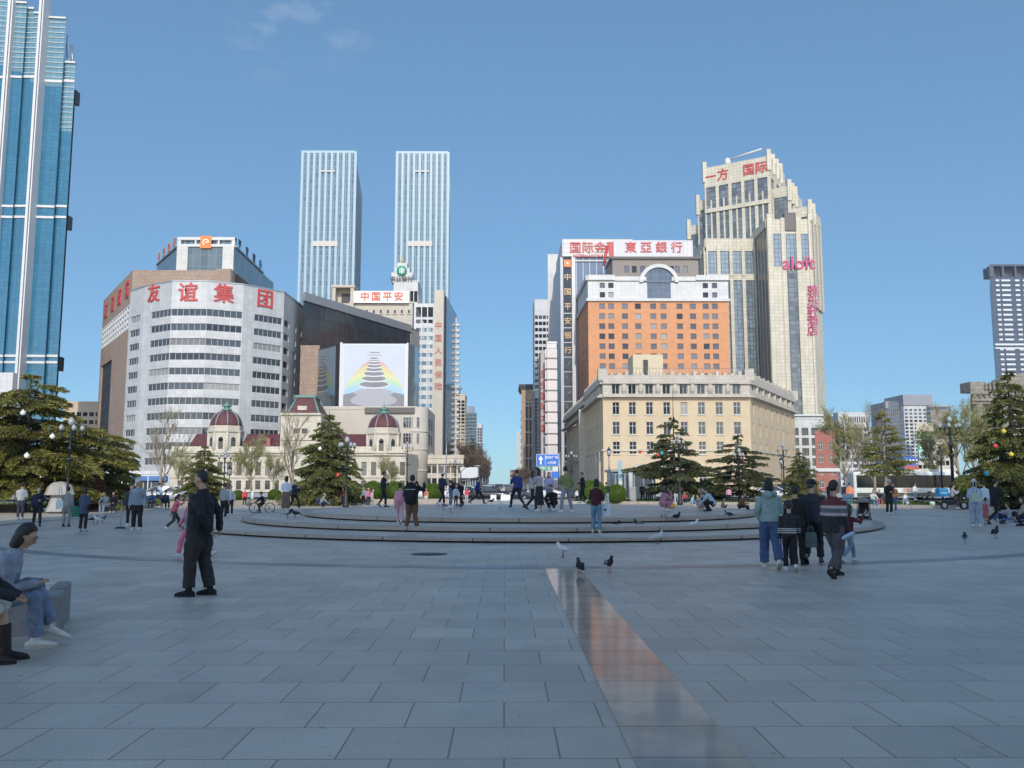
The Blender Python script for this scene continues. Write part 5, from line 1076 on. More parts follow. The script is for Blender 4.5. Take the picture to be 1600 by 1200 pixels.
m.lathe([(rr, 0), (rr, ZT + .6)], (xc, 184.5, 0), 24); m.box(xc, xc + rr, 184.5, 203, 0, ZT + .55); m.build('corner_wall', BEIGE, b)
for py in (660, 685, 724):
    for px in (636, 649):
        z = zat(py, 182); A_ = (xat(px, 182, 690) - .85, 181.9 if px < 645 else 181.93); fme, gme = win_meshes(1.7, 2.2, (3, 2), mat('pale_frame', (.5, .48, .44), .6), GLASS); f = inst('window', fme, b, Vector((A_[0] + .85, A_[1], z - 1.1)) - b.location); inst('pane', gme, f)
    for k in range(2):
        fme, gme = win_meshes(2.0, 2.2, (2, 2), DARKM, GLASS); f = inst('window', fme, b, Vector((xc + rr + .02, 188 + k*6, zat(py, 182) - 1.1)) - b.location, math.pi/2); inst('pane', gme, f)
m = MB(); m.box(xc + rr, xc + rr + 1.0, 187, 189, zat(722, 184), zat(708, 184)); m.build('air_conditioner', STEEL, b)
m = MB(); xa, xb = xat(567, 181), xat(646, 181); m.box(xa, xb, 181.4, 182, zat(645, 181), zat(636.5, 181)); m.build('roof_panel', mat('dark_taupe', (.13, .115, .105), .7), b)
m = MB()
for py in (674, 702, 735): m.lathe([(rr + .12, zat(py, 182) - .15), (rr + .12, zat(py, 182) + .15)], (xc, 184.5, 0), 24)
m.build('string_course', BEIGE, b)
block('apartment_block', 'distant beige block between the left cedar and the brown store', 92, 152, 630, 340, 20, mat('distant_orange_wall', (.58, .45, .30), .8, var=.05), 8, 6, 1.8, 1.6, 6, 2, (2, 1))
b, A, B, ZT = block('shop_building', 'low shop with a long blue fascia under the silver store, behind the left kerb', 200, 262, 741, 178, 10, WHITEP, 0, 0)
m = MB(); m.box(A[0], B[0], 177.2, 178, zat(751, 178), zat(744, 178)); m.build('fascia', mat('blue_fascia', (.10, .20, .45), .5), b)
m = MB(); m.box(A[0] + .5, B[0] - .5, 177.8, 177.95, .2, zat(752, 178)); m.build('shop_window', brickmat('shop_glass', (.05, .06, .07), (.3, .32, .33), (.5, .5, .5), 1.6, 2.2, .1, .2, .0), b)
block('shop_building', 'low white shop front half hidden under the big left cedar', 60, 200, 744, 165, 10, WHITEP, 1, 14, 1.6, 2.2, .4, .3, (2, 1))
# tall building behind the camera: its shadow covers the plaza
b = base_thing('office_tower', 'broad stone tower behind the viewpoint that shades the plaza', (30, -46), 'building')
mb = MB(); A, B = (72, -46), (-16.6, -46); ops = grid(2, 86, 16, 2.2, 4, 4.0, 13, 2.0); facade(mb, A, B, 0, 57, ops, .3); mb.face([(-16.6, -46, 0), (-16.6, -80, 0), (-16.6, -80, 57), (-16.6, -46, 57)]); mb.face([(72, -46, 0), (72, -46, 57), (72, -80, 57), (72, -80, 0)]); mb.face([(-16.6, -46, 57), (-16.6, -80, 57), (72, -80, 57), (72, -46, 57)]); mb.face([(-16.6, -80, 0), (72, -80, 0), (72, -80, 57), (-16.6, -80, 57)]); mb.build('wall', BEIGE, b)
windows(b, A, B, ops, (1, 1), DARKM, GLASS, .28, False)
# ================================================================== TREES
BARK = mat('bark', (.09, .07, .055), .9, var=.3, scale=6, bump=.6)
BARKG = mat('grey_bark', (.32, .27, .20), .9, var=.3, scale=6, bump=.5)
NEEDLE = leafmat('cedar_needles', (.14, .15, .034), (.36, .335, .095), .3)
NEEDLE2 = leafmat('spruce_needles', (.11, .13, .038), (.28, .285, .10), .3)
NEEDLE3 = leafmat('dark_needles', (.06, .078, .034), (.18, .19, .08), .25)
SPRING = leafmat('spring_leaves', (.30, .30, .09), (.50, .47, .18), .4)
TWIG = leafmat('brown_twigs', (.17, .12, .08), (.26, .20, .13), .1)
BOX = leafmat('hedge_leaves', (.05, .10, .012), (.17, .26, .035), .25)
def leaf(mb, p, d, l, w, rnd, m=0):
    d = d.normalized(); s = d.cross(Vector((rnd.uniform(-1, 1), rnd.uniform(-1, 1), rnd.uniform(.2, 1.2))))
    if s.length < 1e-3: return
    s.normalize(); mb.face([p, p + d*l*.45 + s*w, p + d*l, p + d*l*.5 - s*w], m)
def conifer_meshes(seed, h, rad, nwh, needles, bark, droop=.35, per=5, base=.12, leader=.0, dens=1.0, power=.9, lift=.1, spray=.5):
    rnd = random.Random(seed); tr = MB(); cr = MB()
    hh = h * (1 + leader)
    tr.tube([(0, 0, -.2), (0, 0, h*.3), (.05, .02, h*.7), (0, 0, hh)], [h*.022 + .03, h*.017 + .02, h*.009 + .01, .015], 8)
    for i in range(nwh):
        t = i / (nwh - 1); z = h*(base + (1 - base)*t*.985); L = rad*((1 - t)**power*.96 + .05) * rnd.uniform(.85, 1.1)
        if i < 2: L *= .85
        n = max(3, int(per * (1 - .4*t)))
        a0 = rnd.uniform(0, 6.28)
        for k in range(n):
            a = a0 + 6.283*k/n + rnd.uniform(-.35, .35); l = L*rnd.uniform(.65, 1.15); zz = z + rnd.uniform(-.4, .4)*h/nwh
            dr = Vector((math.cos(a), math.sin(a), 0)); side = Vector((-dr.y, dr.x, 0)); lf = lift*rnd.uniform(.3, 1.6); dp = droop*rnd.uniform(.6, 1.3)
            f = lambda s: Vector((0, 0, zz)) + dr*(l*s) + Vector((0, 0, l*(lf*s - dp*s*s))) + side*(.06*l*math.sin(3*s + a))
            tr.tube([f(0), f(.35), f(.7), f(1)], [.018*l + .012, .012*l + .008, .006*l + .005, .004], 4)
            ns = max(5, int(l*7.5))
            for q in range(ns):
                s = .18 + .82*(q + rnd.random())/ns; c = f(s); ww = spray*l*.42*(1.05 - s)**.6 + .12
                for sd in (-1, 1):
                    m = int(7*dens*max(.6, min(1.8, ww*2)))
                    for j in range(m):
                        v = rnd.random()**.8; e = c + side*(sd*ww*v) + dr*(ww*v*.55) + Vector((0, 0, -ww*v*v*.45 + rnd.uniform(-.05, .05)))
                        leaf(cr, e, dr*.8 + side*(sd*.6) + Vector((0, 0, rnd.uniform(-.9, .25))), rnd.uniform(.16, .34), rnd.uniform(.028, .058), rnd)
    for j in range(60): z = h*rnd.uniform(.9, 1) ; leaf(cr, Vector((rnd.uniform(-.08, .08), rnd.uniform(-.08, .08), z)), Vector((rnd.uniform(-1, 1), rnd.uniform(-1, 1), .6)), .22, .03, rnd)
    return tr.mesh('trunk', bark), cr.mesh('crown', needles)
def decid_meshes(seed, h, spread, leafm, nleaf=1, bark=None, levels=4, up=.55, twigm=None, lw=.035, br=4, trunk=.36, ll=(.08, .16)):
    rnd = random.Random(seed); tr = MB(); cr = MB()
    def rec(p, d, L, r, lev):
        q = p + d*L*.5 + Vector((rnd.uniform(-1, 1), rnd.uniform(-1, 1), .2))*L*.06; e = q + (d + Vector((0, 0, .12)))*L*.5
        (tr if lev < 2 else cr).tube([p, q, e], [r, r*.8, r*.6], 6 if lev < 2 else 3, 0 if lev < 2 else 1, sm=True)
        if lev >= levels - 1:
            for _ in range(nleaf):
                s = rnd.random(); b = p.lerp(e, s); leaf(cr, b + Vector((rnd.uniform(-.16, .16), rnd.uniform(-.16, .16), rnd.uniform(-.14, .14))), Vector((rnd.uniform(-1, 1), rnd.uniform(-1, 1), rnd.uniform(-.3, 1))), rnd.uniform(*ll), rnd.uniform(lw*.6, lw*1.3), rnd)
            if lev >= levels: return
        for k in range(br if lev else br + 3):
            s = rnd.uniform(.35, 1.0) if lev else rnd.uniform(.3, 1.0); b = p.lerp(e, s); a = rnd.uniform(0, 6.28)
            o = d.orthogonal().normalized(); o.rotate(Matrix.Rotation(a, 3, d)); nd = (d*rnd.uniform(.55, .9) + o*rnd.uniform(.35, .8)*spread + Vector((0, 0, up*rnd.uniform(.2, .6)))).normalized()
            rec(b, nd, L*rnd.uniform(.48, .72), max(r*.5, .008), lev + 1)
    rec(Vector((0, 0, -.1)), Vector((rnd.uniform(-.04, .04), rnd.uniform(-.04, .04), 1)).normalized(), h*trunk*1.5, h*.016 + .015, 0)
    return tr.mesh('trunk', bark or BARKG), cr.mesh('crown', [leafm, bark or BARKG])
def tree(kind, meshes, x, y, sc, label, group=None, rz=0.0, z=0.0):
    t = thing(kind, label, 'tree', (x, y, z), rz, group, None)
    for me in meshes:
        o = inst(me.name.split('.')[0], me, t); o.scale = (sc, sc, sc) if not isinstance(sc, tuple) else sc
    return t
CED1 = conifer_meshes(11, 7.8, 5.4, 11, NEEDLE, BARK, .34, 9, .17, .0, 2.6, .48, .16, .75)
CED2 = conifer_meshes(23, 5.0, 4.3, 7, NEEDLE, BARK, .24, 8, .26, .0, 2.4, .50, .10, .75)
SPR1 = conifer_meshes(5, 6.4, 3.2, 17, NEEDLE2, BARK, .34, 9, .05, .05, 1.8, .62, .14, .65)
CED3 = conifer_meshes(31, 6.9, 4.2, 11, NEEDLE3, BARK, .18, 7, .17, .35, 2.0, .72, .10, .65)
CED4 = conifer_meshes(41, 5.6, 3.7, 9, NEEDLE3, BARK, .18, 7, .17, .15, 1.9, .60, .10, .6)
SPR2 = conifer_meshes(8, 9.4, 4.4, 17, NEEDLE2, BARK, .30, 9, .07, .06, 2.2, .80, .12, .7)
SPR3 = conifer_meshes(77, 7.6, 2.3, 15, NEEDLE, BARKG, .22, 6, .34, .04, 1.1, .75, .25, .5)
for _t in (CED1, CED2, SPR1, CED3, CED4, SPR2): print('crown', len(_t[1].polygons))
DEC1 = decid_meshes(2, 9.5, .75, SPRING, 2, levels=4, br=4, lw=.03, ll=(.08, .16))
DEC2 = decid_meshes(9, 6.0, .9, SPRING, 4, levels=4, br=5, trunk=.34, lw=.035, ll=(.08, .16))
DEC3 = decid_meshes(15, 7.5, .7, SPRING, 7, levels=4, br=5, lw=.045, ll=(.1, .2))
BARE = decid_meshes(21, 8.5, .7, TWIG, 4, levels=4, br=5, bark=mat('brown_bark', (.15, .11, .08), .9), lw=.05, ll=(.3, .7))
P_ = lambda px, Y: (xat(px, Y), Y)
x, y = P_(38, 50); tree('cedar_tree', CED1, x, y, 1.0, 'largest olive green cedar with layered drooping branches, at the left edge', 'cedars and spruces on the lawns', .4)
x, y = P_(152, 56); tree('cedar_tree', CED2, x, y, 1.02, 'low wide cedar reaching right towards the silver store', 'cedars and spruces on the lawns', 2.0)
x, y = P_(318, 70); tree('spruce_tree', SPR1, x, y, .72, 'small spruce behind the head of the man in the black jacket', 'cedars and spruces on the lawns', 1.0)
x, y = P_(512, 66); tree('spruce_tree', SPR1, x, y, 1.06, 'bushy spruce in front of the right red dome of the bank', 'cedars and spruces on the lawns', 3.0)
x, y = P_(1054, 72); tree('cedar_tree', CED3, x, y, 1.0, 'dark cedar with a long bare leader in front of the cream building', 'cedars and spruces on the lawns', .8)
x, y = P_(1155, 74); tree('cedar_tree', CED4, x, y, 1.0, 'smaller dark cedar directly right of the cedar with the long leader', 'cedars and spruces on the lawns', 2.2)
x, y = P_(1250, 84); tree('spruce_tree', SPR1, x, y, .72, 'small dark spruce behind the woman in the mint hoodie', 'cedars and spruces on the lawns', 5.0)
x, y = P_(1384, 72); tree('spruce_tree', SPR3, x, y, 1.0, 'loose yellowish spruce in front of the bus', 'cedars and spruces on the lawns', 4.0)
x, y = P_(1585, 56); tree('spruce_tree', SPR2, x, y, .94, 'tall spruce hung with coloured balls at the right edge', 'cedars and spruces on the lawns', .3)
for px, Y, me, sc, rz, lab in ((254, 74, DEC1, .82, 0, 'thin bare tree with first yellow leaves in front of the silver store'), (395, 84, DEC2, .95, 1, 'young round spring tree with whitewashed foot, left of the woman in white'), (455, 92, DEC1, .95, 2, 'tall pale spring tree left of the bushy spruce'), (425, 100, DEC2, .8, 4, 'farther pale spring tree in front of the domed bank wall'), (278, 104, DEC2, .9, 2.6, 'pale spring tree behind the thin bare tree, at the bank corner'), (604, 96, DEC2, .72, 3.3, 'small pale spring tree in front of the right bank cupola'),
    (1318, 92, DEC3, 1.0, 1.4, 'yellow green spring tree left of the bus, near the red brick house'), (1345, 104, DEC1, .95, 5.1, 'bare spring tree above the left half of the bus'), (1366, 80, DEC1, .92, .7, 'bare tall spring tree beside the yellowish spruce'), (1462, 100, DEC3, .85, 2.2, 'yellow green spring tree between the banner building and the lamp'), (1505, 96, DEC3, 1.12, 3.6, 'leafy spring tree left of the carved stone building'), (1528, 84, DEC3, .95, 4.4, 'spring tree in front of the carved stone building')):
    x, y = P_(px, Y); t = tree('spring_tree', me, x, y, sc, lab, 'pale spring trees', rz)
    if px in (395, 455):
        m = MB(); m.lathe([(.16, 0), (.14, .9)], seg=8); m.build('whitewashed_foot', WHITE, t, world=False)
rb = random.Random(4); k = 0
for Y in range(290, 640, 18):
    for sx, lab in ((-12.8, 'bare brown street tree in the row on the left kerb of the street'), (17.8, 'bare brown street tree in the row on the right kerb of the street')):
        if sx > 0 and Y < 380: continue
        if sx > 0: sx = 9.3
        tree('street_tree', BARE, sx + rb.uniform(-.6, .6) - (3.0 if sx < 0 and Y < 200 else 0), Y, rb.uniform(1.35, 1.65) if sx < 0 else rb.uniform(.75, 1.0), lab, 'bare trees along the street, left kerb' if sx < 0 else 'bare trees along the street, right kerb', rb.uniform(0, 6))
# clipped round shrubs
def shrub_mesh(seed):
    rnd = random.Random(seed); m = MB(); m.ell((0, 0, .8), (.93, .93, .80), 18, 1, nr=12)
    for _ in range(2600):
        v = Vector((rnd.gauss(0, 1), rnd.gauss(0, 1), rnd.gauss(0, 1))).normalized(); p = Vector((v.x*.95, v.y*.95, .8 + v.z*.82))
        leaf(m, p, v + Vector((rnd.uniform(-1, 1), rnd.uniform(-1, 1), rnd.uniform(-.6, 1)))*.8, rnd.uniform(.07, .15), .03, rnd)
    return m.mesh('foliage', [BOX, BOX])
SH = shrub_mesh(1)
for px, Y, sc, lab in ((472, 72, 1.0, 'round clipped shrub left of the bushy spruce'), (486, 74, .95, 'round clipped shrub touching the bushy spruce on its left'), (583, 74, 1.0, 'round clipped shrub left of the woman in black on the stage'), (617, 75, 1.0, 'round clipped shrub right of the woman in black on the stage'), (677, 74, .9, 'round clipped shrub in front of the white car, right of the man with the backpack'), (552, 76, .8, 'small clipped shrub under the right side of the bushy spruce'), (372, 76, .55, 'low clipped shrub left of the boy on the bicycle'), (430, 76, .6, 'low clipped shrub behind the boy on the bicycle'),
    (925, 66, 1.05, 'round clipped shrub behind the woman in the maroon jacket'), (962, 70, .85, 'round clipped shrub beside the blue info pillar'), (1103, 76, 1.0, 'round clipped shrub under the smaller dark cedar'), (1126, 77, .85, 'lesser clipped shrub right of the one under the smaller cedar'), (1088, 80, .7, 'small clipped shrub between the two dark cedars'), (1509, 80, 1.35, 'big clipped shrub behind the delivery scooter'), (1540, 76, 1.35, 'big clipped shrub behind the woman in pale blue'), (165, 58, .85, 'clipped green ball under the low wide cedar')):
    x, y = P_(px, Y); t = thing('round_shrub', lab, 'shrub', (x, y, .14), random.random()*6, 'round clipped shrubs'); inst('foliage', SH, t, sc=sc)
# hanging balls in the trees
BALLS = {'red': mat('red_ball', (.55, .06, .04), .4), 'yellow': mat('yellow_ball', (.7, .5, .05), .4), 'white': mat('white_ball', (.75, .75, .75), .4), 'teal': mat('teal_ball', (.05, .35, .45), .4)}
bm_ = {}
for c, mm in BALLS.items():
    m = MB(); m.ell((0, 0, 0), (.14, .14, .14), 12, 0, nr=8); m.tube([(0, 0, .13), (0, 0, .19)], .03, 6); bm_[c] = m.mesh('ball', mm)
for c, px, py, Y, lab in (('red', 1555, 697, 51.6, 'red ball hanging in the right edge spruce'), ('yellow', 1580, 710, 52, 'yellow ball hanging low in the right edge spruce'), ('yellow', 1568, 674, 52.5, 'yellow ball hanging high in the right edge spruce'), ('teal', 1542, 740, 52, 'teal ball hanging at the foot of the right edge spruce'), ('red', 528, 742, 62.8, 'red ball hanging low in the bushy spruce'), ('white', 500, 701, 63.5, 'white ball hanging in the bushy spruce'),
    ('red', 1028, 711, 69, 'red ball hanging in the dark cedar with the long leader'), ('red', 1000, 706, 69.5, 'red ball at the left tip of the dark cedar'), ('teal', 1034, 708, 69.3, 'teal ball hanging in the dark cedar'), ('white', 36, 645, 46.5, 'white ball high in the largest cedar'), ('white', 82, 682, 46.8, 'white ball at the right of the largest cedar'), ('white', 111, 688, 52, 'white ball between the two left cedars'), ('white', 42, 712, 46, 'white ball low in the largest cedar')):
    p = at(px, py, Y); o = inst('hanging_ball', bm_[c], None, p); tag(o, lab, 'ball', 'coloured balls hung in the trees')
# ================================================================== STREET FURNITURE
LAMPG = mat('lamp_globe', (.34, .36, .36), .2, var=.04)
IRON = mat('green_black_iron', (.02, .03, .03), .5, .2)
def lamp_post(h, globes, arm, label, x, y, lantern=False, r=.07, name='street_lamp'):
    t = thing(name, label, 'street lamp', (x, y, 0), 0, 'iron lamp posts round the plaza')
    m = MB(); m.lathe([(.22, 0), (.22, .25), (.14, .35), (.11, .9), (r, 1.0), (r*.85, h*.72), (r*1.5, h*.725), (r*1.5, h*.75), (r*.8, h*.76), (r*.7, h)], seg=10); m.build('post', IRON, t, world=False)
    if lantern:
        m = MB(); m.lathe([(.06, h), (.1, h + .05), (.2, h + .1)], seg=6); m.lathe([(.26, h + .62), (.2, h + .74), (.06, h + .9), (.03, h + 1.1)], seg=6); m.build('lantern_frame', IRON, t, world=False)
        m = MB(); m.lathe([(.15, h + .1), (.26, h + .62)], seg=6); m.build('lamp_globe', LAMPG, t, world=False)
        return t
    for k in range(globes):
        a = 6.283*k/globes + .4; c, s = math.cos(a), math.sin(a); z = h*.93
        m = MB(); m.tube([(0, 0, z - .35), (arm*.5*c, arm*.5*s, z - .45), (arm*c, arm*s, z - .22), (arm*c, arm*s, z)], .03, 6); m.lathe([(.04, 0), (.1, .04), (.1, .08)], (arm*c, arm*s, z - .04), 8); m.build('arm', IRON, t, world=False)
        m = MB(); m.lathe([(.06, 0), (.12, .1), (.12, .19), (.07, .28), (.015, .33)], (arm*c, arm*s, z + .04), 10); m.build('lamp_globe', LAMPG, t, world=False)
    m = MB(); m.lathe([(.07, 0), (.17, .14), (.17, .26), (.1, .4), (.02, .46)], (0, 0, h), 10); m.build('lamp_globe', LAMPG, t, world=False)
    m = MB()
    for k in (-1, 1): m.tube([(0, 0, h*.62), (k*arm*.5, 0, h*.58), (k*arm*.7, 0, h*.64)], .025, 5)
    m.lathe([(.15, h*.6), (.2, h*.605), (.2, h*.63), (.15, h*.635)], seg=8); m.build('bracket', IRON, t, world=False)
    return t
for px, Y, pt, g, arm, lan, lab in ((106, 47, 652, 5, .55, 0, 'iron lamp with white globes in front of the two left cedars'), (350, 80, 704, 4, .5, 0, 'iron lamp with globes right of the small spruce'), (541, 58, 682, 5, .5, 0, 'iron lamp with globes in front of the bushy spruce'), (636, 120, 690, 4, .75, 0, 'iron lamp with globes beside the beige three storey office'), (711, 118, 716, 4, .7, 0, 'iron lamp with globes left of the white shelter'), (893, 105, 705, 4, .7, 0, 'iron lamp with globes at the corner of the cream building'), (1062, 66, 678, 3, .4, 0, 'iron lamp in front of the dark cedar with the long leader'), (1156, 72, 700, 3, .4, 0, 'iron lamp in front of the smaller dark cedar'), (1225, 88, 692, 3, .5, 0, 'iron lamp left of the small dark spruce'), (1489, 58, 650, 5, .62, 0, 'biggest iron lamp with globes, right of the bus')):
    x, y = P_(px, Y); lamp_post(zat(pt, Y, px) - .45, g, arm, lab, x, y, r=.11 if px == 1489 else .07)
for px, Y, pt, lab in ((358, 84, 729, 'short lantern lamp behind the man in the black jacket'), (952, 92, 700, 'lantern lamp in front of the cream building'), (1222, 96, 715, 'lantern lamp left of the small dark spruce, short one')):
    x, y = P_(px, Y); lamp_post(zat(pt, Y, px) - .9, 0, 0, lab, x, y, True, .05)
def road_lamp(px, Y, pt, side, lab, col, two=False):
    x, y = P_(px, Y); h = zat(pt, Y, px); t = thing('road_lamp', lab, 'street lamp', (x, y, 0)); m = MB(); m.tube([(0, 0, 0), (0, 0, h*.7), (0, 0, h - .5)], [.12, .08, .06], 8); m.build('post', col, t, world=False)
    for s in ((side, -side) if two else (side,)):
        m = MB(); m.tube([(0, 0, h - .6), (s*.6, 0, h - .1), (s*2.0, 0, h + .15)], [.05, .05, .04], 6); ar = m.build('arm', col, t, world=False); m = MB(); m.ell((s*2.4, 0, h + .18), (.55, .16, .09), 10); m.build('lamp_head', LAMPG, t, world=False)
road_lamp(697, 135, 684, 1, 'tall grey road lamp with one curved arm beside the white red-lettered tower', STEEL)
road_lamp(720, 125, 730, 1, 'dark road lamp with two arms in front of the white shelter', DARKM, True)
road_lamp(1432, 112, 683, -1, 'white road lamp with two arms above the bus', STEEL, True)
road_lamp(1472, 92, 690, 1, 'dark double-arm lamp left of the biggest iron lamp', DARKM, True)
for px, Y, pt, lab in ((683, 118, 724, 'white flagpole at the street corner'), (231, 110, 742, 'thin white pole under the low wide cedar')):
    x, y = P_(px, Y); m = MB(); m.tube([(x, y, 0), (x, y, zat(pt, Y, px))], .07, 8); tag(m.build('pole', WHITE), lab, 'pole')
# blue road sign
SB = mat('sign_blue', (.03, .16, .55), .4, var=.04); SG = mat('sign_green', (.02, .33, .2), .4, var=.04)
Y = 112; x0, x1 = xat(838.5, Y), xat(873, Y); z0, z1 = zat(728, Y), zat(710, Y)
t = thing('road_sign', 'blue direction sign with a white arrow on a pole, right of the street', 'sign', (x1 + .15, Y, 0))
m = MB(); m.tube([(x1 + .15, Y + .15, 0), (x1 + .15, Y + .15, z1 + .3)], .1, 8); m.tube([(x0, Y + .15, z0 + .4), (x1 + .15, Y + .15, z0 + .4)], .06, 6); m.build('pole', STEEL, t)
m = MB(); m.box(x0, x1, Y, Y + .08, z0, z1); s = m.build('sign_board', SB, t); m = MB(); m.box(x0 - .05, x1 + .05, Y + .01, Y + .07, z0 - .05, z1 + .05); m.build('sign_border', WHITE, s)
xa = x0 + .55; m = MB(); m.box(xa - .1, xa + .1, Y - .02, Y - .002, z0 + .2, z0 + .85); m.face([(xa - .32, Y - .015, z0 + .8), (xa + .32, Y - .015, z0 + .8), (xa, Y - .015, z1 - .15)]); m.box(x0 + 1.1, x0 + 1.14, Y - .02, Y - .002, z0 + .05, z1 - .05); m.build('arrow', LETTERW, s)
letters(s, '友好广场', (0, 0, 0), 0, .42, LETTERW, 'sign_letter', .01).location = Vector((x0 + 1.95, Y - .02, z1 - .42)) - t.location
letters(s, '人民路', (0, 0, 0), 0, .38, LETTERW, 'sign_letter', .01).location = Vector((x0 + 1.95, Y - .02, z0 + .4)) - t.location
m = MB(); m.box(x0 + .1, x0 + 2.0, Y, Y + .06, zat(735, Y), z0 - .12); s2 = m.build('sign_board', SG, t); letters(s2, '港湾广场', (0, 0, 0), 0, .36, LETTERW, 'sign_letter', .01).location = Vector((x0 + 1.05, Y - .015, (zat(735, Y) + z0 - .12)/2)) - t.location
m = MB(); m.box(x0 + 2.1, x1 - .05, Y, Y + .06, zat(736, Y), z0 - .1); m.build('sign_board', WHITE, t); m = MB(); m.box(x0 + 1.9, x1, Y, Y + .06, zat(747, Y), zat(737, Y)); m.build('sign_board', SB, t)
Y = 130; x0, x1 = xat(1415, Y), xat(1437, Y); t = thing('road_sign', 'blue and red panel sign above the right half of the bus', 'sign', (x0, Y, 0)); m = MB(); m.tube([(x0 + .3, Y + .1, 0), (x0 + .3, Y + .1, zat(714, Y))], .07, 6); m.build('pole', STEEL, t)
m = MB(); m.box(x0, x1, Y, Y + .06, zat(727, Y), zat(714, Y)); m.build('sign_board', SB, t); m = MB(); m.box(x0, x1, Y, Y + .06, zat(736, Y), zat(727.2, Y)); m.build('sign_board', mat('sign_red', (.5, .12, .12), .5), t)
m = MB()
for i in range(2):
    for k in range(4): m.box(x0 + .2 + k*.5, x0 + .5 + k*.5, Y - .02, Y - .002, zat(719 + i*5, Y) - .1, zat(719 + i*5, Y) + .12)
m.build('sign_print', LETTERW, t)
# info pillar, subway entrance
Y = 74; x0, x1 = xat(966.5, Y), xat(972.5, Y); t = thing('info_pillar', 'pale blue information pillar standing on the lawn', 'sign', ((x0+x1)/2, Y, .1)); zt = zat(719, Y)
m = MB(); m.box(x0, x1, Y, Y + .15, .1, zt); m.build('pillar', mat('pale_blue_pillar', (.30, .47, .55), .4, var=.05), t); m = MB(); m.box(x0 + .01, x1 - .01, Y - .02, Y - .002, zat(757, Y), zat(751, Y)); m.box(x0 + .01, x1 - .01, Y - .02, Y - .002, .2, .9); m.build('white_panel', WHITE, t)
Y = 84; x0, x1 = xat(958, Y), xat(1025, Y); zt = zat(733, Y); t = thing('subway_entrance', 'glazed subway entrance with a white tube arch, behind the info pillar', 'subway entrance', ((x0+x1)/2, Y, 0))
m = MB(); m.box(x0, x1, Y + .2, Y + 5, .05, zt - .25); m.build('glazing', brickmat('entrance_glass', (.07, .09, .1), (.12, .15, .16), (.3, .33, .34), .9, 2.6, .07, .08, .0, var=.2), t)
m = MB(); m.box(x0 - .2, x1 + .2, Y - .1, Y + 5.3, zt - .24, zt); m.build('roof', STEEL, t)
m = MB(); xt = xat(985.5, Y - .6); m.tube([(xt, Y - .6, 0), (xt, Y - .6, zt - .5), (xt + .1, Y - .6, zt - .05), (xt + .6, Y - .6, zt + .2), (xt + 5, Y - .6, zt + .2)], .22, 10); m.build('tube_arch', WHITE, t)
for px, lab in ((989, 'grey ticket post in front of the subway entrance'),): x, y = P_(px, 72); m = MB(); m.box(x - .25, x + .25, y, y + .3, .1, 1.2); m.box(x - .3, x + .3, y - .05, y + .35, 1.2, 1.35); tag(m.build('ticket_post', STEEL), lab, 'post')
# flower sculpture: glazed mound, brown ball, arch on the left lawn
Y = 47; x0, x1 = xat(58, Y), xat(102, Y); xm = (x0+x1)/2; rr = (x1-x0)/2; t = thing('glazed_mound', 'pale grey rounded shell shelter on the left lawn, behind the woman with the face mask', 'shelter', (xm, Y, .1))
sh = mat('shell_concrete', (.34, .33, .30), .7, var=.15, scale=1.5); zt = zat(752, Y); m = MB()
m.lathe([(rr*1.05, 1.0), (rr, 1.12), (rr*.82, zt - .25), (rr*.5, zt - .06), (.05, zt)], (xm, Y + 1, 0), 9, sm=False); m.build('roof_shell', sh, t); m = MB(); m.lathe([(rr*.95, .1), (rr*.72, .5), (rr*.6, 1.0)], (xm, Y + 1, 0), 9, sm=False); m.build('base_shell', sh, t)
BR = leafmat('brown_foliage', (.06, .02, .012), (.16, .06, .03), .1)
x, y = P_(139, 52); m = MB(); rnd = random.Random(3)
for _ in range(1800):
    v = Vector((rnd.gauss(0, 1), rnd.gauss(0, 1), rnd.gauss(0, 1))).normalized(); leaf(m, Vector((x, y, 1.15)) + v*1.0, v + Vector((rnd.uniform(-1, 1), rnd.uniform(-1, 1), rnd.uniform(-1, 1))), .16, .04, rnd)
m.ell((x, y, 1.15), (.98, .98, .98), 16, 0, nr=10); tag(m.build('flower_ball', BR), 'brown red flower ball under the cedars, left of the clipped green ball', 'flower ball')
m = MB(); pts = [at(150 + 33*s, 745 + 32*s**2.2, 55) for s in [i/8 for i in range(9)]]; m.tube(pts, .1, 6); tag(m.build('lawn_arch', BLACKM), 'dark curved metal arch over the clipped green ball', 'arch')
# benches
def bench(px, Y, w, lab):
    x, y = P_(px, Y); t = thing('bench', lab, 'bench', (x, y, 0), 0, 'benches at the edge of the plaza'); m = MB()
    for k in range(3): m.box(-w/2, w/2, -.22 + k*.16, -.10 + k*.16, .42, .46)
    m.build('seat', DARKM, t, world=False)
    for s in (-1, 1):
        m = MB(); m.tube([(s*w*.46, -.2, 0), (s*w*.36, -.1, .41)], .03, 5); m.tube([(s*w*.46, .2, 0), (s*w*.36, .1, .41)], .03, 5); m.tube([(s*w*.36, -.2, .40), (s*w*.36, .2, .40)], .03, 5); m.build('leg', DARKM, t, world=False)
bench(1446, 60, 1.75, 'dark backless bench in front of the kerb wall, left of the delivery scooter'); bench(532, 63, 1.1, 'short dark bench below the bushy spruce')
for px, Y, hh, lab in ((1455, 58, .42, 'small pale bin beside the right end of the dark bench'), (1416, 61, .35, 'grey bag left on the paving left of the dark bench')):
    x, y = P_(px, Y); m = MB(); m.lathe([(.16, 0), (.18, hh*.9), (.15, hh), (.02, hh + .01)], (x, y, 0), 12); tag(m.build('litter_bin' if px == 1455 else 'duffel_bag', mat('pale_bin', (.5, .55, .45), .6) if px == 1455 else STEEL), lab, 'bin' if px == 1455 else 'bag')
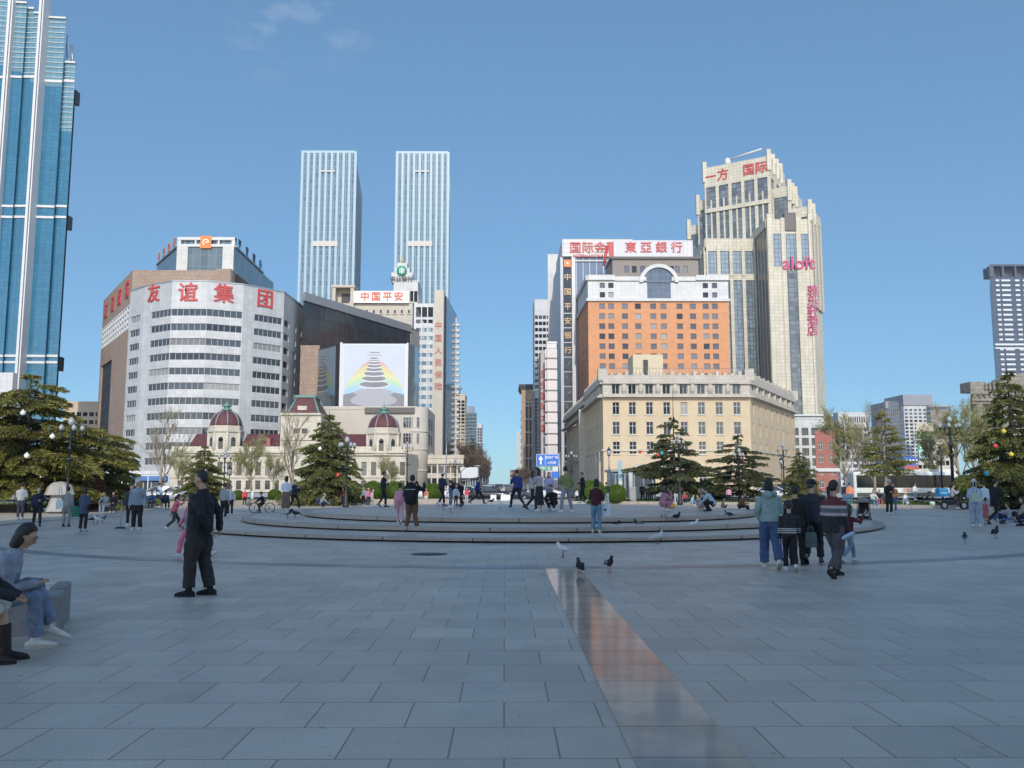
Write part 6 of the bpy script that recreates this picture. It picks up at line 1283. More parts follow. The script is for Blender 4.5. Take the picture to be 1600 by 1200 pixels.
for px, lab, bw in ((771, 'narrow white traffic barrier in front of the black car, at the street mouth', .32), (790, 'wide white traffic barrier right of the narrow one, at the street mouth', .5)):
    x, y = P_(px, 84); m = MB(); m.box(x - bw, x + bw, y - .2, y + .2, 0, .10); bw -= .03; m.rings([[(x - bw, y - .15, .10), (x + bw, y - .15, .10), (x + bw, y + .15, .10), (x - bw, y + .15, .10)], [(x - bw + .02, y - .08, .55), (x + bw - .02, y - .08, .55), (x + bw - .02, y + .08, .55), (x - bw + .02, y + .08, .55)]], 0, True, False); tag(m.build('traffic_barrier', WHITE), lab, 'barrier', 'white barriers at the street mouth')
# manhole cover on the paving, granite seats near left
p = gnd(671, 866); m = MB(); m.lathe([(.42, .003), (.42, .008), (.02, .0085)], (p.x, p.y, 0), 24); tag(m.build('manhole_cover', mat('iron_cover', (.05, .05, .05), .6)), 'dark manhole cover on the paving in front of the stage', 'manhole cover')
GS = mat('seat_granite', (.22, .22, .215), .75, var=.2, scale=9, bump=.3)
def block_seat(px, py, w, d, h, rz, lab):
    p = gnd(px, py); o = None; m = MB(); b = .025
    M = Matrix.Rotation(rz, 4, 'Z'); prof = [(0, 0), (.0, h - b), (b, h)]
    rs = [[(-w/2 + i, -d/2 + i, z), (w/2 - i, -d/2 + i, z), (w/2 - i, d/2 - i, z), (-w/2 + i, d/2 - i, z)] for i, z in ((0, 0), (0, h - b), (b*.4, h - b*.3), (b, h))]
    m.rings(rs, 0, True, False); o = m.build('granite_block', GS); o.location = (p.x, p.y, 0); o.rotation_euler = (0, 0, rz); tag(o, lab, 'stone seat', 'granite seat blocks at the near left'); return o

for _t in (DEC1, DEC2, DEC3, BARE): print('decid', len(_t[1].polygons))
# ================================================================== PEOPLE
TMP = bpy.data.scenes.new('work'); FS = [0.0]
def remesh(mb, voxel, smooth=4, mats=None, name='body', parent=None, loc=None):
    me = mb.mesh(name, mats); o = bpy.data.objects.new('w', me); TMP.collection.objects.link(o)
    r = o.modifiers.new('r', 'REMESH'); r.mode = 'VOXEL'; r.voxel_size = voxel; r.use_smooth_shade = True
    if smooth: s = o.modifiers.new('s', 'SMOOTH'); s.factor = .5; s.iterations = smooth
    TMP.view_layers[0].update(); dg = TMP.view_layers[0].depsgraph
    out = bpy.data.meshes.new_from_object(o.evaluated_get(dg)); bpy.data.objects.remove(o); bpy.data.meshes.remove(me)
    out.name = name
    if len(out.materials) == 0: out.materials.append(mats)
    if name in ('jacket', 'shirt', 'trousers', 'skirt'):          # folds and creases in the cloth
        FS[0] += 7.3; am = .0105 if name != 'skirt' else .007; fz = 15.0 if name in ('jacket', 'shirt') else 11.0
        nn = [v.normal.copy() for v in out.vertices]
        for v, n in zip(out.vertices, nn):
            c = v.co; sk_ = c.x*5.0 + c.y*3.0
            d = mnoise(V((c.x*7 + FS[0], c.y*7, c.z*fz + sk_))) + .5*mnoise(V((c.x*15, c.y*15 + FS[0], c.z*30 - sk_)))
            v.co = c + n*(d*am)
    q = bpy.data.objects.new(name, out); COL.objects.link(q); q.parent = parent
    return q
from mathutils.noise import noise as mnoise
SKIN = mat('skin', (.50, .31, .21), .55, var=.06, scale=8, spec=.35)
HAIRB = mat('black_hair', (.016, .013, .012), .5, var=.2, scale=30, bump=.3)
HAIRBR = mat('brown_hair', (.07, .038, .022), .5, var=.2, scale=30, bump=.3)
HAIRP = mat('pale_hair', (.35, .25, .18), .6, var=.2, scale=30, bump=.3)
EYEW = mat('eye_dark', (.02, .015, .012), .3)
LIP = mat('lips', (.36, .15, .12), .5)
SOLE = mat('shoe_sole', (.45, .43, .40), .7)
V = Vector
def pose_joints(pose, arms, s, lean, female, kid, over):
    J = {'pel': V((0, 0, .95)), 'hipL': V((-.09, 0, .90)), 'hipR': V((.09, 0, .90)), 'kneeL': V((-.10, .02, .49)), 'kneeR': V((.10, .02, .49)), 'ankL': V((-.11, -.02, .09)), 'ankR': V((.11, -.02, .09))}
    st = {'stand': 0, 'walk': .30, 'stride': .42, 'walkr': -.30, 'wide': 0, 'step': .16}.get(pose, 0)
    if st:
        a = abs(st); L, Rr = ('L', 'R') if st > 0 else ('R', 'L')
        J['knee' + L] += V((0, a*.75, .02)); J['ank' + L] += V((0, a*1.05, .0)); J['knee' + Rr] += V((0, -a*.15, -.0)); J['ank' + Rr] += V((0, -a*1.15, .07)); J['pel'].z -= a*.10; J['hipL'].z -= a*.10; J['hipR'].z -= a*.10
        J['knee' + L].z -= a*.05; J['knee' + Rr].z -= a*.08
    if pose == 'wide':
        for k, sg in (('L', -1), ('R', 1)): J['knee' + k].x = sg*.17; J['ank' + k].x = sg*.24
        J['pel'].z -= .03; J['hipL'].z -= .03; J['hipR'].z -= .03
    if pose == 'squat':
        J['pel'] = V((0, -.16, .33)); J['hipL'] = V((-.10, -.14, .30)); J['hipR'] = V((.10, -.14, .30))
        J['kneeL'] = V((-.15, .28, .50)); J['kneeR'] = V((.15, .28, .46)); J['ankL'] = V((-.12, .06, .09)); J['ankR'] = V((.12, .0, .11))
    if pose == 'sit':
        J['pel'] = V((0, 0, .53)); J['hipL'] = V((-.09, 0, .50)); J['hipR'] = V((.09, 0, .50)); J['kneeL'] = V((-.11, .43, .51)); J['kneeR'] = V((.11, .43, .51)); J['ankL'] = V((-.11, .48, .09)); J['ankR'] = V((.11, .42, .09))
    if pose == 'ride':
        J['pel'] = V((0, 0, .80)); J['hipL'] = V((-.09, 0, .77)); J['hipR'] = V((.09, 0, .77)); J['kneeL'] = V((-.10, .36, .66)); J['kneeR'] = V((.10, .30, .46)); J['ankL'] = V((-.10, .22, .30)); J['ankR'] = V((.10, .24, .12))
    P = J['pel']; M = Matrix.Rotation(-R(lean), 3, 'X'); bend = lambda v, k=1.0: P + Matrix.Rotation(-R(lean*k), 3, 'X') @ (v)
    sw = .158 if female else .18
    if kid: sw *= 1.0
    J['waist'] = bend(V((0, -.0, .16))); J['chest'] = bend(V((0, .01, .33))); J['neck0'] = bend(V((0, 0, .47))); 
    hl = lean*.6 if lean < 50 else lean*.85
    J['neck'] = J['neck0'] + Matrix.Rotation(-R(hl), 3, 'X') @ V((0, .01, .07)); J['head'] = J['neck'] + Matrix.Rotation(-R(hl), 3, 'X') @ V((0, .03, .12))
    J['shL'] = bend(V((-sw, 0, .405))); J['shR'] = bend(V((sw, 0, .405)))
    for k, sg in (('L', -1), ('R', 1)):
        a = arms if isinstance(arms, str) else arms[0 if k == 'L' else 1]; S = J['sh' + k]
        d = {'down': (V((sg*.05, -.03, -.27)), V((sg*.06, .05, -.51))), 'swingf': (V((sg*.05, .08, -.26)), V((sg*.03, .24, -.44))), 'swingb': (V((sg*.06, -.14, -.24)), V((sg*.07, -.20, -.47))),
             'behind': (V((sg*.08, -.13, -.24)), V((-sg*.04, -.20, -.44))), 'front': (V((sg*.06, .03, -.27)), V((-sg*.07, .24, -.24))), 'phone': (V((sg*.07, .08, -.25)), V((-sg*.05, .30, -.10))), 'face': (V((sg*.08, .16, -.20)), V((-sg*.06, .24, .06))),
             'raise': (V((sg*.16, .16, -.10)), V((sg*.14, .34, .12))), 'reach': (V((sg*.03, .16, -.20)), V((-sg*.01, .34, -.38))), 'out': (V((sg*.24, .02, -.04)), V((sg*.48, .05, .05))), 'knees': (V((sg*.04, .20, -.20)), V((-sg*.06, .40, -.30))), 'pocket': (V((sg*.10, -.08, -.25)), V((sg*.01, .06, -.42))), 'hang': (V((sg*.02, .10, -.26)), V((0, .22, -.48)))}[a]
        J['el' + k] = S + d[0]; J['wr' + k] = S + d[1]
    for k, v in (over or {}).items(): J[k] = V(v)
    return J
def hand(mb, w, d, side, r, curl=.5):
    """palm, four fingers of unequal length and a thumb; d = direction of the forearm"""
    d = d.normalized(); n = V((side, 0, 0)); n = (n - d*n.dot(d)); n = n.normalized() if n.length > .05 else d.orthogonal().normalized(); t = d.cross(n)
    pc = w + d*.045
    mb.tube([w, w + d*.03, w + d*.085], [(r*1.4, r*.8), (r*2.4, r*.85), (r*2.3, r*.7)], 8, ref=t, caps='round')
    for i in range(4):
        b = w + d*.085 + t*((i - 1.5)*r*1.15); l = (.062, .075, .070, .054)[i]
        k1 = b + d*l*.5 - n*l*.15*curl; k2 = k1 + d*l*.32 - n*l*.32*curl; k3 = k2 + d*l*.12 - n*l*.30*curl
        mb.tube([b - d*.01, k1, k2, k3], [r*.62, r*.58, r*.52, r*.44], 6, caps='round')
    b = w + d*.03 + t*(r*2.0); mb.tube([w + d*.02 + t*r, b, b + d*.03 + t*.012 - n*.012, b + d*.052 + t*.01 - n*.022], [r*.8, r*.75, r*.65, r*.5], 6, caps='round')
NP = [0]
def person(label, x, y, z, H, heading, pose='stand', arms='down', top=None, bottom=None, shoes=(.5, .5, .5), hair='short', hairm=None, lean=3, female=False, kid=False, vox=None, over=None, tilt=0, turn=0, nod=0, cat='person', skirt=False, hood=False, cap=None, sleeves=1.0, hem=.06, loose=1.0, fat=1.0, group=None, coat=0, mask=False, boots=False, legskin=False, face=None, shorts=None, collar=None, glasses=False):
    """top / bottom: a colour or a material; heading: clockwise from +Y"""
    dst = math.hypot(x, y); vox = vox or (.0085 if dst < 14 else .011 if dst < 22 else .016 if dst < 36 else .021)
    s = H/1.70; hs = 1.0 if not kid else min(1.34, 1.0/s*.86); NP[0] += 1
    t = thing('person', label, cat, (x, y, z), -R(heading), group); t.rotation_mode = 'YXZ'
    if tilt: t.rotation_mode = 'XYZ'; t.rotation_euler = (0, R(tilt), -R(heading))
    J = pose_joints(pose, arms, s, lean, female, kid, over); J = {k: v*s for k, v in J.items()}
    Hd = (J['head'] - J['neck']); up = Hd.normalized(); HC = J['neck'] + up*(.125*s*hs)
    yaw = Matrix.Rotation(-R(turn), 3, 'Z'); Mh = (yaw @ Matrix.Rotation(-R(lean*(.35 if lean < 50 else .8) + nod), 3, 'X')).to_4x4(); Mh.translation = HC
    k = s*hs; ft = max(.7, vox/.011)
    mb = MB(); Xr = V((1, 0, 0))
    # --- body: one continuous skin
    mb.tube([J['pel'] - V((0, 0, .05*s)), J['pel'], J['waist'], J['chest'], J['neck0'] - (J['neck0'] - J['chest'])*.25, J['neck0']], [(.12*s, .08*s), (.14*s, .10*s), (.115*s, .085*s), (.125*s, .09*s), (.09*s, .06*s), (.055*s, .048*s)], 12, ref=Xr, caps='round')
    mb.tube([J['neck0'] - V((0, 0, .03*s)), J['neck'], HC], [.060*s, .052*s, .052*s], 10, caps='round')
    for sd in 'LR':
        mb.tube([J['sh'+sd].lerp(J['chest'], .35), J['sh'+sd].lerp(J['el'+sd], .4), J['el'+sd], J['wr'+sd]], [.035*s, .034*s, .032*s, .027*s], 8, caps='round')
        mb.tube([J['hip'+sd], J['knee'+sd], J['ank'+sd]], [.075*s, .052*s, .037*s], 8, caps='round')
        hand(mb, J['wr'+sd], J['wr'+sd] - J['el'+sd], -1 if sd == 'L' else 1, max(.0088*s, vox*.95), .6)
        a = J['ank'+sd]; mb.tube([a + V((0, 0, .03*s)), a + V((0, 0, -.03*s))], [.034*s, .030*s], 8, caps='round')
    def hf(p):
        q = p.copy()
        if q.z < -.02*k: q.x *= 1 - .30*min(1, (-.02*k - q.z)/(.09*k)); q.y = q.y*(1 - .12*min(1, (-q.z)/(.1*k))) + .012*k*min(1, -q.z/(.1*k))
        return q
    mb.ell((0, 0, 0), (.075*k, .094*k, .116*k), 18, 0, Mh, hf, 14)
    mb.tube([Mh @ V((0, .088*k, .018*k)), Mh @ V((0, .104*k, -.012*k)), Mh @ V((0, .108*k, -.026*k)), Mh @ V((0, .09*k, -.036*k))], [.009*k, .012*k, .015*k, .010*k], 8, caps='round')
    mb.ell((0, .066*k, -.092*k), (.028*k, .022*k, .02*k), 10, 0, Mh, None, 6); mb.tube([Mh @ V((-.045*k, .078*k, .026*k)), Mh @ V((0, .09*k, .030*k)), Mh @ V((.045*k, .078*k, .026*k))], [.010*k, .012*k, .010*k], 6, caps='round')
    mb.ell((0, .085*k, -.058*k), (.024*k, .012*k, .009*k), 8, 0, Mh, None, 6)
    for sg in (-1, 1): mb.ell((sg*.076*k, -.012*k, -.008*k), (.010*k, .022*k, .032*k), 8, 0, Mh, None, 6)
    remesh(mb, vox, 2, SKIN, 'body', t)
    # --- face
    if dst < 24 or face:
        for sg in (-1, 1):
            m = MB(); m.ell((sg*.031*k, .0865*k, .008*k), (.0125*k, .007*k, .0065*k), 10, 0, Mh, None, 6); m.build('eye', EYEW, t, world=False)
            m = MB(); m.tube([Mh @ V((sg*.014*k, .0985*k, .030*k)), Mh @ V((sg*.034*k, .0955*k, .036*k)), Mh @ V((sg*.052*k, .083*k, .030*k))], [.004*k, .0048*k, .003*k], 5); m.build('eyebrow', HAIRB, t, world=False)
        m = MB(); m.tube([Mh @ V((-.024*k, .0885*k, -.058*k)), Mh @ V((0, .0985*k, -.056*k)), Mh @ V((.024*k, .0885*k, -.058*k))], [.003*k, .006*k, .003*k], 6); m.build('mouth', LIP, t, world=False)
    if glasses:
        m = MB()
        for sg in (-1, 1):
            m.tube([Mh @ V((sg*.033*k + .023*k*math.cos(a*.5236), .104*k - abs(.023*math.cos(a*.5236)*(.25 if math.cos(a*.5236)*sg > 0 else 0))*k, .004*k + .020*k*math.sin(a*.5236))) for a in range(13)], .0018*k, 4)
            m.tube([Mh @ V((sg*.056*k, .097*k, .008*k)), Mh @ V((sg*.080*k, .03*k, .012*k)), Mh @ V((sg*.082*k, -.02*k, .004*k))], .0018*k, 4)
        m.tube([Mh @ V((-.011*k, .104*k, .008*k)), Mh @ V((0, .108*k, .012*k)), Mh @ V((.011*k, .104*k, .008*k))], .0018*k, 4); m.build('glasses', STEEL, t, world=False)
    # --- hair
    hm = hairm or HAIRB; h = MB()
    def hcut(p):
        q = p*(1 + .045*mnoise(p*(38/k)) + .03*mnoise(p*(85/k) + V((3, 1, 2)))); y = q.y/k
        z0 = .052 if y > .055 else (.052 - (.055 - y)/.06*.085 if y > -.005 else (-.033 - (-.005 - y)/.05*.06 if y > -.055 else -.093))
        if hair not in ('short', 'crew'): z0 = .056 if y > .06 else (.056 - (.06 - y)/.05*.12 if y > .01 else -.12)
        if q.z < z0*k: q.x *= .74; q.y *= .76; q.z = max(q.z, (z0 - .03)*k) if hair in ('short', 'crew') else q.z
        return q
    if hair == 'crew': h.ell((0, -.010*k, .016*k), (.0815*k, .095*k, .110*k), 20, 0, Mh, hcut, 16)
    elif hair != 'none': h.ell((0, -.014*k, .022*k), (.087*k, .100*k, .114*k), 20, 0, Mh, hcut, 16)
    if hair == 'bob': h.tube([Mh @ V((0, -.03*k, .02*k)), Mh @ V((0, -.036*k, -.06*k)), Mh @ V((0, -.034*k, -.12*k))], [(.088*k, .07*k), (.094*k, .07*k), (.085*k, .06*k)], 14, ref=Mh.to_3x3() @ Xr, caps='round')
    if hair == 'long': h.tube([Mh @ V((0, -.03*k, .02*k)), Mh @ V((0, -.045*k, -.08*k)), Mh @ V((0, -.07*k, -.2*k)), Mh @ V((0, -.085*k, -.36*k))], [(.088*k, .07*k), (.095*k, .06*k), (.105*k, .05*k), (.07*k, .03*k)], 14, ref=Mh.to_3x3() @ Xr, caps='round')
    if hair == 'bun': h.ell((0, -.10*k, .05*k), (.045*k, .045*k, .045*k), 10, 0, Mh)
    if hair == 'tail': h.tube([Mh @ V((0, -.095*k, .02*k)), Mh @ V((0, -.14*k, -.02*k)), Mh @ V((0, -.13*k, -.14*k)), Mh @ V((0, -.12*k, -.22*k))], [.025*k, .036*k, .032*k, .01*k], 8, caps='round')
    if hair == 'tails':
        for sg in (-1, 1): h.tube([Mh @ V((sg*.08*k, -.04*k, .05*k)), Mh @ V((sg*.13*k, -.05*k, .03*k)), Mh @ V((sg*.135*k, -.05*k, -.07*k))], [.02*k, .034*k, .012*k], 8, caps='round')
    if h.v: remesh(h, max(vox*.8, .008), 1, hm, 'hair', t)
    if cap is not None:
        c = MB(); c.ell((0, -.008*k, .045*k), (.092*k, .108*k, .095*k), 18, 0, Mh, lambda p: V((p.x, p.y, max(p.z, -.022*k))), 12); c.tube([Mh @ V((0, .08*k, .03*k)), Mh @ V((0, .13*k, .02*k)), Mh @ V((0, .165*k, .008*k))], [(.075*k, .012*k), (.07*k, .010*k), (.045*k, .006*k)], 12, ref=Mh.to_3x3() @ Xr, caps='round'); c.build('cap', cloth(cap), t, world=False)
    if mask:
        c = MB(); c.ell((0, .062*k, -.048*k), (.060*k, .055*k, .045*k), 12, 0, Mh); c.build('face_mask', WHITE, t, world=False)
    # --- trousers / skirt
    mk = lambda c: c if isinstance(c, bpy.types.Material) else cloth(c)
    if bottom is not None:
        b = MB(); lf = loose; W = fat
        b.tube([J['pel'] + (J['waist'] - J['pel'])*.75, J['pel'], (J['hipL'] + J['hipR'])/2 - V((0, 0, .02*s))], [(.145*s*W, .112*s*W), (.165*s*W, .125*s*W), (.15*s*W, .11*s*W)], 14, ref=Xr, caps='round')
        if skirt:
            zz = skirt*s; kn = (J['kneeL'] + J['kneeR'])/2; an = (J['ankL'] + J['ankR'])/2
            f = lambda z: (J['pel'].lerp(kn, (J['pel'].z - z)/max(.05, J['pel'].z - kn.z)) if z > kn.z else kn.lerp(an, (kn.z - z)/max(.05, kn.z - an.z)))
            lv = [J['pel'].z + (zz - J['pel'].z)*q for q in (0, .35, .7, 1)]; b.tube([f(q) for q in lv], [(.165*s*W, .125*s*W), (.185*s, .15*s), (.205*s, .175*s), (.22*s, .19*s)], 16, ref=Xr)
        else:
            for sd in 'LR':
                a, kk, hp = J['ank'+sd], J['knee'+sd], J['hip'+sd]; e = kk.lerp(a, .93) if not boots else kk.lerp(a, .35)
                if shorts: e = hp.lerp(kk, shorts)
                pts = [hp + V((0, 0, .03*s)), hp.lerp(kk, .5), kk, kk.lerp(e, .5), e] if not shorts else [hp, hp.lerp(kk, .4), e]
                rr = [(.098*W*s), (.088*W*s*(.5 + .5*lf)), .068*s*lf, .066*s*lf, .062*s*lf] if not shorts else [.1*s, .098*s, .095*s]
                b.tube(pts, rr, 12, caps='round' if pose in ('sit', 'squat') and False else 'flat')
                if pose in ('squat', 'sit', 'ride'): b.ell(kk, (.072*s*lf, .072*s*lf, .072*s*lf), 10)
        remesh(b, vox*1.1, 3, mk(bottom), 'skirt' if skirt else 'trousers', t)
    # --- top
    if top is not None:
        b = MB(); W = fat*(1.0 if not kid else 1.05); hz = -hem*s; ax = (J['waist'] - J['pel']).normalized()
        pts = [J['pel'] + ax*hz*1.0, J['pel'] + ax*.05*s, J['waist'], J['chest'], J['neck0'] - (J['neck0'] - J['chest'])*.30, J['neck0'] - (J['neck0'] - J['chest'])*.05, J['neck0'] + (J['neck'] - J['neck0'])*.35]
        sw = abs(J['shL'].x - J['shR'].x)/2
        rad = [(.172*s*W, .138*s*W), (.170*s*W, .136*s*W), (.160*s*W, .132*s*W), (.172*s*W, .138*s*W), (max(.13*s, sw*.86), .112*s), (sw*.52, .088*s), (.068*s, .066*s)]
        if coat: 
            kn = (J['kneeL'] + J['kneeR'])/2; pts = [J['pel'].lerp(kn, coat), J['pel'].lerp(kn, coat*.5)] + pts[1:]; rad = [(.20*s*W, .165*s*W), (.185*s*W, .15*s*W)] + rad[1:]
        b.tube(pts, rad, 16, ref=Xr)
        for sd in 'LR':
            S, E, Wr = J['sh'+sd], J['el'+sd], J['wr'+sd]; end = E.lerp(Wr, (sleeves - .5)*2*.97) if sleeves > .5 else S.lerp(E, sleeves*2)
            c0 = S.lerp(J['chest'], .25) + V((0, 0, .015*s))
            if sleeves > .5: b.tube([c0, S, S.lerp(E, .5), E, E.lerp(end, .5), end], [.062*s, .068*s*W, .062*s*W, .056*s, .052*s, .047*s], 12, caps='round')
            else: b.tube([c0, S, end], [.06*s, .068*s, .066*s], 12)
        if collar: b.tube([J['neck0'] + V((0, 0, -.01*s)), J['neck0'].lerp(J['neck'], .75)], [.080*s, .074*s], 12)
        if hood:
            b.tube([J['neck0'] + V((-.12*s, -.02*s, .02*s)), J['neck0'] + V((-.07*s, -.11*s, .02*s)), J['neck0'] + V((0, -.15*s, -.01*s)), J['neck0'] + V((.07*s, -.11*s, .02*s)), J['neck0'] + V((.12*s, -.02*s, .02*s))], [.035*s, .06*s, .075*s, .06*s, .035*s], 10, caps='round')
        remesh(b, vox*1.1, 2, mk(top), 'jacket' if hem > .02 else 'shirt', t)
    # --- shoes
    for sd in 'LR':
        a = J['ank'+sd]; kk = J['knee'+sd]; dirv = V((0, 1, 0))
        if a.z > .13*s and pose not in ('ride',): dirv = V((0, .86, -.5))
        if ('toe'+sd) in J: dirv = (J['toe'+sd] - a).normalized()
        upv = V((1, 0, 0)).cross(dirv); zb = -.055*s
        b = MB(); b.tube([a + dirv*-.065*s + upv*-.045*s, a + dirv*-.01*s + upv*-.035*s, a + dirv*.07*s + upv*-.045*s, a + dirv*.14*s + upv*-.055*s, a + dirv*.185*s + upv*-.06*s], [(.034*s, .032*s), (.042*s, .046*s), (.044*s, .036*s), (.046*s, .028*s), (.032*s, .018*s)], 12, ref=Xr, caps='round')
        b.tube([a + upv*-.04*s, a + (kk - a).normalized()*.05*s], [.045*s, .044*s], 10)
        if boots: b.tube([a, a.lerp(kk, .35), a.lerp(kk, .58)], [.050*s, .058*s, .066*s], 12)
        so = remesh(b, max(vox, .009), 1, mk(shoes), 'boot' if boots else 'shoe', t)
        m = MB(); q = lambda u, w, hh: a + dirv*(u*s) + V((w*s, 0, 0)) + upv*(hh*s)
        m.rings([[q(-.092, -.02, hh), q(-.092, .02, hh), q(-.03, .042, hh), q(.06, .044, hh), q(.13, .048, hh), q(.19, .034, hh), q(.212, 0, hh), q(.19, -.034, hh), q(.13, -.048, hh), q(.06, -.044, hh), q(-.03, -.042, hh)] for hh in (-.089, -.068)], 0, True, False); m.build('sole', SOLE if sum(shoes if isinstance(shoes, tuple) else (0,)) > .5 else RUBBER, so, world=False)
    t['_J'] = 0; del t['_J']
    return t, J
def wp(t, v):
    """local point of a person to world"""
    return t.location + Matrix.Rotation(t.rotation_euler.z, 3, 'Z') @ Vector(v)
def PP(label, px, fy, H, hd, z=0.0, **k):
    p = gnd(px, fy, z); return person(label, p.x, p.y, z, H, hd, **k)
BLK = (.022, .022, .025); CHAR = (.05, .05, .055); NAVY = (.02, .028, .055); DENIM = (.09, .16, .28); LDEN = (.22, .32, .42); WHT = (.68, .68, .68); GRY = (.28, .30, .32); BRN = (.12, .07, .04); PNK = (.60, .16, .22); MAR = (.12, .025, .03); MINT = (.27, .38, .36); TAN = (.35, .27, .2); KHAK = (.25, .27, .1); BLUE = (.02, .05, .2); SKYB = (.32, .44, .60); PALEP = (.55, .33, .36)
T1, T2, T3 = .14, .31, .491
# --- near left
manA = PP('man in a black jacket standing with hands behind his back, facing left', 308, 931, 1.765, -82, top=mat('black_jacket_cloth', (.02, .021, .026), .75, var=.25, scale=7, bump=.6, spec=.3), bottom=mat('dark_grey_trouser_cloth', (.042, .04, .040), .8, var=.25, scale=7, bump=.6, spec=.2), shoes=(.02, .02, .022), hair='crew', lean=-3, arms='behind', fat=1.24, loose=1.32, hem=.11, collar=True, nod=8, over={'ankL': (-.11, .07, .09), 'kneeL': (-.10, .07, .49), 'ankR': (.12, -.13, .09), 'kneeR': (.10, -.03, .49)})
# seated pair: seats first
so1 = block_seat(92, 972, .16, .55, .44, .35, 'small upright granite block right of the seated woman in denim'); so2 = block_seat(22, 990, .9, .5, .42, .35, 'wide granite seat block carrying the two seated women')
DEN = mat('blue_denim', (.20, .25, .34), .85, var=.25, scale=14, bump=.6, spec=.2); DENS = mat('grey_blue_shirt_cloth', (.30, .33, .38), .85, var=.2, scale=10, bump=.7, spec=.2)
gs = gnd(88, 1012); 
womE = person('woman in a grey blue shirt and denim sitting with head bowed at the left', -5.03, 8.62, 0, 1.66, 68, pose='sit', arms='front', top=DENS, bottom=DEN, shoes=(.66, .64, .58), hair='bob', female=True, lean=28, nod=20, hem=.04, fat=1.05, loose=1.08, collar=True, vox=.0075, glasses=True, over={'ankL': (-.02, .60, .20), 'kneeL': (-.05, .44, .60), 'ankR': (.06, .46, .09), 'kneeR': (.09, .43, .51), 'toeL': (0, .85, .12)})
womF = person('woman with bare knees and dark boots sitting half outside the left edge', -4.98, 7.95, 0, 1.64, 74, pose='sit', arms='knees', top=mat('black_varsity_cloth', (.02, .02, .022), .8, var=.2, scale=8, bump=.4), bottom=(.5, .5, .45), shoes=(.045, .035, .03), boots=True, hair='long', female=True, lean=22, hem=.04, shorts=.75, vox=.009)
# --- left middle group
PP('pink tracksuit girl leaning and running, half hidden behind the man in black', 303, 871, 1.42, -70, pose='stride', top=(.60, .20, .28), bottom=(.62, .18, .26), shoes=(.55, .55, .58), hair='bob', kid=True, lean=14, arms='swingf', female=True)
PP('woman with brown hair in a bun, half hidden behind the black jacket', 349, 812, 1.62, 20, top=GRY, bottom=BLK, hair='bun', hairm=HAIRBR, female=True)
PP('person in pale grey top and black trousers just right of the man in black', 359, 806, 1.5, 160, top=(.5, .5, .52), bottom=BLK, hair='short')
PP('girl in a red pink top and dark flared trousers, leaning forward', 271, 828, 1.22, 60, pose='walk', top=(.62, .14, .18), bottom=(.06, .06, .055), shoes=WHT, hair='tail', kid=True, lean=14, loose=1.2, arms=('swingb', 'raise'), female=True)
PP('person in a pale jacket seen from behind above the seated woman', 31, 812, 1.62, 0, top=(.50, .50, .48), bottom=(.07, .07, .09), hair='short', fat=1.05, arms='front')
PP('woman in black wearing a white face mask, walking', 57, 822, 1.50, 150, pose='walk', top=NAVY, bottom=BLK, shoes=BLK, hair='tail', female=True, mask=True, arms=('front', 'down'))
g3, j3 = PP('woman in grey green clothes with a shoulder strap, seen from behind', 103, 823, 1.47, -10, top=(.22, .25, .23), bottom=(.20, .22, .21), shoes=BLK, hair='short', female=True, fat=1.1)
g4, j4 = PP('woman in a belted navy coat seen from behind', 129, 831, 1.46, 10, top=(.05, .075, .12), bottom=BLK, shoes=(.4, .4, .4), hair='bob', female=True, coat=.55, arms='front')
g5, j5 = PP('man in a grey blue jacket and white cap standing by a thin rod', 213, 829, 1.74, 175, top=(.22, .28, .33), bottom=BLK, shoes=WHT, hair='short', cap=(.6, .6, .6), fat=1.15, hem=.10, loose=1.15, arms='down')
PP('person in a dark coat standing behind the man with the white cap', 203, 822, 1.55, 150, top=(.05, .06, .06), bottom=BLK, shoes=WHT, hair='short', coat=.3)
PP('person in grey sitting on the left kerb wall, first from the left', 166, 803, 1.6, 190, pose='sit', top=GRY, bottom=(.5, .5, .5), hair='short', lean=22, arms='knees', shoes=WHT)
PP('person in black sitting on the left kerb wall beside the one in grey', 178, 801, 1.6, 170, pose='sit', top=BLK, bottom=CHAR, hair='short', lean=25, arms='knees', shoes=WHT)
PP('person in blue sitting on the kerb wall right of the white cap', 238, 797, 1.6, 175, pose='sit', top=(.06, .13, .26), bottom=(.06, .07, .06), hair='short', lean=20, arms='knees', shoes=WHT)
PP('person in a white and pale blue jacket standing behind the kerb wall', 247, 793, 1.65, 10, top=(.42, .55, .68), bottom=NAVY, hair='short', arms='front')
PP('person in dark blue sitting on the kerb wall, right of the one in blue', 257, 796, 1.6, 0, pose='sit', top=NAVY, bottom=BLK, hair='short', lean=10)
PP('child in a red coat standing on the far left side of the plaza', 382, 791, 1.25, 150, top=(.55, .08, .10), bottom=BLK, kid=True, hair='short')
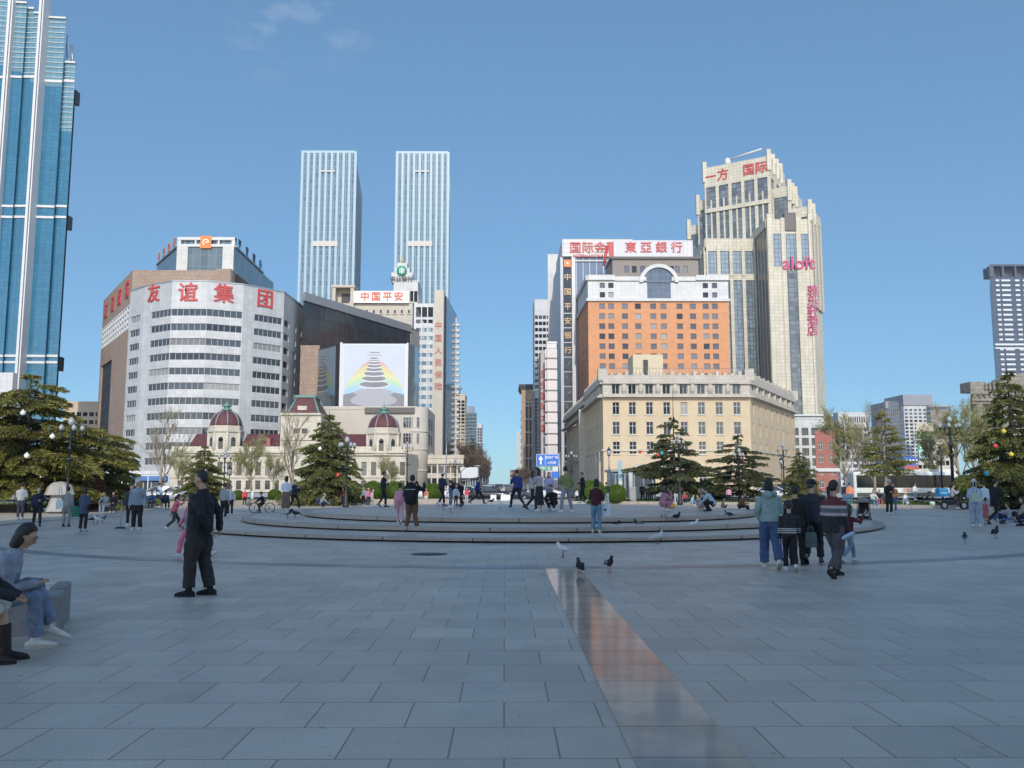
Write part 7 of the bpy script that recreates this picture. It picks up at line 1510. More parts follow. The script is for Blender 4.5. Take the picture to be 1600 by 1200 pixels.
# --- on the stage
PP('woman in a white top and long brown skirt seen from behind on the stage', 446, 801, 1.62, 0, z=T2, top=(.62, .66, .72), bottom=(.17, .115, .10), skirt=.22, shoes=WHT, hair='bob', female=True, hem=-.02, arms='front', sleeves=.9)
PP('person in dark navy walking left of the woman in the brown skirt', 459, 797, 1.50, 120, z=T2, pose='walk', top=(.025, .04, .075), bottom=BLK, hair='short', arms='phone')
L1, jl1 = PP('person in a grey jacket crouching on the paving near the bushy spruce', 503, 795, 1.6, 60, pose='squat', top=GRY, bottom=NAVY, hair='short', lean=30, arms='knees', cap=(.3, .3, .3), shoes=(.5, .3, .35))
PP('slim woman all in black walking right with hands at her waist on the stage', 598, 792, 1.70, 75, z=T3, pose='step', top=BLK, bottom=BLK, shoes=(.15, .15, .16), hair='bun', female=True, arms='front', loose=.9)
N1, jn1 = PP('man with a big black backpack and brown trousers on the lowest step', 643, 831, 1.70, 4, z=T1, pose='stand', top=(.018, .019, .022), bottom=(.15, .085, .045), shoes=BLK, hair='short', arms=('phone', 'raise'), fat=1.12, loose=1.1, over={'ankL': (-.17, -.05, .09), 'ankR': (.17, .06, .09)})
O1, jo1 = PP('girl in a pale pink coat with a pink backpack on the steps', 624, 819, 1.28, 5, z=T2, pose='step', top=PALEP, bottom=(.58, .36, .40), shoes=WHT, hair='short', hairm=HAIRB, kid=True, female=True, coat=.25, arms=('down', 'swingf'))
PP('person in a navy top and pale cap standing at the back of the stage', 690, 790, 1.7, 40, z=T3, pose='walk', top=NAVY, bottom=BLK, shoes=WHT, cap=(.6, .6, .62), arms='front')
PP('person in black with jeans bending far forward over the pigeons', 704, 792, 1.65, 100, z=T3, top=BLK, bottom=DENIM, hair='short', lean=72, arms='hang')
PP('child in grey and white held by the bending people on the stage', 712, 793, 1.05, 140, z=T3, top=(.5, .55, .6), bottom=NAVY, hair='short', kid=True)
PP('woman in black bending over the child on the stage', 721, 791, 1.6, -80, z=T3, top=BLK, bottom=BLK, hair='long', lean=62, arms='hang', female=True)
PP('boy in a blue jacket walking right along the back of the stage', 746, 787, 1.5, 85, z=T3, pose='stride', top=BLUE, bottom=BLK, shoes=CHAR, hair='short', arms=('swingf', 'swingb'), kid=False)
PP('child in a bright red coat beyond the stage, left of the boy in blue', 729, 785, 1.25, 160, top=(.65, .08, .10), bottom=(.4, .42, .45), kid=True, hair='short')
PP('man in a blue jacket walking away on the stage, feet apart', 808, 793, 1.80, -25, z=T3, pose='stride', top=(.025, .05, .17), bottom=(.02, .022, .035), shoes=CHAR, hair='crew', arms=('phone', 'down'))
PP('woman with long hair in a beige coat, left one of the pair on the stage', 831, 796, 1.68, 60, z=T3, pose='walk', top=(.42, .36, .33), bottom=BLK, shoes=BLK, hair='long', female=True, coat=.7, arms='face')
PP('woman with long hair in a grey top and black pinafore on the stage', 843, 799, 1.72, -50, z=T3, top=(.40, .38, .40), bottom=(.03, .03, .03), skirt=.25, shoes=WHT, hair='long', female=True, arms='phone', hem=-.05)
PP('masked woman in a lavender top facing the camera on the stage', 858, 791, 1.66, 175, z=T3, top=(.38, .40, .58), bottom=(.2, .22, .32), shoes=WHT, hair='bob', female=True, mask=True, arms='front')
PP('man in a black sweatshirt squatting on the stage', 863, 798, 1.7, -150, z=T3, pose='squat', top=BLK, bottom=BLK, shoes=WHT, hair='short', lean=24, arms='knees')
PP('man in an olive green sweater and grey trousers standing wide on the stage', 885, 801, 1.79, -30, z=T3, pose='wide', top=(.20, .23, .09), bottom=(.25, .25, .28), shoes=WHT, hair='short', arms=('front', 'pocket'), hem=.08, loose=1.05)
PP('man in black facing left at the back of the stage', 911, 786, 1.78, -90, z=T3, pose='step', top=BLK, bottom=BLK, shoes=WHT, hair='crew', arms='front', coat=.2)
PP('child in a white coat beyond the stage, left of the man in black', 902, 787, 1.2, 30, top=(.62, .62, .64), bottom=BLK, hair='short', kid=True)
Y1, jy1 = PP('woman in a maroon jacket and jeans carrying a white tote on the steps', 932, 833, 1.58, 25, z=T1, pose='stand', top=(.055, .018, .022), bottom=(.13, .24, .32), shoes=(.55, .5, .45), hair='bob', female=True, hem=.08, arms=('phone', 'front'), loose=1.05)
PP('man in a black jacket and jeans seen from behind beyond the stage', 948, 789, 1.7, -10, top=BLK, bottom=(.22, .27, .34), shoes=CHAR, hair='short', arms='front')
PP('woman all in dusty pink squatting on the right of the stage', 1040, 799, 1.62, 70, z=T3, pose='squat', top=(.42, .20, .24), bottom=(.42, .20, .24), shoes=WHT, hair='long', female=True, lean=20, arms='face')
PP('person in white standing behind the squatting pink woman', 1046, 786, 1.55, 100, top=WHT, bottom=BLK, hair='short', arms='down')
PP('person in black and pale jeans standing behind the pink woman', 1057, 789, 1.6, 0, top=BLK, bottom=(.45, .46, .48), hair='bob', female=True)
PP('person in red sitting on the lawn kerb behind the pink woman', 1069, 788, 1.3, 170, pose='sit', top=(.4, .08, .10), bottom=NAVY, hair='short', lean=15)
PP('person in pale blue sitting on the paving behind the stage', 1083, 790, 1.3, 120, pose='squat', top=SKYB, bottom=(.1, .15, .2), hair='short', lean=18)
PP('person in teal sitting next to the one in pale blue behind the stage', 1091, 791, 1.3, -120, pose='squat', top=(.15, .3, .35), bottom=(.3, .4, .45), hair='short', lean=20)
PP('squatting person in a pale blue shirt and black trousers on the stage', 1109, 799, 1.65, -75, z=T3, pose='squat', top=(.40, .47, .56), bottom=BLK, shoes=BLK, hair='short', lean=34, arms='reach')
PP('squatting person with pale hair beside the pale blue shirt', 1099, 798, 1.5, -100, z=T3, pose='squat', top=(.45, .33, .28), bottom=(.50, .36, .34), hair='bob', hairm=HAIRP, lean=28, female=True)
PP('child in a pink jacket standing on the lawn side behind the stage', 1139, 787, 1.35, 20, top=(.60, .30, .42), bottom=BLK, kid=True, hair='bob')
PP('woman in a rust brown coat sitting on the edge of the top step', 1156, 806, 1.55, 120, z=T2 - .28, pose='sit', top=(.20, .08, .055), bottom=(.03, .02, .02), shoes=WHT, hair='short', hairm=HAIRBR, lean=24, arms='front', female=True)
PP('child in patterned brown clothes sitting left of the rust brown coat', 1131, 797, 1.1, 120, z=0, pose='squat', top=(.3, .22, .12), bottom=(.15, .12, .1), kid=True, hair='short', lean=15)
# --- right group
R1, jr1 = PP('woman in a mint hoodie and wide jeans seen from behind', 1206, 889, 1.69, 8, pose='step', top=mat('mint_hoodie_cloth', (.25, .36, .345), .85, var=.2, scale=7, bump=.6), bottom=mat('mid_denim', (.055, .10, .21), .85, var=.25, scale=10, bump=.5), shoes=(.6, .6, .5), hair='bob', female=True, hood=True, loose=1.38, fat=1.12, hem=.05, arms=('pocket', 'front'))
STR1 = bandmat('black_knit_white_stripes', [(0, BLK), (.70, (.55, .55, .55)), (.715, BLK), (.735, (.55, .55, .55)), (.75, BLK), (.77, (.55, .55, .55)), (.785, BLK)], .9, 0, 1.4)
PP('boy in a black sweater with three white stripes, beside the mint hoodie', 1236, 893, 1.26, 15, pose='step', top=STR1, bottom=(.02, .02, .022), shoes=WHT, hair='short', kid=True, arms=('down', 'swingf'), hem=.08)
R3, jr3 = PP('teenage boy in black behind the striped boy', 1246, 882, 1.53, 20, top=BLK, bottom=BLK, shoes=BLK, hair='short', fat=1.1, hem=.12)
R4, jr4 = PP('man in a dark navy jacket and dark cap walking away, heel lifted', 1272, 880, 1.69, 25, pose='walkr', top=mat('navy_jacket_cloth', (.022, .028, .042), .8, var=.25, scale=7, bump=.6), bottom=(.03, .03, .034), shoes=(.12, .10, .09), hair='short', hairm=mat('grey_hair', (.06, .06, .062), .6), cap=(.03, .032, .04), fat=1.15, hem=.10, loose=1.2, arms=('down', 'swingf'), turn=30, lean=6)
STR2 = bandmat('maroon_band_knit', [(0, BLK), (1.045, (.42, .34, .34)), (1.10, (.10, .12, .14)), (1.175, (.42, .34, .34)), (1.225, (.13, .03, .03))], .9, 0, 1.62)
R5, jr5 = PP('woman in a maroon, pale and black banded sweater holding a water bottle', 1306, 902, 1.66, 48, pose='walk', top=STR2, bottom=mat('grey_plum_trousers', (.075, .07, .08), .85, var=.25, scale=8, bump=.6), shoes=(.03, .028, .03), hair='tail', female=True, fat=1.16, loose=1.25, hem=.14, arms=('front', 'down'), turn=22, lean=4)
PP('small child in a maroon top stretching an arm out, right of the banded sweater', 1327, 878, 1.13, 70, pose='walk', top=MAR, bottom=(.2, .3, .36), shoes=WHT, hair='bob', hairm=mat('dark_green_hat', (.03, .06, .045), .8), kid=True, arms=('out', 'raise'))
# --- far right
PP('person in a long black coat and pale cap standing and facing the camera', 1390, 804, 1.80, 170, top=BLK, bottom=BLK, shoes=WHT, hair='short', cap=(.5, .5, .52), coat=.85, arms='front')
PP('person in an orange top half hidden behind the long black coat', 1397, 801, 1.62, 200, top=(.6, .25, .1), bottom=DENIM, hair='bob')
PP('child in a white top and jeans bending down, right of the black coat', 1414, 793, 1.1, 40, pose='wide', top=WHT, bottom=LDEN, hair='none', lean=40, kid=True, arms='hang')
PP('person in black and white sitting on the kerb wall left of the black coat', 1363, 793, 1.6, 170, pose='sit', top=(.55, .55, .55), bottom=DENIM, hair='short', lean=20, arms='knees')
PP('person in black sitting on the kerb wall next to the black coat', 1374, 792, 1.6, 190, pose='sit', top=BLK, bottom=(.4, .08, .1), hair='short', lean=18, arms='knees')
PP('person in an orange jacket standing beyond the baby stroller', 1329, 791, 1.65, 10, top=(.65, .25, .14), bottom=DENIM, hair='short')
PP('person in dark blue standing left of the orange jacket', 1321, 790, 1.65, -20, top=NAVY, bottom=DENIM, hair='short')
R9, jr9 = PP('woman in pale blue with a white cap and a shoulder bag, seen from behind', 1526, 823, 1.74, 25, top=(.40, .47, .60), bottom=(.30, .36, .45), shoes=WHT, hair='bob', female=True, cap=(.6, .6, .6), loose=1.45, fat=1.15, hem=.1, arms='front')
PP('person in a pale cyan jacket just behind the woman in pale blue', 1541, 812, 1.68, 10, top=(.5, .62, .64), bottom=(.35, .4, .45), hair='short')
PP('man in black striding right with head bowed, near the right edge', 1556, 819, 1.80, 70, pose='stride', top=BLK, bottom=BLK, shoes=CHAR, hair='crew', arms='phone', lean=8, nod=14)
PP('small girl in a red flowered dress beside the woman in pale blue', 1541, 820, 1.0, 80, top=(.45, .12, .14), bottom=(.4, .12, .13), skirt=.45, shoes=(.1, .3, .12), hair='short', kid=True, female=True)
R12, jr12 = PP('boy in grey riding the blue toy car', 1577, 818, 1.12, -40, z=.1, pose='sit', top=GRY, bottom=NAVY, hair='short', kid=True, arms='front', over={'pel': (0, 0, .36), 'hipL': (-.09, 0, .34), 'hipR': (.09, 0, .34), 'kneeL': (-.14, .33, .44), 'kneeR': (.14, .33, .44), 'ankL': (-.12, .55, .22), 'ankR': (.12, .55, .22), 'waist': (0, -.02, .52), 'chest': (0, -.02, .70), 'neck0': (0, 0, .84), 'neck': (0, .01, .90), 'head': (0, .03, 1.02), 'shL': (-.19, 0, .80), 'shR': (.19, 0, .80), 'elL': (-.22, .12, .60), 'elR': (.22, .12, .60), 'wrL': (-.12, .36, .62), 'wrR': (.12, .36, .62)})
PP('adult in a beige coat squatting beside the toy car at the right edge', 1598, 822, 1.72, -70, pose='squat', top=(.36, .30, .25), bottom=NAVY, shoes=NAVY, hair='long', female=True, lean=8, arms='reach')
# --- far crowd at the bank and the subway entrance
for px, fy, H, hd, tp, bt, lab in ((1004, 784, 1.65, 200, BLK, BLK, 'person in black walking from the subway entrance'), (1012, 783.5, 1.65, 180, (.5, .48, .45), BLK, 'person in a pale coat walking from the subway entrance'), (1018, 784, 1.6, 170, CHAR, CHAR, 'person in charcoal at the subway entrance, right of the pale coat'), (1430, 781, 1.6, 160, WHT, DENIM, 'far person in white behind the bench'), (1518, 783, 1.6, 20, (.6, .62, .66), CHAR, 'far person in white left of the woman in pale blue'), (545, 789, 1.5, 0, (.6, .58, .56), (.3, .3, .3), 'person in white standing behind the short bench'), (536, 790, 1.3, 190, (.35, .06, .07), NAVY, 'person in dark red near the short bench'), (568, 790, 1.35, 200, (.2, .3, .34), BLK, 'person in teal beyond the left part of the stage'), (575, 791, 1.3, 150, (.5, .18, .3), NAVY, 'person in pink beyond the left part of the stage'), (581, 792, 1.2, 100, (.6, .42, .38), (.3, .3, .35), 'child in peach beyond the left part of the stage'), (666, 787, 1.2, 190, (.55, .2, .15), WHT, 'child in red and white beyond the stage near the white car')):
    PP(lab, px, fy, H, hd, top=tp, bottom=bt, hair='short', vox=.028, kid=H < 1.4)
bpy.data.scenes.remove(TMP)
# ================================================================== THINGS HELD, VEHICLES, BIRDS
# backpacks, bags, bottle
def pack(label, t, J, w, h, d, col, pocket=True, trim=None):
    s = 1; c = (J['chest'] + J['waist'])/2 + V((0, -.13 - d*.45, .0)); loc = wp(t, c)
    g = thing('backpack', label, 'backpack', loc, t.rotation_euler.z)
    m = MB(); m.tube([(0, 0, -h/2), (0, 0, -h*.35), (0, 0, h*.2), (0, .01, h*.42), (0, .03, h*.5)], [(w*.46, d*.45), (w*.5, d*.52), (w*.48, d*.48), (w*.40, d*.38), (w*.25, d*.2)], 14, ref=(1, 0, 0), caps='round'); m.build('bag_body', cloth(col), g, world=False)
    m = MB(); m.tube([(0, -d*.45, -h*.36), (0, -d*.5, -h*.1), (0, -d*.44, h*.02)], [(w*.36, d*.16), (w*.38, d*.2), (w*.34, d*.12)], 12, ref=(1, 0, 0), caps='round'); m.build('front_pocket', cloth(col), g, world=False)
    for sg in (-1, 1):
        m = MB(); m.tube([(sg*w*.3, d*.3, h*.45), (sg*w*.36, d*.75, h*.62), (sg*w*.40, d*1.5, h*.45), (sg*w*.42, d*1.5, h*.1), (sg*w*.42, d*.4, -h*.3)], [(.03, .010)]*5, 6, ref=(1, 0, 0)); m.build('shoulder_strap', cloth(col), g, world=False)
    if trim:
        m = MB(); m.box(-w*.40, w*.40, -d*.56, -d*.53, h*.16, h*.19); m.build('reflective_strip', mat('reflective_strip', trim, .4), g, world=False)
    return g
pack('big black backpack with a pale strip worn by the man in brown trousers', N1, jn1, .40, .56, .22, (.015, .016, .018), trim=(.5, .5, .52))
pack('pink backpack worn by the girl in the pale pink coat', O1, jo1, .27, .30, .14, (.55, .26, .32))
pack('dark blue backpack worn by the crouching person in grey', L1, jl1, .32, .42, .18, (.03, .045, .10))
def tote(label, loc, w, h, d, col, rz=0.0, name='tote_bag', strap=.25, cat='bag', mark=None):
    g = thing(name, label, cat, loc, rz); m = MB()
    m.rings([[(-w/2*k, -d/2*k2, z), (w/2*k, -d/2*k2, z), (w/2*k, d/2*k2, z), (-w/2*k, d/2*k2, z)] for k, k2, z in ((.9, .9, 0), (1, 1, h*.1), (1.0, .8, h*.7), (.96, .35, h))], 0, True, False); b = m.build('bag_body', cloth(col), g, world=False)
    for sg in (-1, 1):
        m = MB(); m.tube([(-w*.25, sg*d*.15, h*.97), (-w*.15, sg*.02, h + strap*.9), (0, 0, h + strap), (w*.15, sg*.02, h + strap*.9), (w*.25, sg*d*.15, h*.97)], .010, 5); m.build('handle', cloth(col), g, world=False)
    if mark:
        m = MB(); m.box(-w*.12, w*.12, -d/2 - .012, -d/2*.8, h*.42, h*.58); m.build('printed_mark', cloth(mark), g, world=False)
    return g
p = wp(Y1, jy1['wrR']); tote('white cloth tote bag with a small dark mark, hanging from the maroon jacket', (p.x + .10, p.y - .08, p.z - .52), .30, .34, .07, (.62, .66, .70), .1, strap=.22, mark=(.05, .05, .06))
p = wp(R3, jr3['wrR']); tote('grey green shopping bag hanging from the hand of the teenager in black', (p.x + .03, p.y - .08, p.z - .42), .22, .30, .10, (.10, .13, .13), .1, name='shopping_bag', strap=.13)
p = wp(g3, jr5['wrL'] if False else j3['hipL']); tote('white shoulder bag on the left of the woman in grey green', (p.x - .16, p.y - .08, p.z - .12), .24, .34, .10, (.62, .64, .66), .3, name='shoulder_bag', strap=.5)
p = wp(g4, j4['hipL']); tote('green carrier bag held by the woman in the navy coat', (p.x - .18, p.y + .02, p.z - .28), .30, .36, .08, (.03, .16, .11), .2, name='carrier_bag', strap=.15)
p = wp(R9, jr9['hipR']); tote('pale green and white shoulder bag of the woman in pale blue', (p.x - .20, p.y - .20, p.z + .02), .36, .34, .12, (.42, .50, .40), .2, name='shoulder_bag', strap=.45)
p = wp(R5, jr5['wrR']); g = thing('water_bottle', 'pale blue water bottle held by the woman in the banded sweater', 'bottle', (p.x - .02, p.y - .07, p.z - .07)); g.rotation_euler = (R(10), R(62), 0)
m = MB(); m.lathe([(.028, -.13), (.034, -.12), (.034, -.02), (.030, .0), (.034, .02), (.034, .07), (.014, .105), (.013, .115)], seg=14); m.build('bottle_body', mat('bottle_plastic', (.38, .52, .68), .15, var=.05, spec=.7), g, world=False); m = MB(); m.lathe([(.016, .115), (.016, .135), (.003, .136)], seg=12); m.build('cap', mat('bottle_cap', (.1, .25, .5), .4), g, world=False)
# eyeglasses of the seated woman
p = gnd(188, 826); g = thing('litter_picker', 'thin upright rod with a flat foot beside the man in the white cap', 'tool', (p.x, p.y, 0)); m = MB(); m.tube([(0, 0, .05), (0, 0, 1.05)], .012, 6); m.build('rod', STEEL, g, world=False); m = MB(); m.rings([[(-.2, -.1, 0), (.2, -.1, 0), (.2, .1, 0), (-.2, .1, 0)], [(-.12, -.05, .07), (.12, -.05, .07), (.12, .05, .07), (-.12, .05, .07)]], 0, True, False); m.build('foot', CHAR_ if False else DARKM, g, world=False)
p = gnd(1061, 803, T2); m = MB(); m.lathe([(.02, 0), (.14, .03), (.17, .12), (.13, .22), (.05, .27), (.08, .32)], (p.x, p.y + 1.6, T3), 10); tag(m.build('toy_bag', mat('yellow_toy', (.65, .38, .03), .6)), 'yellow toy bag standing on the stage right of the pink woman', 'toy bag')
p = gnd(300, 834); m = MB(); pp = at(300, 812, gnd(303, 871).y - .25); m.ell((pp.x, pp.y, pp.z), (.17, .12, .22), 12); tag(m.build('drawstring_bag', cloth((.20, .20, .23))), 'grey drawstring bag swinging from the pink tracksuit girl', 'bag')
# --- wheels and cars
def wheel(parent, c, r, w, axis='y', rim=True):
    m = MB(); m.lathe([(r*.62, -w/2), (r*.92, -w/2), (r, -w*.3), (r, w*.3), (r*.92, w/2), (r*.62, w/2), (r*.62, -w/2)], seg=22, cap=False); o = m.build('wheel', RUBBER, parent, world=False); o.location = c; o.rotation_euler = (math.pi/2, 0, 0)
    if rim:
        m = MB(); m.lathe([(.02, -w*.36), (r*.62, -w*.30), (r*.62, w*.30), (.02, w*.36)], seg=10, sm=False); m.build('rim', STEEL, o, world=False)
    return o
HEADL = mat('headlight_lens', (.55, .56, .58), .15); TAIL = mat('tail_light', (.35, .02, .02), .25)
def car(label, x, y, rz, col, suv=False, group='cars near the ring road', z=-.1):
    g = thing('parked_car', label, 'car', (x, y, z), rz, group); pm = mat('car_paint_%.2f_%.2f_%.2f' % col, col, .25, var=.04, coat=.6); L, Wd = 4.6, 1.8; hb = .95 if not suv else 1.05; ht = 1.45 if not suv else 1.68
    prof = [(-2.28, .42, .74), (-2.25, .80, .80), (-1.9, hb, .86), (-1.0, hb + .03, .89), (.9, hb + .02, .89), (1.9, hb - .12, .84), (2.25, .68, .76), (2.3, .40, .70)]
    m = MB(); m.rings([[(px_, -hw, .22), (px_, -hw*1.02, .5*zt + .15), (px_, -hw*.93, zt), (px_, hw*.93, zt), (px_, hw*1.02, .5*zt + .15), (px_, hw, .22)] for px_, zt, hw in prof]); m.build('body', pm, g, world=False)
    cab = [(-1.95 if not suv else -2.15, hb - .02, .80), (-1.25 if not suv else -1.75, ht - .06, .64), (-.6, ht, .64), (.25, ht - .03, .63), (1.15, hb, .78)]
    base = [(c[0], hb - .05 if i in (0, 4) else hb - .05) for i, c in enumerate(cab)]
    m = MB(); m.rings([[(c[0], -.80, hb - .06), (c[0], -c[2], c[1]), (c[0], c[2], c[1]), (c[0], .80, hb - .06)] for c in cab], 0, True, False); cb = m.build('window', GLASS, g, world=False)
    m = MB(); m.rings([[(c[0]*.98, -c[2]*.97, c[1] + .012), (c[0]*.98, c[2]*.97, c[1] + .012), (c[0]*.98, c[2]*.97, c[1] + .04), (c[0]*.98, -c[2]*.97, c[1] + .04)] for c in cab[1:4]], 0, True, False)
    for sg in (-1, 1):
        for a, b in ((cab[0], cab[1]), (cab[3], cab[4]), ((-.45, hb - .02, .81), (-.45, ht, .655))): m.tube([(a[0], sg*(a[2] + .01), a[1]), (b[0], sg*(b[2] + .01), b[1])], .045, 5)
    m.build('roof', pm, g, world=False)
    for sx in (-1.4, 1.42):
        for sg in (-1, 1): wheel(g, (sx, sg*.80, .33), .33, .2)
    for sg in (-1, 1):
        m = MB(); m.ell((2.2, sg*.58, .66), (.10, .20, .085), 8); m.build('headlight', HEADL, g, world=False); m = MB(); m.ell((-2.22, sg*.60, .78), (.08, .18, .09), 8); m.build('tail_light', TAIL, g, world=False)
    m = MB(); m.box(-2.33, -2.28, -.25, .25, .52, .66); m.box(2.29, 2.33, -.25, .25, .40, .52); m.build('number_plate', mat('plate_blue', (.05, .12, .4), .5), g, world=False)
    return g
WC, BC, SCc, RC = (.7, .7, .7), (.02, .02, .022), (.4, .41, .42), (.30, .03, .03)
for px, Y, rz, c, suv, lab in ((686, 96, .1, WC, False, 'white car behind the clipped shrub, right of the man with the backpack'), (731, 95, .2, WC, False, 'white car left of the boy in blue at the street mouth'), (765, 91, -.1, BC, False, 'black car behind the narrow white barrier'), (797, 93, 0.05, (.05, .055, .065), False, 'dark grey car side on behind the wide white barrier'), (815, 99, 3.1, BC, True, 'black high car behind the man in the blue jacket'), (852, 97, .1, WC, False, 'white car behind the women with long hair'), (762, 128, 1.57, WC, False, 'white car driving away in the left lanes of the street'), (780, 150, 1.57, SCc, True, 'silver car driving away in the middle of the street'), (795, 133, -1.57, BC, False, 'black car coming towards the plaza on the street'), (806, 160, -1.57, WC, False, 'white car coming towards the plaza, farthest on the street'),
    (1207, 92, 0.0, WC, False, 'white car behind the mint hoodie'), (1256, 93, .05, SCc, False, 'silver car behind the man in the dark cap'), (1218, 104, 3.14, BC, True, 'dark car behind the white one near the small dark spruce'), (1578, 80, .1, WC, True, 'white car under the right edge spruce'), (263, 84, .2, SCc, False, 'pale silver car behind the person in dark blue on the kerb'), (190, 88, .15, BC, False, 'dark car behind the low wide cedar'), (292, 87, .15, WC, False, 'white car behind the girl in the red pink top'), (596, 98, 0, (.07, .14, .15), True, 'teal green van-like car behind the woman in black')):
    car(lab, xat(px, Y), Y, rz, c, suv)
# --- bus
def bus():
    Y = 94.0; x0, x1 = xat(1327, Y), xat(1489, Y); L = x1 - x0; g = thing('city_bus', 'cream white city bus with a long dark window band crossing behind the yellowish spruce', 'bus', ((x0+x1)/2, Y, -.1)); pw = mat('bus_cream', (.66, .68, .61), .35, var=.05, coat=.3)
    h = 3.0; m = MB(); b = .18
    sec = lambda x, k=1.0: [(x, -1.22*k, .32), (x, -1.25*k, 1.0), (x, -1.22*k, h - .3*k), (x, -1.05*k, h*k + (1-k)*.4), (x, 1.05*k, h*k + (1-k)*.4), (x, 1.22*k, h - .3*k), (x, 1.25*k, 1.0), (x, 1.22*k, .32)]
    m.rings([sec(-L/2, .93), sec(-L/2 + .12), sec(L/2 - .25), sec(L/2, .90)], 0, True, False); m.build('body', pw, g, world=False)
    gm = mat('bus_glass', (.012, .016, .016), .12, var=.3, scale=.6, spec=.25)
    n = 7; xs = [-L/2 + .35 + i*(L - .9)/n for i in range(n + 1)]
    m = MB(); m.box(xs[0] - .05, xs[-1] + .05, -1.262, -1.20, 1.28, 2.62); wb = m.build('window_band', DARKM, g, world=False)
    for i in range(n):
        m = MB(); m.box(xs[i] + .05, xs[i+1] - .05, -1.28, -1.255, 1.34, 2.50); m.build('window', gm, wb, world=False)
    m = MB(); m.box(L/2 - .03, L/2 + .02, -1.0, 1.0, 1.1, 2.6); m.build('windscreen', gm, g, world=False)
    m = MB(); m.box(-L/2 + .3, L/2 - .3, -1.27, -1.23, .36, .75); m.build('skirt_panel', mat('bus_skirt', (.06, .07, .055), .5), g, world=False)
    m = MB(); m.box(-L*.1, L*.18, -.8, .8, h - .02, h + .22); m.box(L/2 - 1.9, L/2 - .35, -.8, .8, h - .03, h + .25); m.build('roof_unit', pw, g, world=False)
    for x in (-L*.30, L*.22): 
        for sy in (-1.1, 1.1): wheel(g, (x, sy, .48), .48, .3)
    o = letters(g, '大连公交', (0, 0, 0), 0, .42, RED, 'side_lettering', .01); o.location = (L*.03, -1.262, 1.02)
    for sg in (-1, 1): m = MB(); m.ell((L/2, sg*.85, .75), (.05, .2, .1), 8); m.build('headlight', HEADL, g, world=False)
    m = MB(); m.tube([(L/2 - .05, -1.2, 2.5), (L/2 + .3, -1.4, 2.4)], .03, 5); m.box(L/2 + .22, L/2 + .32, -1.55, -1.33, 2.0, 2.45); m.build('mirror', DARKM, g, world=False)
bus()
# --- bicycle, stroller, scooter, toy car
def bike(label, x, y, z, rz, r=.26, Lw=.78):
    g = thing('bicycle', label, 'bicycle', (x, y, z), rz)
    for sx in (-1, 1):
        m = MB(); n = 26; m.rings([[((r + .022*math.cos(a))*math.cos(6.283*k/n), .022*math.sin(a), (r + .022*math.cos(a))*math.sin(6.283*k/n)) for a in (0, 1.57, 3.14, 4.71)] for k in range(n + 1)], 0, False); w = m.build('wheel', RUBBER, g, world=False); w.location = (sx*Lw/2, 0, r + .02)
        m = MB()
        for k in range(8): a = 6.283*k/8; m.tube([(0, 0, 0), (r*math.cos(a), 0, r*math.sin(a))], .005, 3)
        m.tube([(0, -.05, 0), (0, .05, 0)], .03, 8); m.build('spokes', STEEL, w, world=False)
    F_ = mat('pale_green_frame', (.25, .33, .18), .4); m = MB(); bb, st_, hd = (0, 0, r + .02), (-.12, 0, r + .36), (Lw*.36, 0, r + .36)
    for a, b in ((bb, st_), (st_, hd), (bb, hd), ((-Lw/2, 0, r), bb), ((-Lw/2, 0, r), st_), (hd, (Lw/2, 0, r)), (hd, (Lw*.33, 0, r + .50))): m.tube([a, b], .018, 6)
    m.build('frame', F_, g, world=False); m = MB(); m.tube([(Lw*.33, -.22, r + .52), (Lw*.33, 0, r + .50), (Lw*.33, .22, r + .52)], .014, 6); m.build('handlebar', DARKM, g, world=False); m = MB(); m.tube([(-.24, 0, r + .43), (-.1, 0, r + .44), (0, 0, r + .43)], [(.05, .03), (.06, .03), (.025, .02)], 8, ref=(0, 1, 0)); m.build('saddle', DARKM, g, world=False)
    return g
p = gnd(409, 802); bike('small bicycle ridden by the boy in black left of the stage', p.x, p.y, 0, math.pi, .27, .86)
TMP = bpy.data.scenes.new('work2')
person('boy in black riding the small bicycle', p.x + .06, p.y, .0, 1.25, -90, pose='ride', top=BLK, bottom=BLK, shoes=CHAR, hair='short', kid=True, lean=14, arms='knees')
p = gnd(1350, 817); g = thing('baby_stroller', 'grey baby stroller with a black hood seat right of the small child', 'stroller', (p.x, p.y, 0), -.5); FR = mat('stroller_frame', (.08, .08, .085), .4, .5)
m = MB(); 
for sg in (-.24, .24):
    m.tube([(sg, -.32, .1), (sg, 0, .55), (sg, .18, 1.02)], .016, 6); m.tube([(sg, .34, .1), (sg, 0, .55)], .016, 6)
m.tube([(-.24, .18, 1.02), (.24, .18, 1.02)], .02, 6); m.tube([(-.24, -.1, .38), (.24, -.1, .38)], .015, 6); m.build('frame', FR, g, world=False)
m = MB(); m.tube([(0, -.24, .42), (0, -.16, .46), (0, .04, .50), (0, .16, .92)], [(.18, .03), (.2, .04), (.21, .05), (.20, .04)], 12, ref=(1, 0, 0), caps='round'); m.build('seat', cloth(BLK), g, world=False)
m = MB(); m.ell((0, .02, .86), (.25, .26, .20), 14, 0, None, lambda q: V((q.x, q.y, max(q.z, -.03)))); m.build('hood', cloth((.25, .22, .20)), g, world=False); m = MB(); m.box(-.2, .2, -.1, .25, .16, .28); m.build('basket', cloth(BLK), g, world=False)
for sx in (-.26, .26):
    for sy in (-.33, .34): w = wheel(g, (sx, sy, .09), .09, .04, rim=False); w.rotation_euler = (0, math.pi/2, 0)
p = gnd(1491, 796); g = thing('delivery_scooter', 'delivery scooter with a bright blue box behind its rider', 'scooter', (p.x, p.y, 0), 0)
for sx in (-.62, .62): wheel(g, (sx, 0, .25), .25, .12)
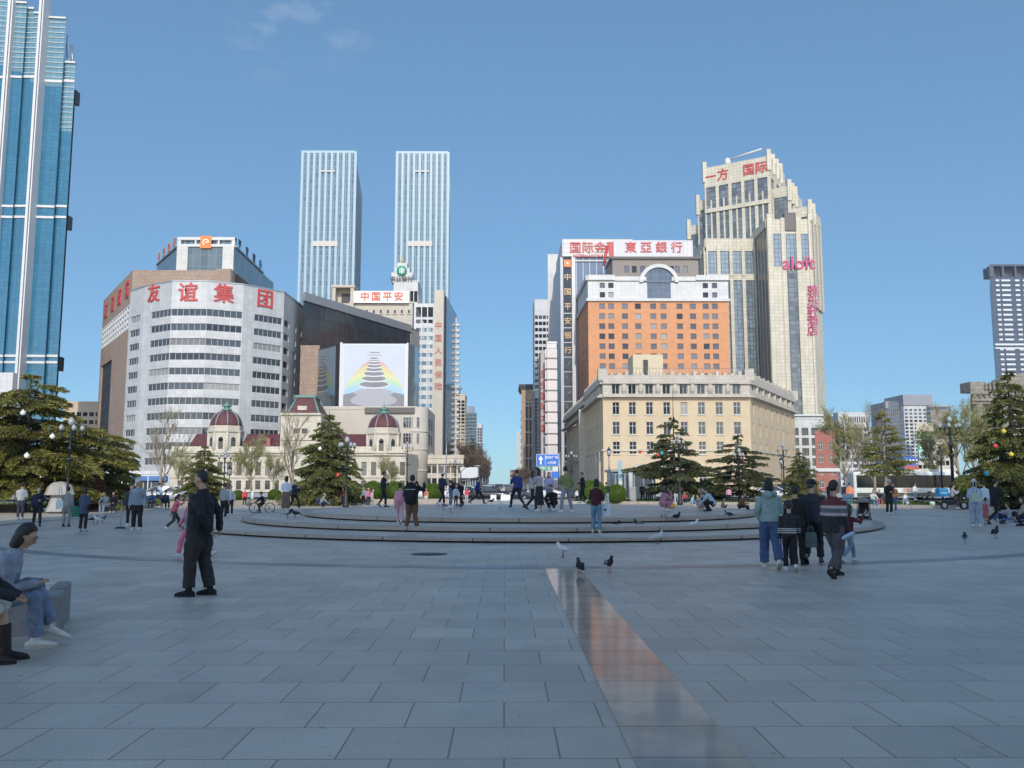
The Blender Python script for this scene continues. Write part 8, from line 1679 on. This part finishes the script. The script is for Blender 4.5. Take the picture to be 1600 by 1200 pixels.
m = MB(); m.tube([(-.7, 0, .52), (-.3, 0, .55), (.0, 0, .38), (.3, 0, .36), (.46, 0, .75)], [(.12, .10), (.15, .12), (.13, .08), (.13, .08), (.10, .06)], 10, ref=(0, 1, 0), caps='round'); m.build('body', mat('scooter_black', (.03, .03, .035), .35), g, world=False); m = MB(); m.tube([(.62, 0, .25), (.44, 0, .95)], .03, 6); m.tube([(.42, -.3, .98), (.44, 0, .96), (.42, .3, .98)], .018, 6); m.build('handlebar', DARKM, g, world=False); m = MB(); m.tube([(-.45, 0, .70), (.0, 0, .70)], [(.14, .05), (.12, .05)], 10, ref=(0, 1, 0), caps='round'); m.build('seat', RUBBER, g, world=False); m = MB(); m.ell((.66, 0, .70), (.06, .09, .08), 8); m.build('headlight', HEADL, g, world=False)
m = MB(); m.box(-1.0, -.42, -.27, .27, .80, 1.28); m.box(-.98, -.44, -.25, .25, 1.28, 1.33); bx = m.build('delivery_box', mat('bright_blue_box', (.03, .30, .55), .5), g, world=False); m = MB(); m.box(-.95, -.5, -.28, -.272, 1.0, 1.06); m.build('box_label', LETTERW, bx, world=False)
person('delivery rider in a pale top seated on the scooter', p.x - .1, p.y, .02, 1.68, 90, pose='ride', top=(.55, .52, .50), bottom=(.12, .06, .07), shoes=WHT, hair='short', lean=8, arms='phone')
bpy.data.scenes.remove(TMP)
p = gnd(1578, 816); g = thing('toy_car', 'blue ride-on toy car carrying the boy in grey at the right edge', 'toy car', (p.x, p.y, 0), R(-50) + math.pi)
m = MB(); m.rings([[(x, -hw, .10), (x, -hw, zt), (x, hw, zt), (x, hw, .10)] for x, zt, hw in ((-.55, .36, .24), (-.45, .44, .28), (-.1, .30, .29), (.2, .36, .29), (.5, .34, .27), (.58, .24, .22))], 0, True, False); m.build('body', mat('toy_blue', (.03, .12, .42), .35), g, world=False)
for sx in (-.36, .36):
    for sy in (-.27, .27): wheel(g, (sx, sy, .12), .12, .09)
m = MB(); m.tube([(.18, 0, .36), (.08, 0, .56)], .015, 6); m.lathe([(.11, 0), (.13, .01), (.11, .02)], (.08, 0, .55), 12); m.build('steering_wheel', RUBBER, g, world=False)
for sg in (-.17, .17): m = MB(); m.ell((.56, sg, .28), (.04, .05, .04), 8); m.build('headlight', HEADL, g, world=False)
# glasses on the seated woman
k_ = 1.0
# --- pigeons
def pigeon(label, px, fy, z, rz, c_body, c_head, c_wing, sc=1.0, pose='stand'):
    p = gnd(px, fy, z); g = thing('pigeon', label, 'pigeon', (p.x, p.y, z), R(rz), 'pigeons on the plaza'); g.scale = (sc, sc, sc); k = cloth
    hz = .20 if pose == 'stand' else .16
    m = MB(); m.tube([(-.13, 0, hz - .045), (-.08, 0, hz - .04), (.0, 0, hz - .035), (.07, 0, hz), (.095, 0, hz + .045), (.115, 0, hz + .078), (.135, 0, hz + .075), (.15, 0, hz + .066)], [(.016, .012), (.045, .038), (.060, .056), (.050, .050), (.030, .032), (.026, .027), (.020, .020), (.006, .006)], 12, ref=(0, 1, 0), caps='round'); b = m.build('body', k(c_body), g, world=False)
    m = MB(); m.ell((.116, 0, hz + .079), (.030, .0268, .028), 10); m.build('head', k(c_head), g, world=False); m = MB(); m.tube([(.142, 0, hz + .074), (.172, 0, hz + .064)], [.007, .002], 6); m.build('beak', DARKM, g, world=False)
    for sg in (-1, 1):
        m = MB(); m.tube([(.05, sg*.045, hz - .005), (-.02, sg*.060, hz - .015), (-.10, sg*.045, hz - .035), (-.19, sg*.018, hz - .055)], [(.012, .030), (.016, .042), (.012, .030), (.004, .008)], 8, ref=(0, 1, 0), caps='round'); m.build('wing', k(c_wing), g, world=False)
        m = MB(); m.tube([(-.005, sg*.022, hz - .075), (.008, sg*.024, .012)], .006, 5); m.tube([(-.015, sg*.024, .007), (.04, sg*.03, .006)], .005, 4); m.tube([(.01, sg*.024, .007), (.035, sg*.012, .006)], .004, 4); m.build('leg', mat('pigeon_red_leg', (.35, .10, .08), .6), g, world=False)
        m = MB(); m.ell((.124, sg*.025, hz + .084), (.005, .004, .005), 6); m.build('eye', EYEW, g, world=False)
    m = MB(); m.tube([(-.10, 0, hz - .045), (-.17, 0, hz - .065), (-.24, 0, hz - .08)], [(.028, .012), (.032, .008), (.040, .005)], 8, ref=(0, 1, 0)); m.build('tail', k(c_wing), g, world=False)
    return g
W_, D_, G_ = (.66, .66, .66), (.03, .034, .042), (.16, .18, .21)
for a in (('white pigeon with raised head right of the dark manhole cover', 880, 871, 0, 150, W_, W_, W_, 1.1), ('white pigeon directly in front of the lowest step', 1027, 850, 0, 10, W_, W_, (.55, .55, .56), 1.15), ('black hunched pigeon beside the polished strip', 906, 896, 0, 100, D_, D_, D_, 1.05, 'low'), ('dark pigeon standing upright facing the camera, right of the polished strip', 952, 895, 0, -75, D_, (.05, .07, .06), G_, 1.05),
    ('white pigeon on the lowest step to the right', 1084, 829, T1, 15, W_, W_, W_, 1.2), ('dark pigeon on the middle step, left of the white one', 1058, 816, T2, -60, D_, D_, D_, 1.2), ('pale grey pigeon on the middle step below the pink woman', 1037, 816, T2, -90, (.45, .46, .48), (.5, .5, .5), G_, 1.2), ('small dark pigeon on the lowest step right of the maroon jacket', 998, 827, T1, 160, D_, D_, G_, 1.1), ('dark pigeon pecking left of the small dark one on the lowest step', 962, 827, T1, 20, D_, D_, D_, 1.1, 'low'), ('grey pigeon on the middle step at the far right', 1138, 812, T2, 200, G_, G_, D_, 1.2),
    ('dark pigeon with a pale tail on the middle step at the left', 449, 810, T2, 0, D_, D_, (.4, .42, .45), 1.2), ('black pigeon beside the pale tailed one on the middle step', 461, 810, T2, 170, D_, D_, D_, 1.2), ('white pigeon below the bending people on the stage', 704, 801, T3, 30, W_, W_, W_, 1.2), ('white and grey pigeon left of the white one on the stage', 693, 797, T3, 160, W_, G_, G_, 1.2), ('dark pigeon right of the white one on the stage', 720, 797, T3, -30, D_, D_, G_, 1.2), ('white pigeon in the middle of the stage, left of the man in the blue jacket', 782, 796, T3, 100, W_, W_, W_, 1.2), ('dark pigeon far back on the stage', 768, 788, T3, 0, D_, D_, D_, 1.1),
    ('dark pigeon with a pale head on the right paving', 1508, 849, 0, 60, D_, (.4, .42, .45), G_, 1.05), ('dark pigeon with spread tail raised, at the right', 1556, 842, 0, 40, D_, D_, D_, 1.25), ('white pigeon on the left paving behind the navy coat', 152, 819, 0, 180, W_, W_, W_, 1.2), ('grey pigeon left of the white one on the left paving', 146, 818, 0, 20, G_, G_, D_, 1.1), ('dark pigeon right of the white one on the left paving', 160, 818, 0, 60, D_, D_, G_, 1.1)):
    pigeon(*a)
# ================================================================== AIR
hz = MB(); hz.box(-420, 420, -95, 720, -1.3, 245); hm = bpy.data.materials.new('thin_air_haze'); hm.use_nodes = True; hn = hm.node_tree
hn.nodes.remove(hn.nodes['Principled BSDF']); pv = hn.nodes.new('ShaderNodeVolumePrincipled'); pv.inputs['Color'].default_value = (.82, .90, 1.0, 1); pv.inputs['Density'].default_value = .0002; pv.inputs['Anisotropy'].default_value = .2
hn.links.new(pv.outputs[0], hn.nodes['Material Output'].inputs['Volume'])
o = hz.build('haze', hm); o['kind'] = 'stuff'
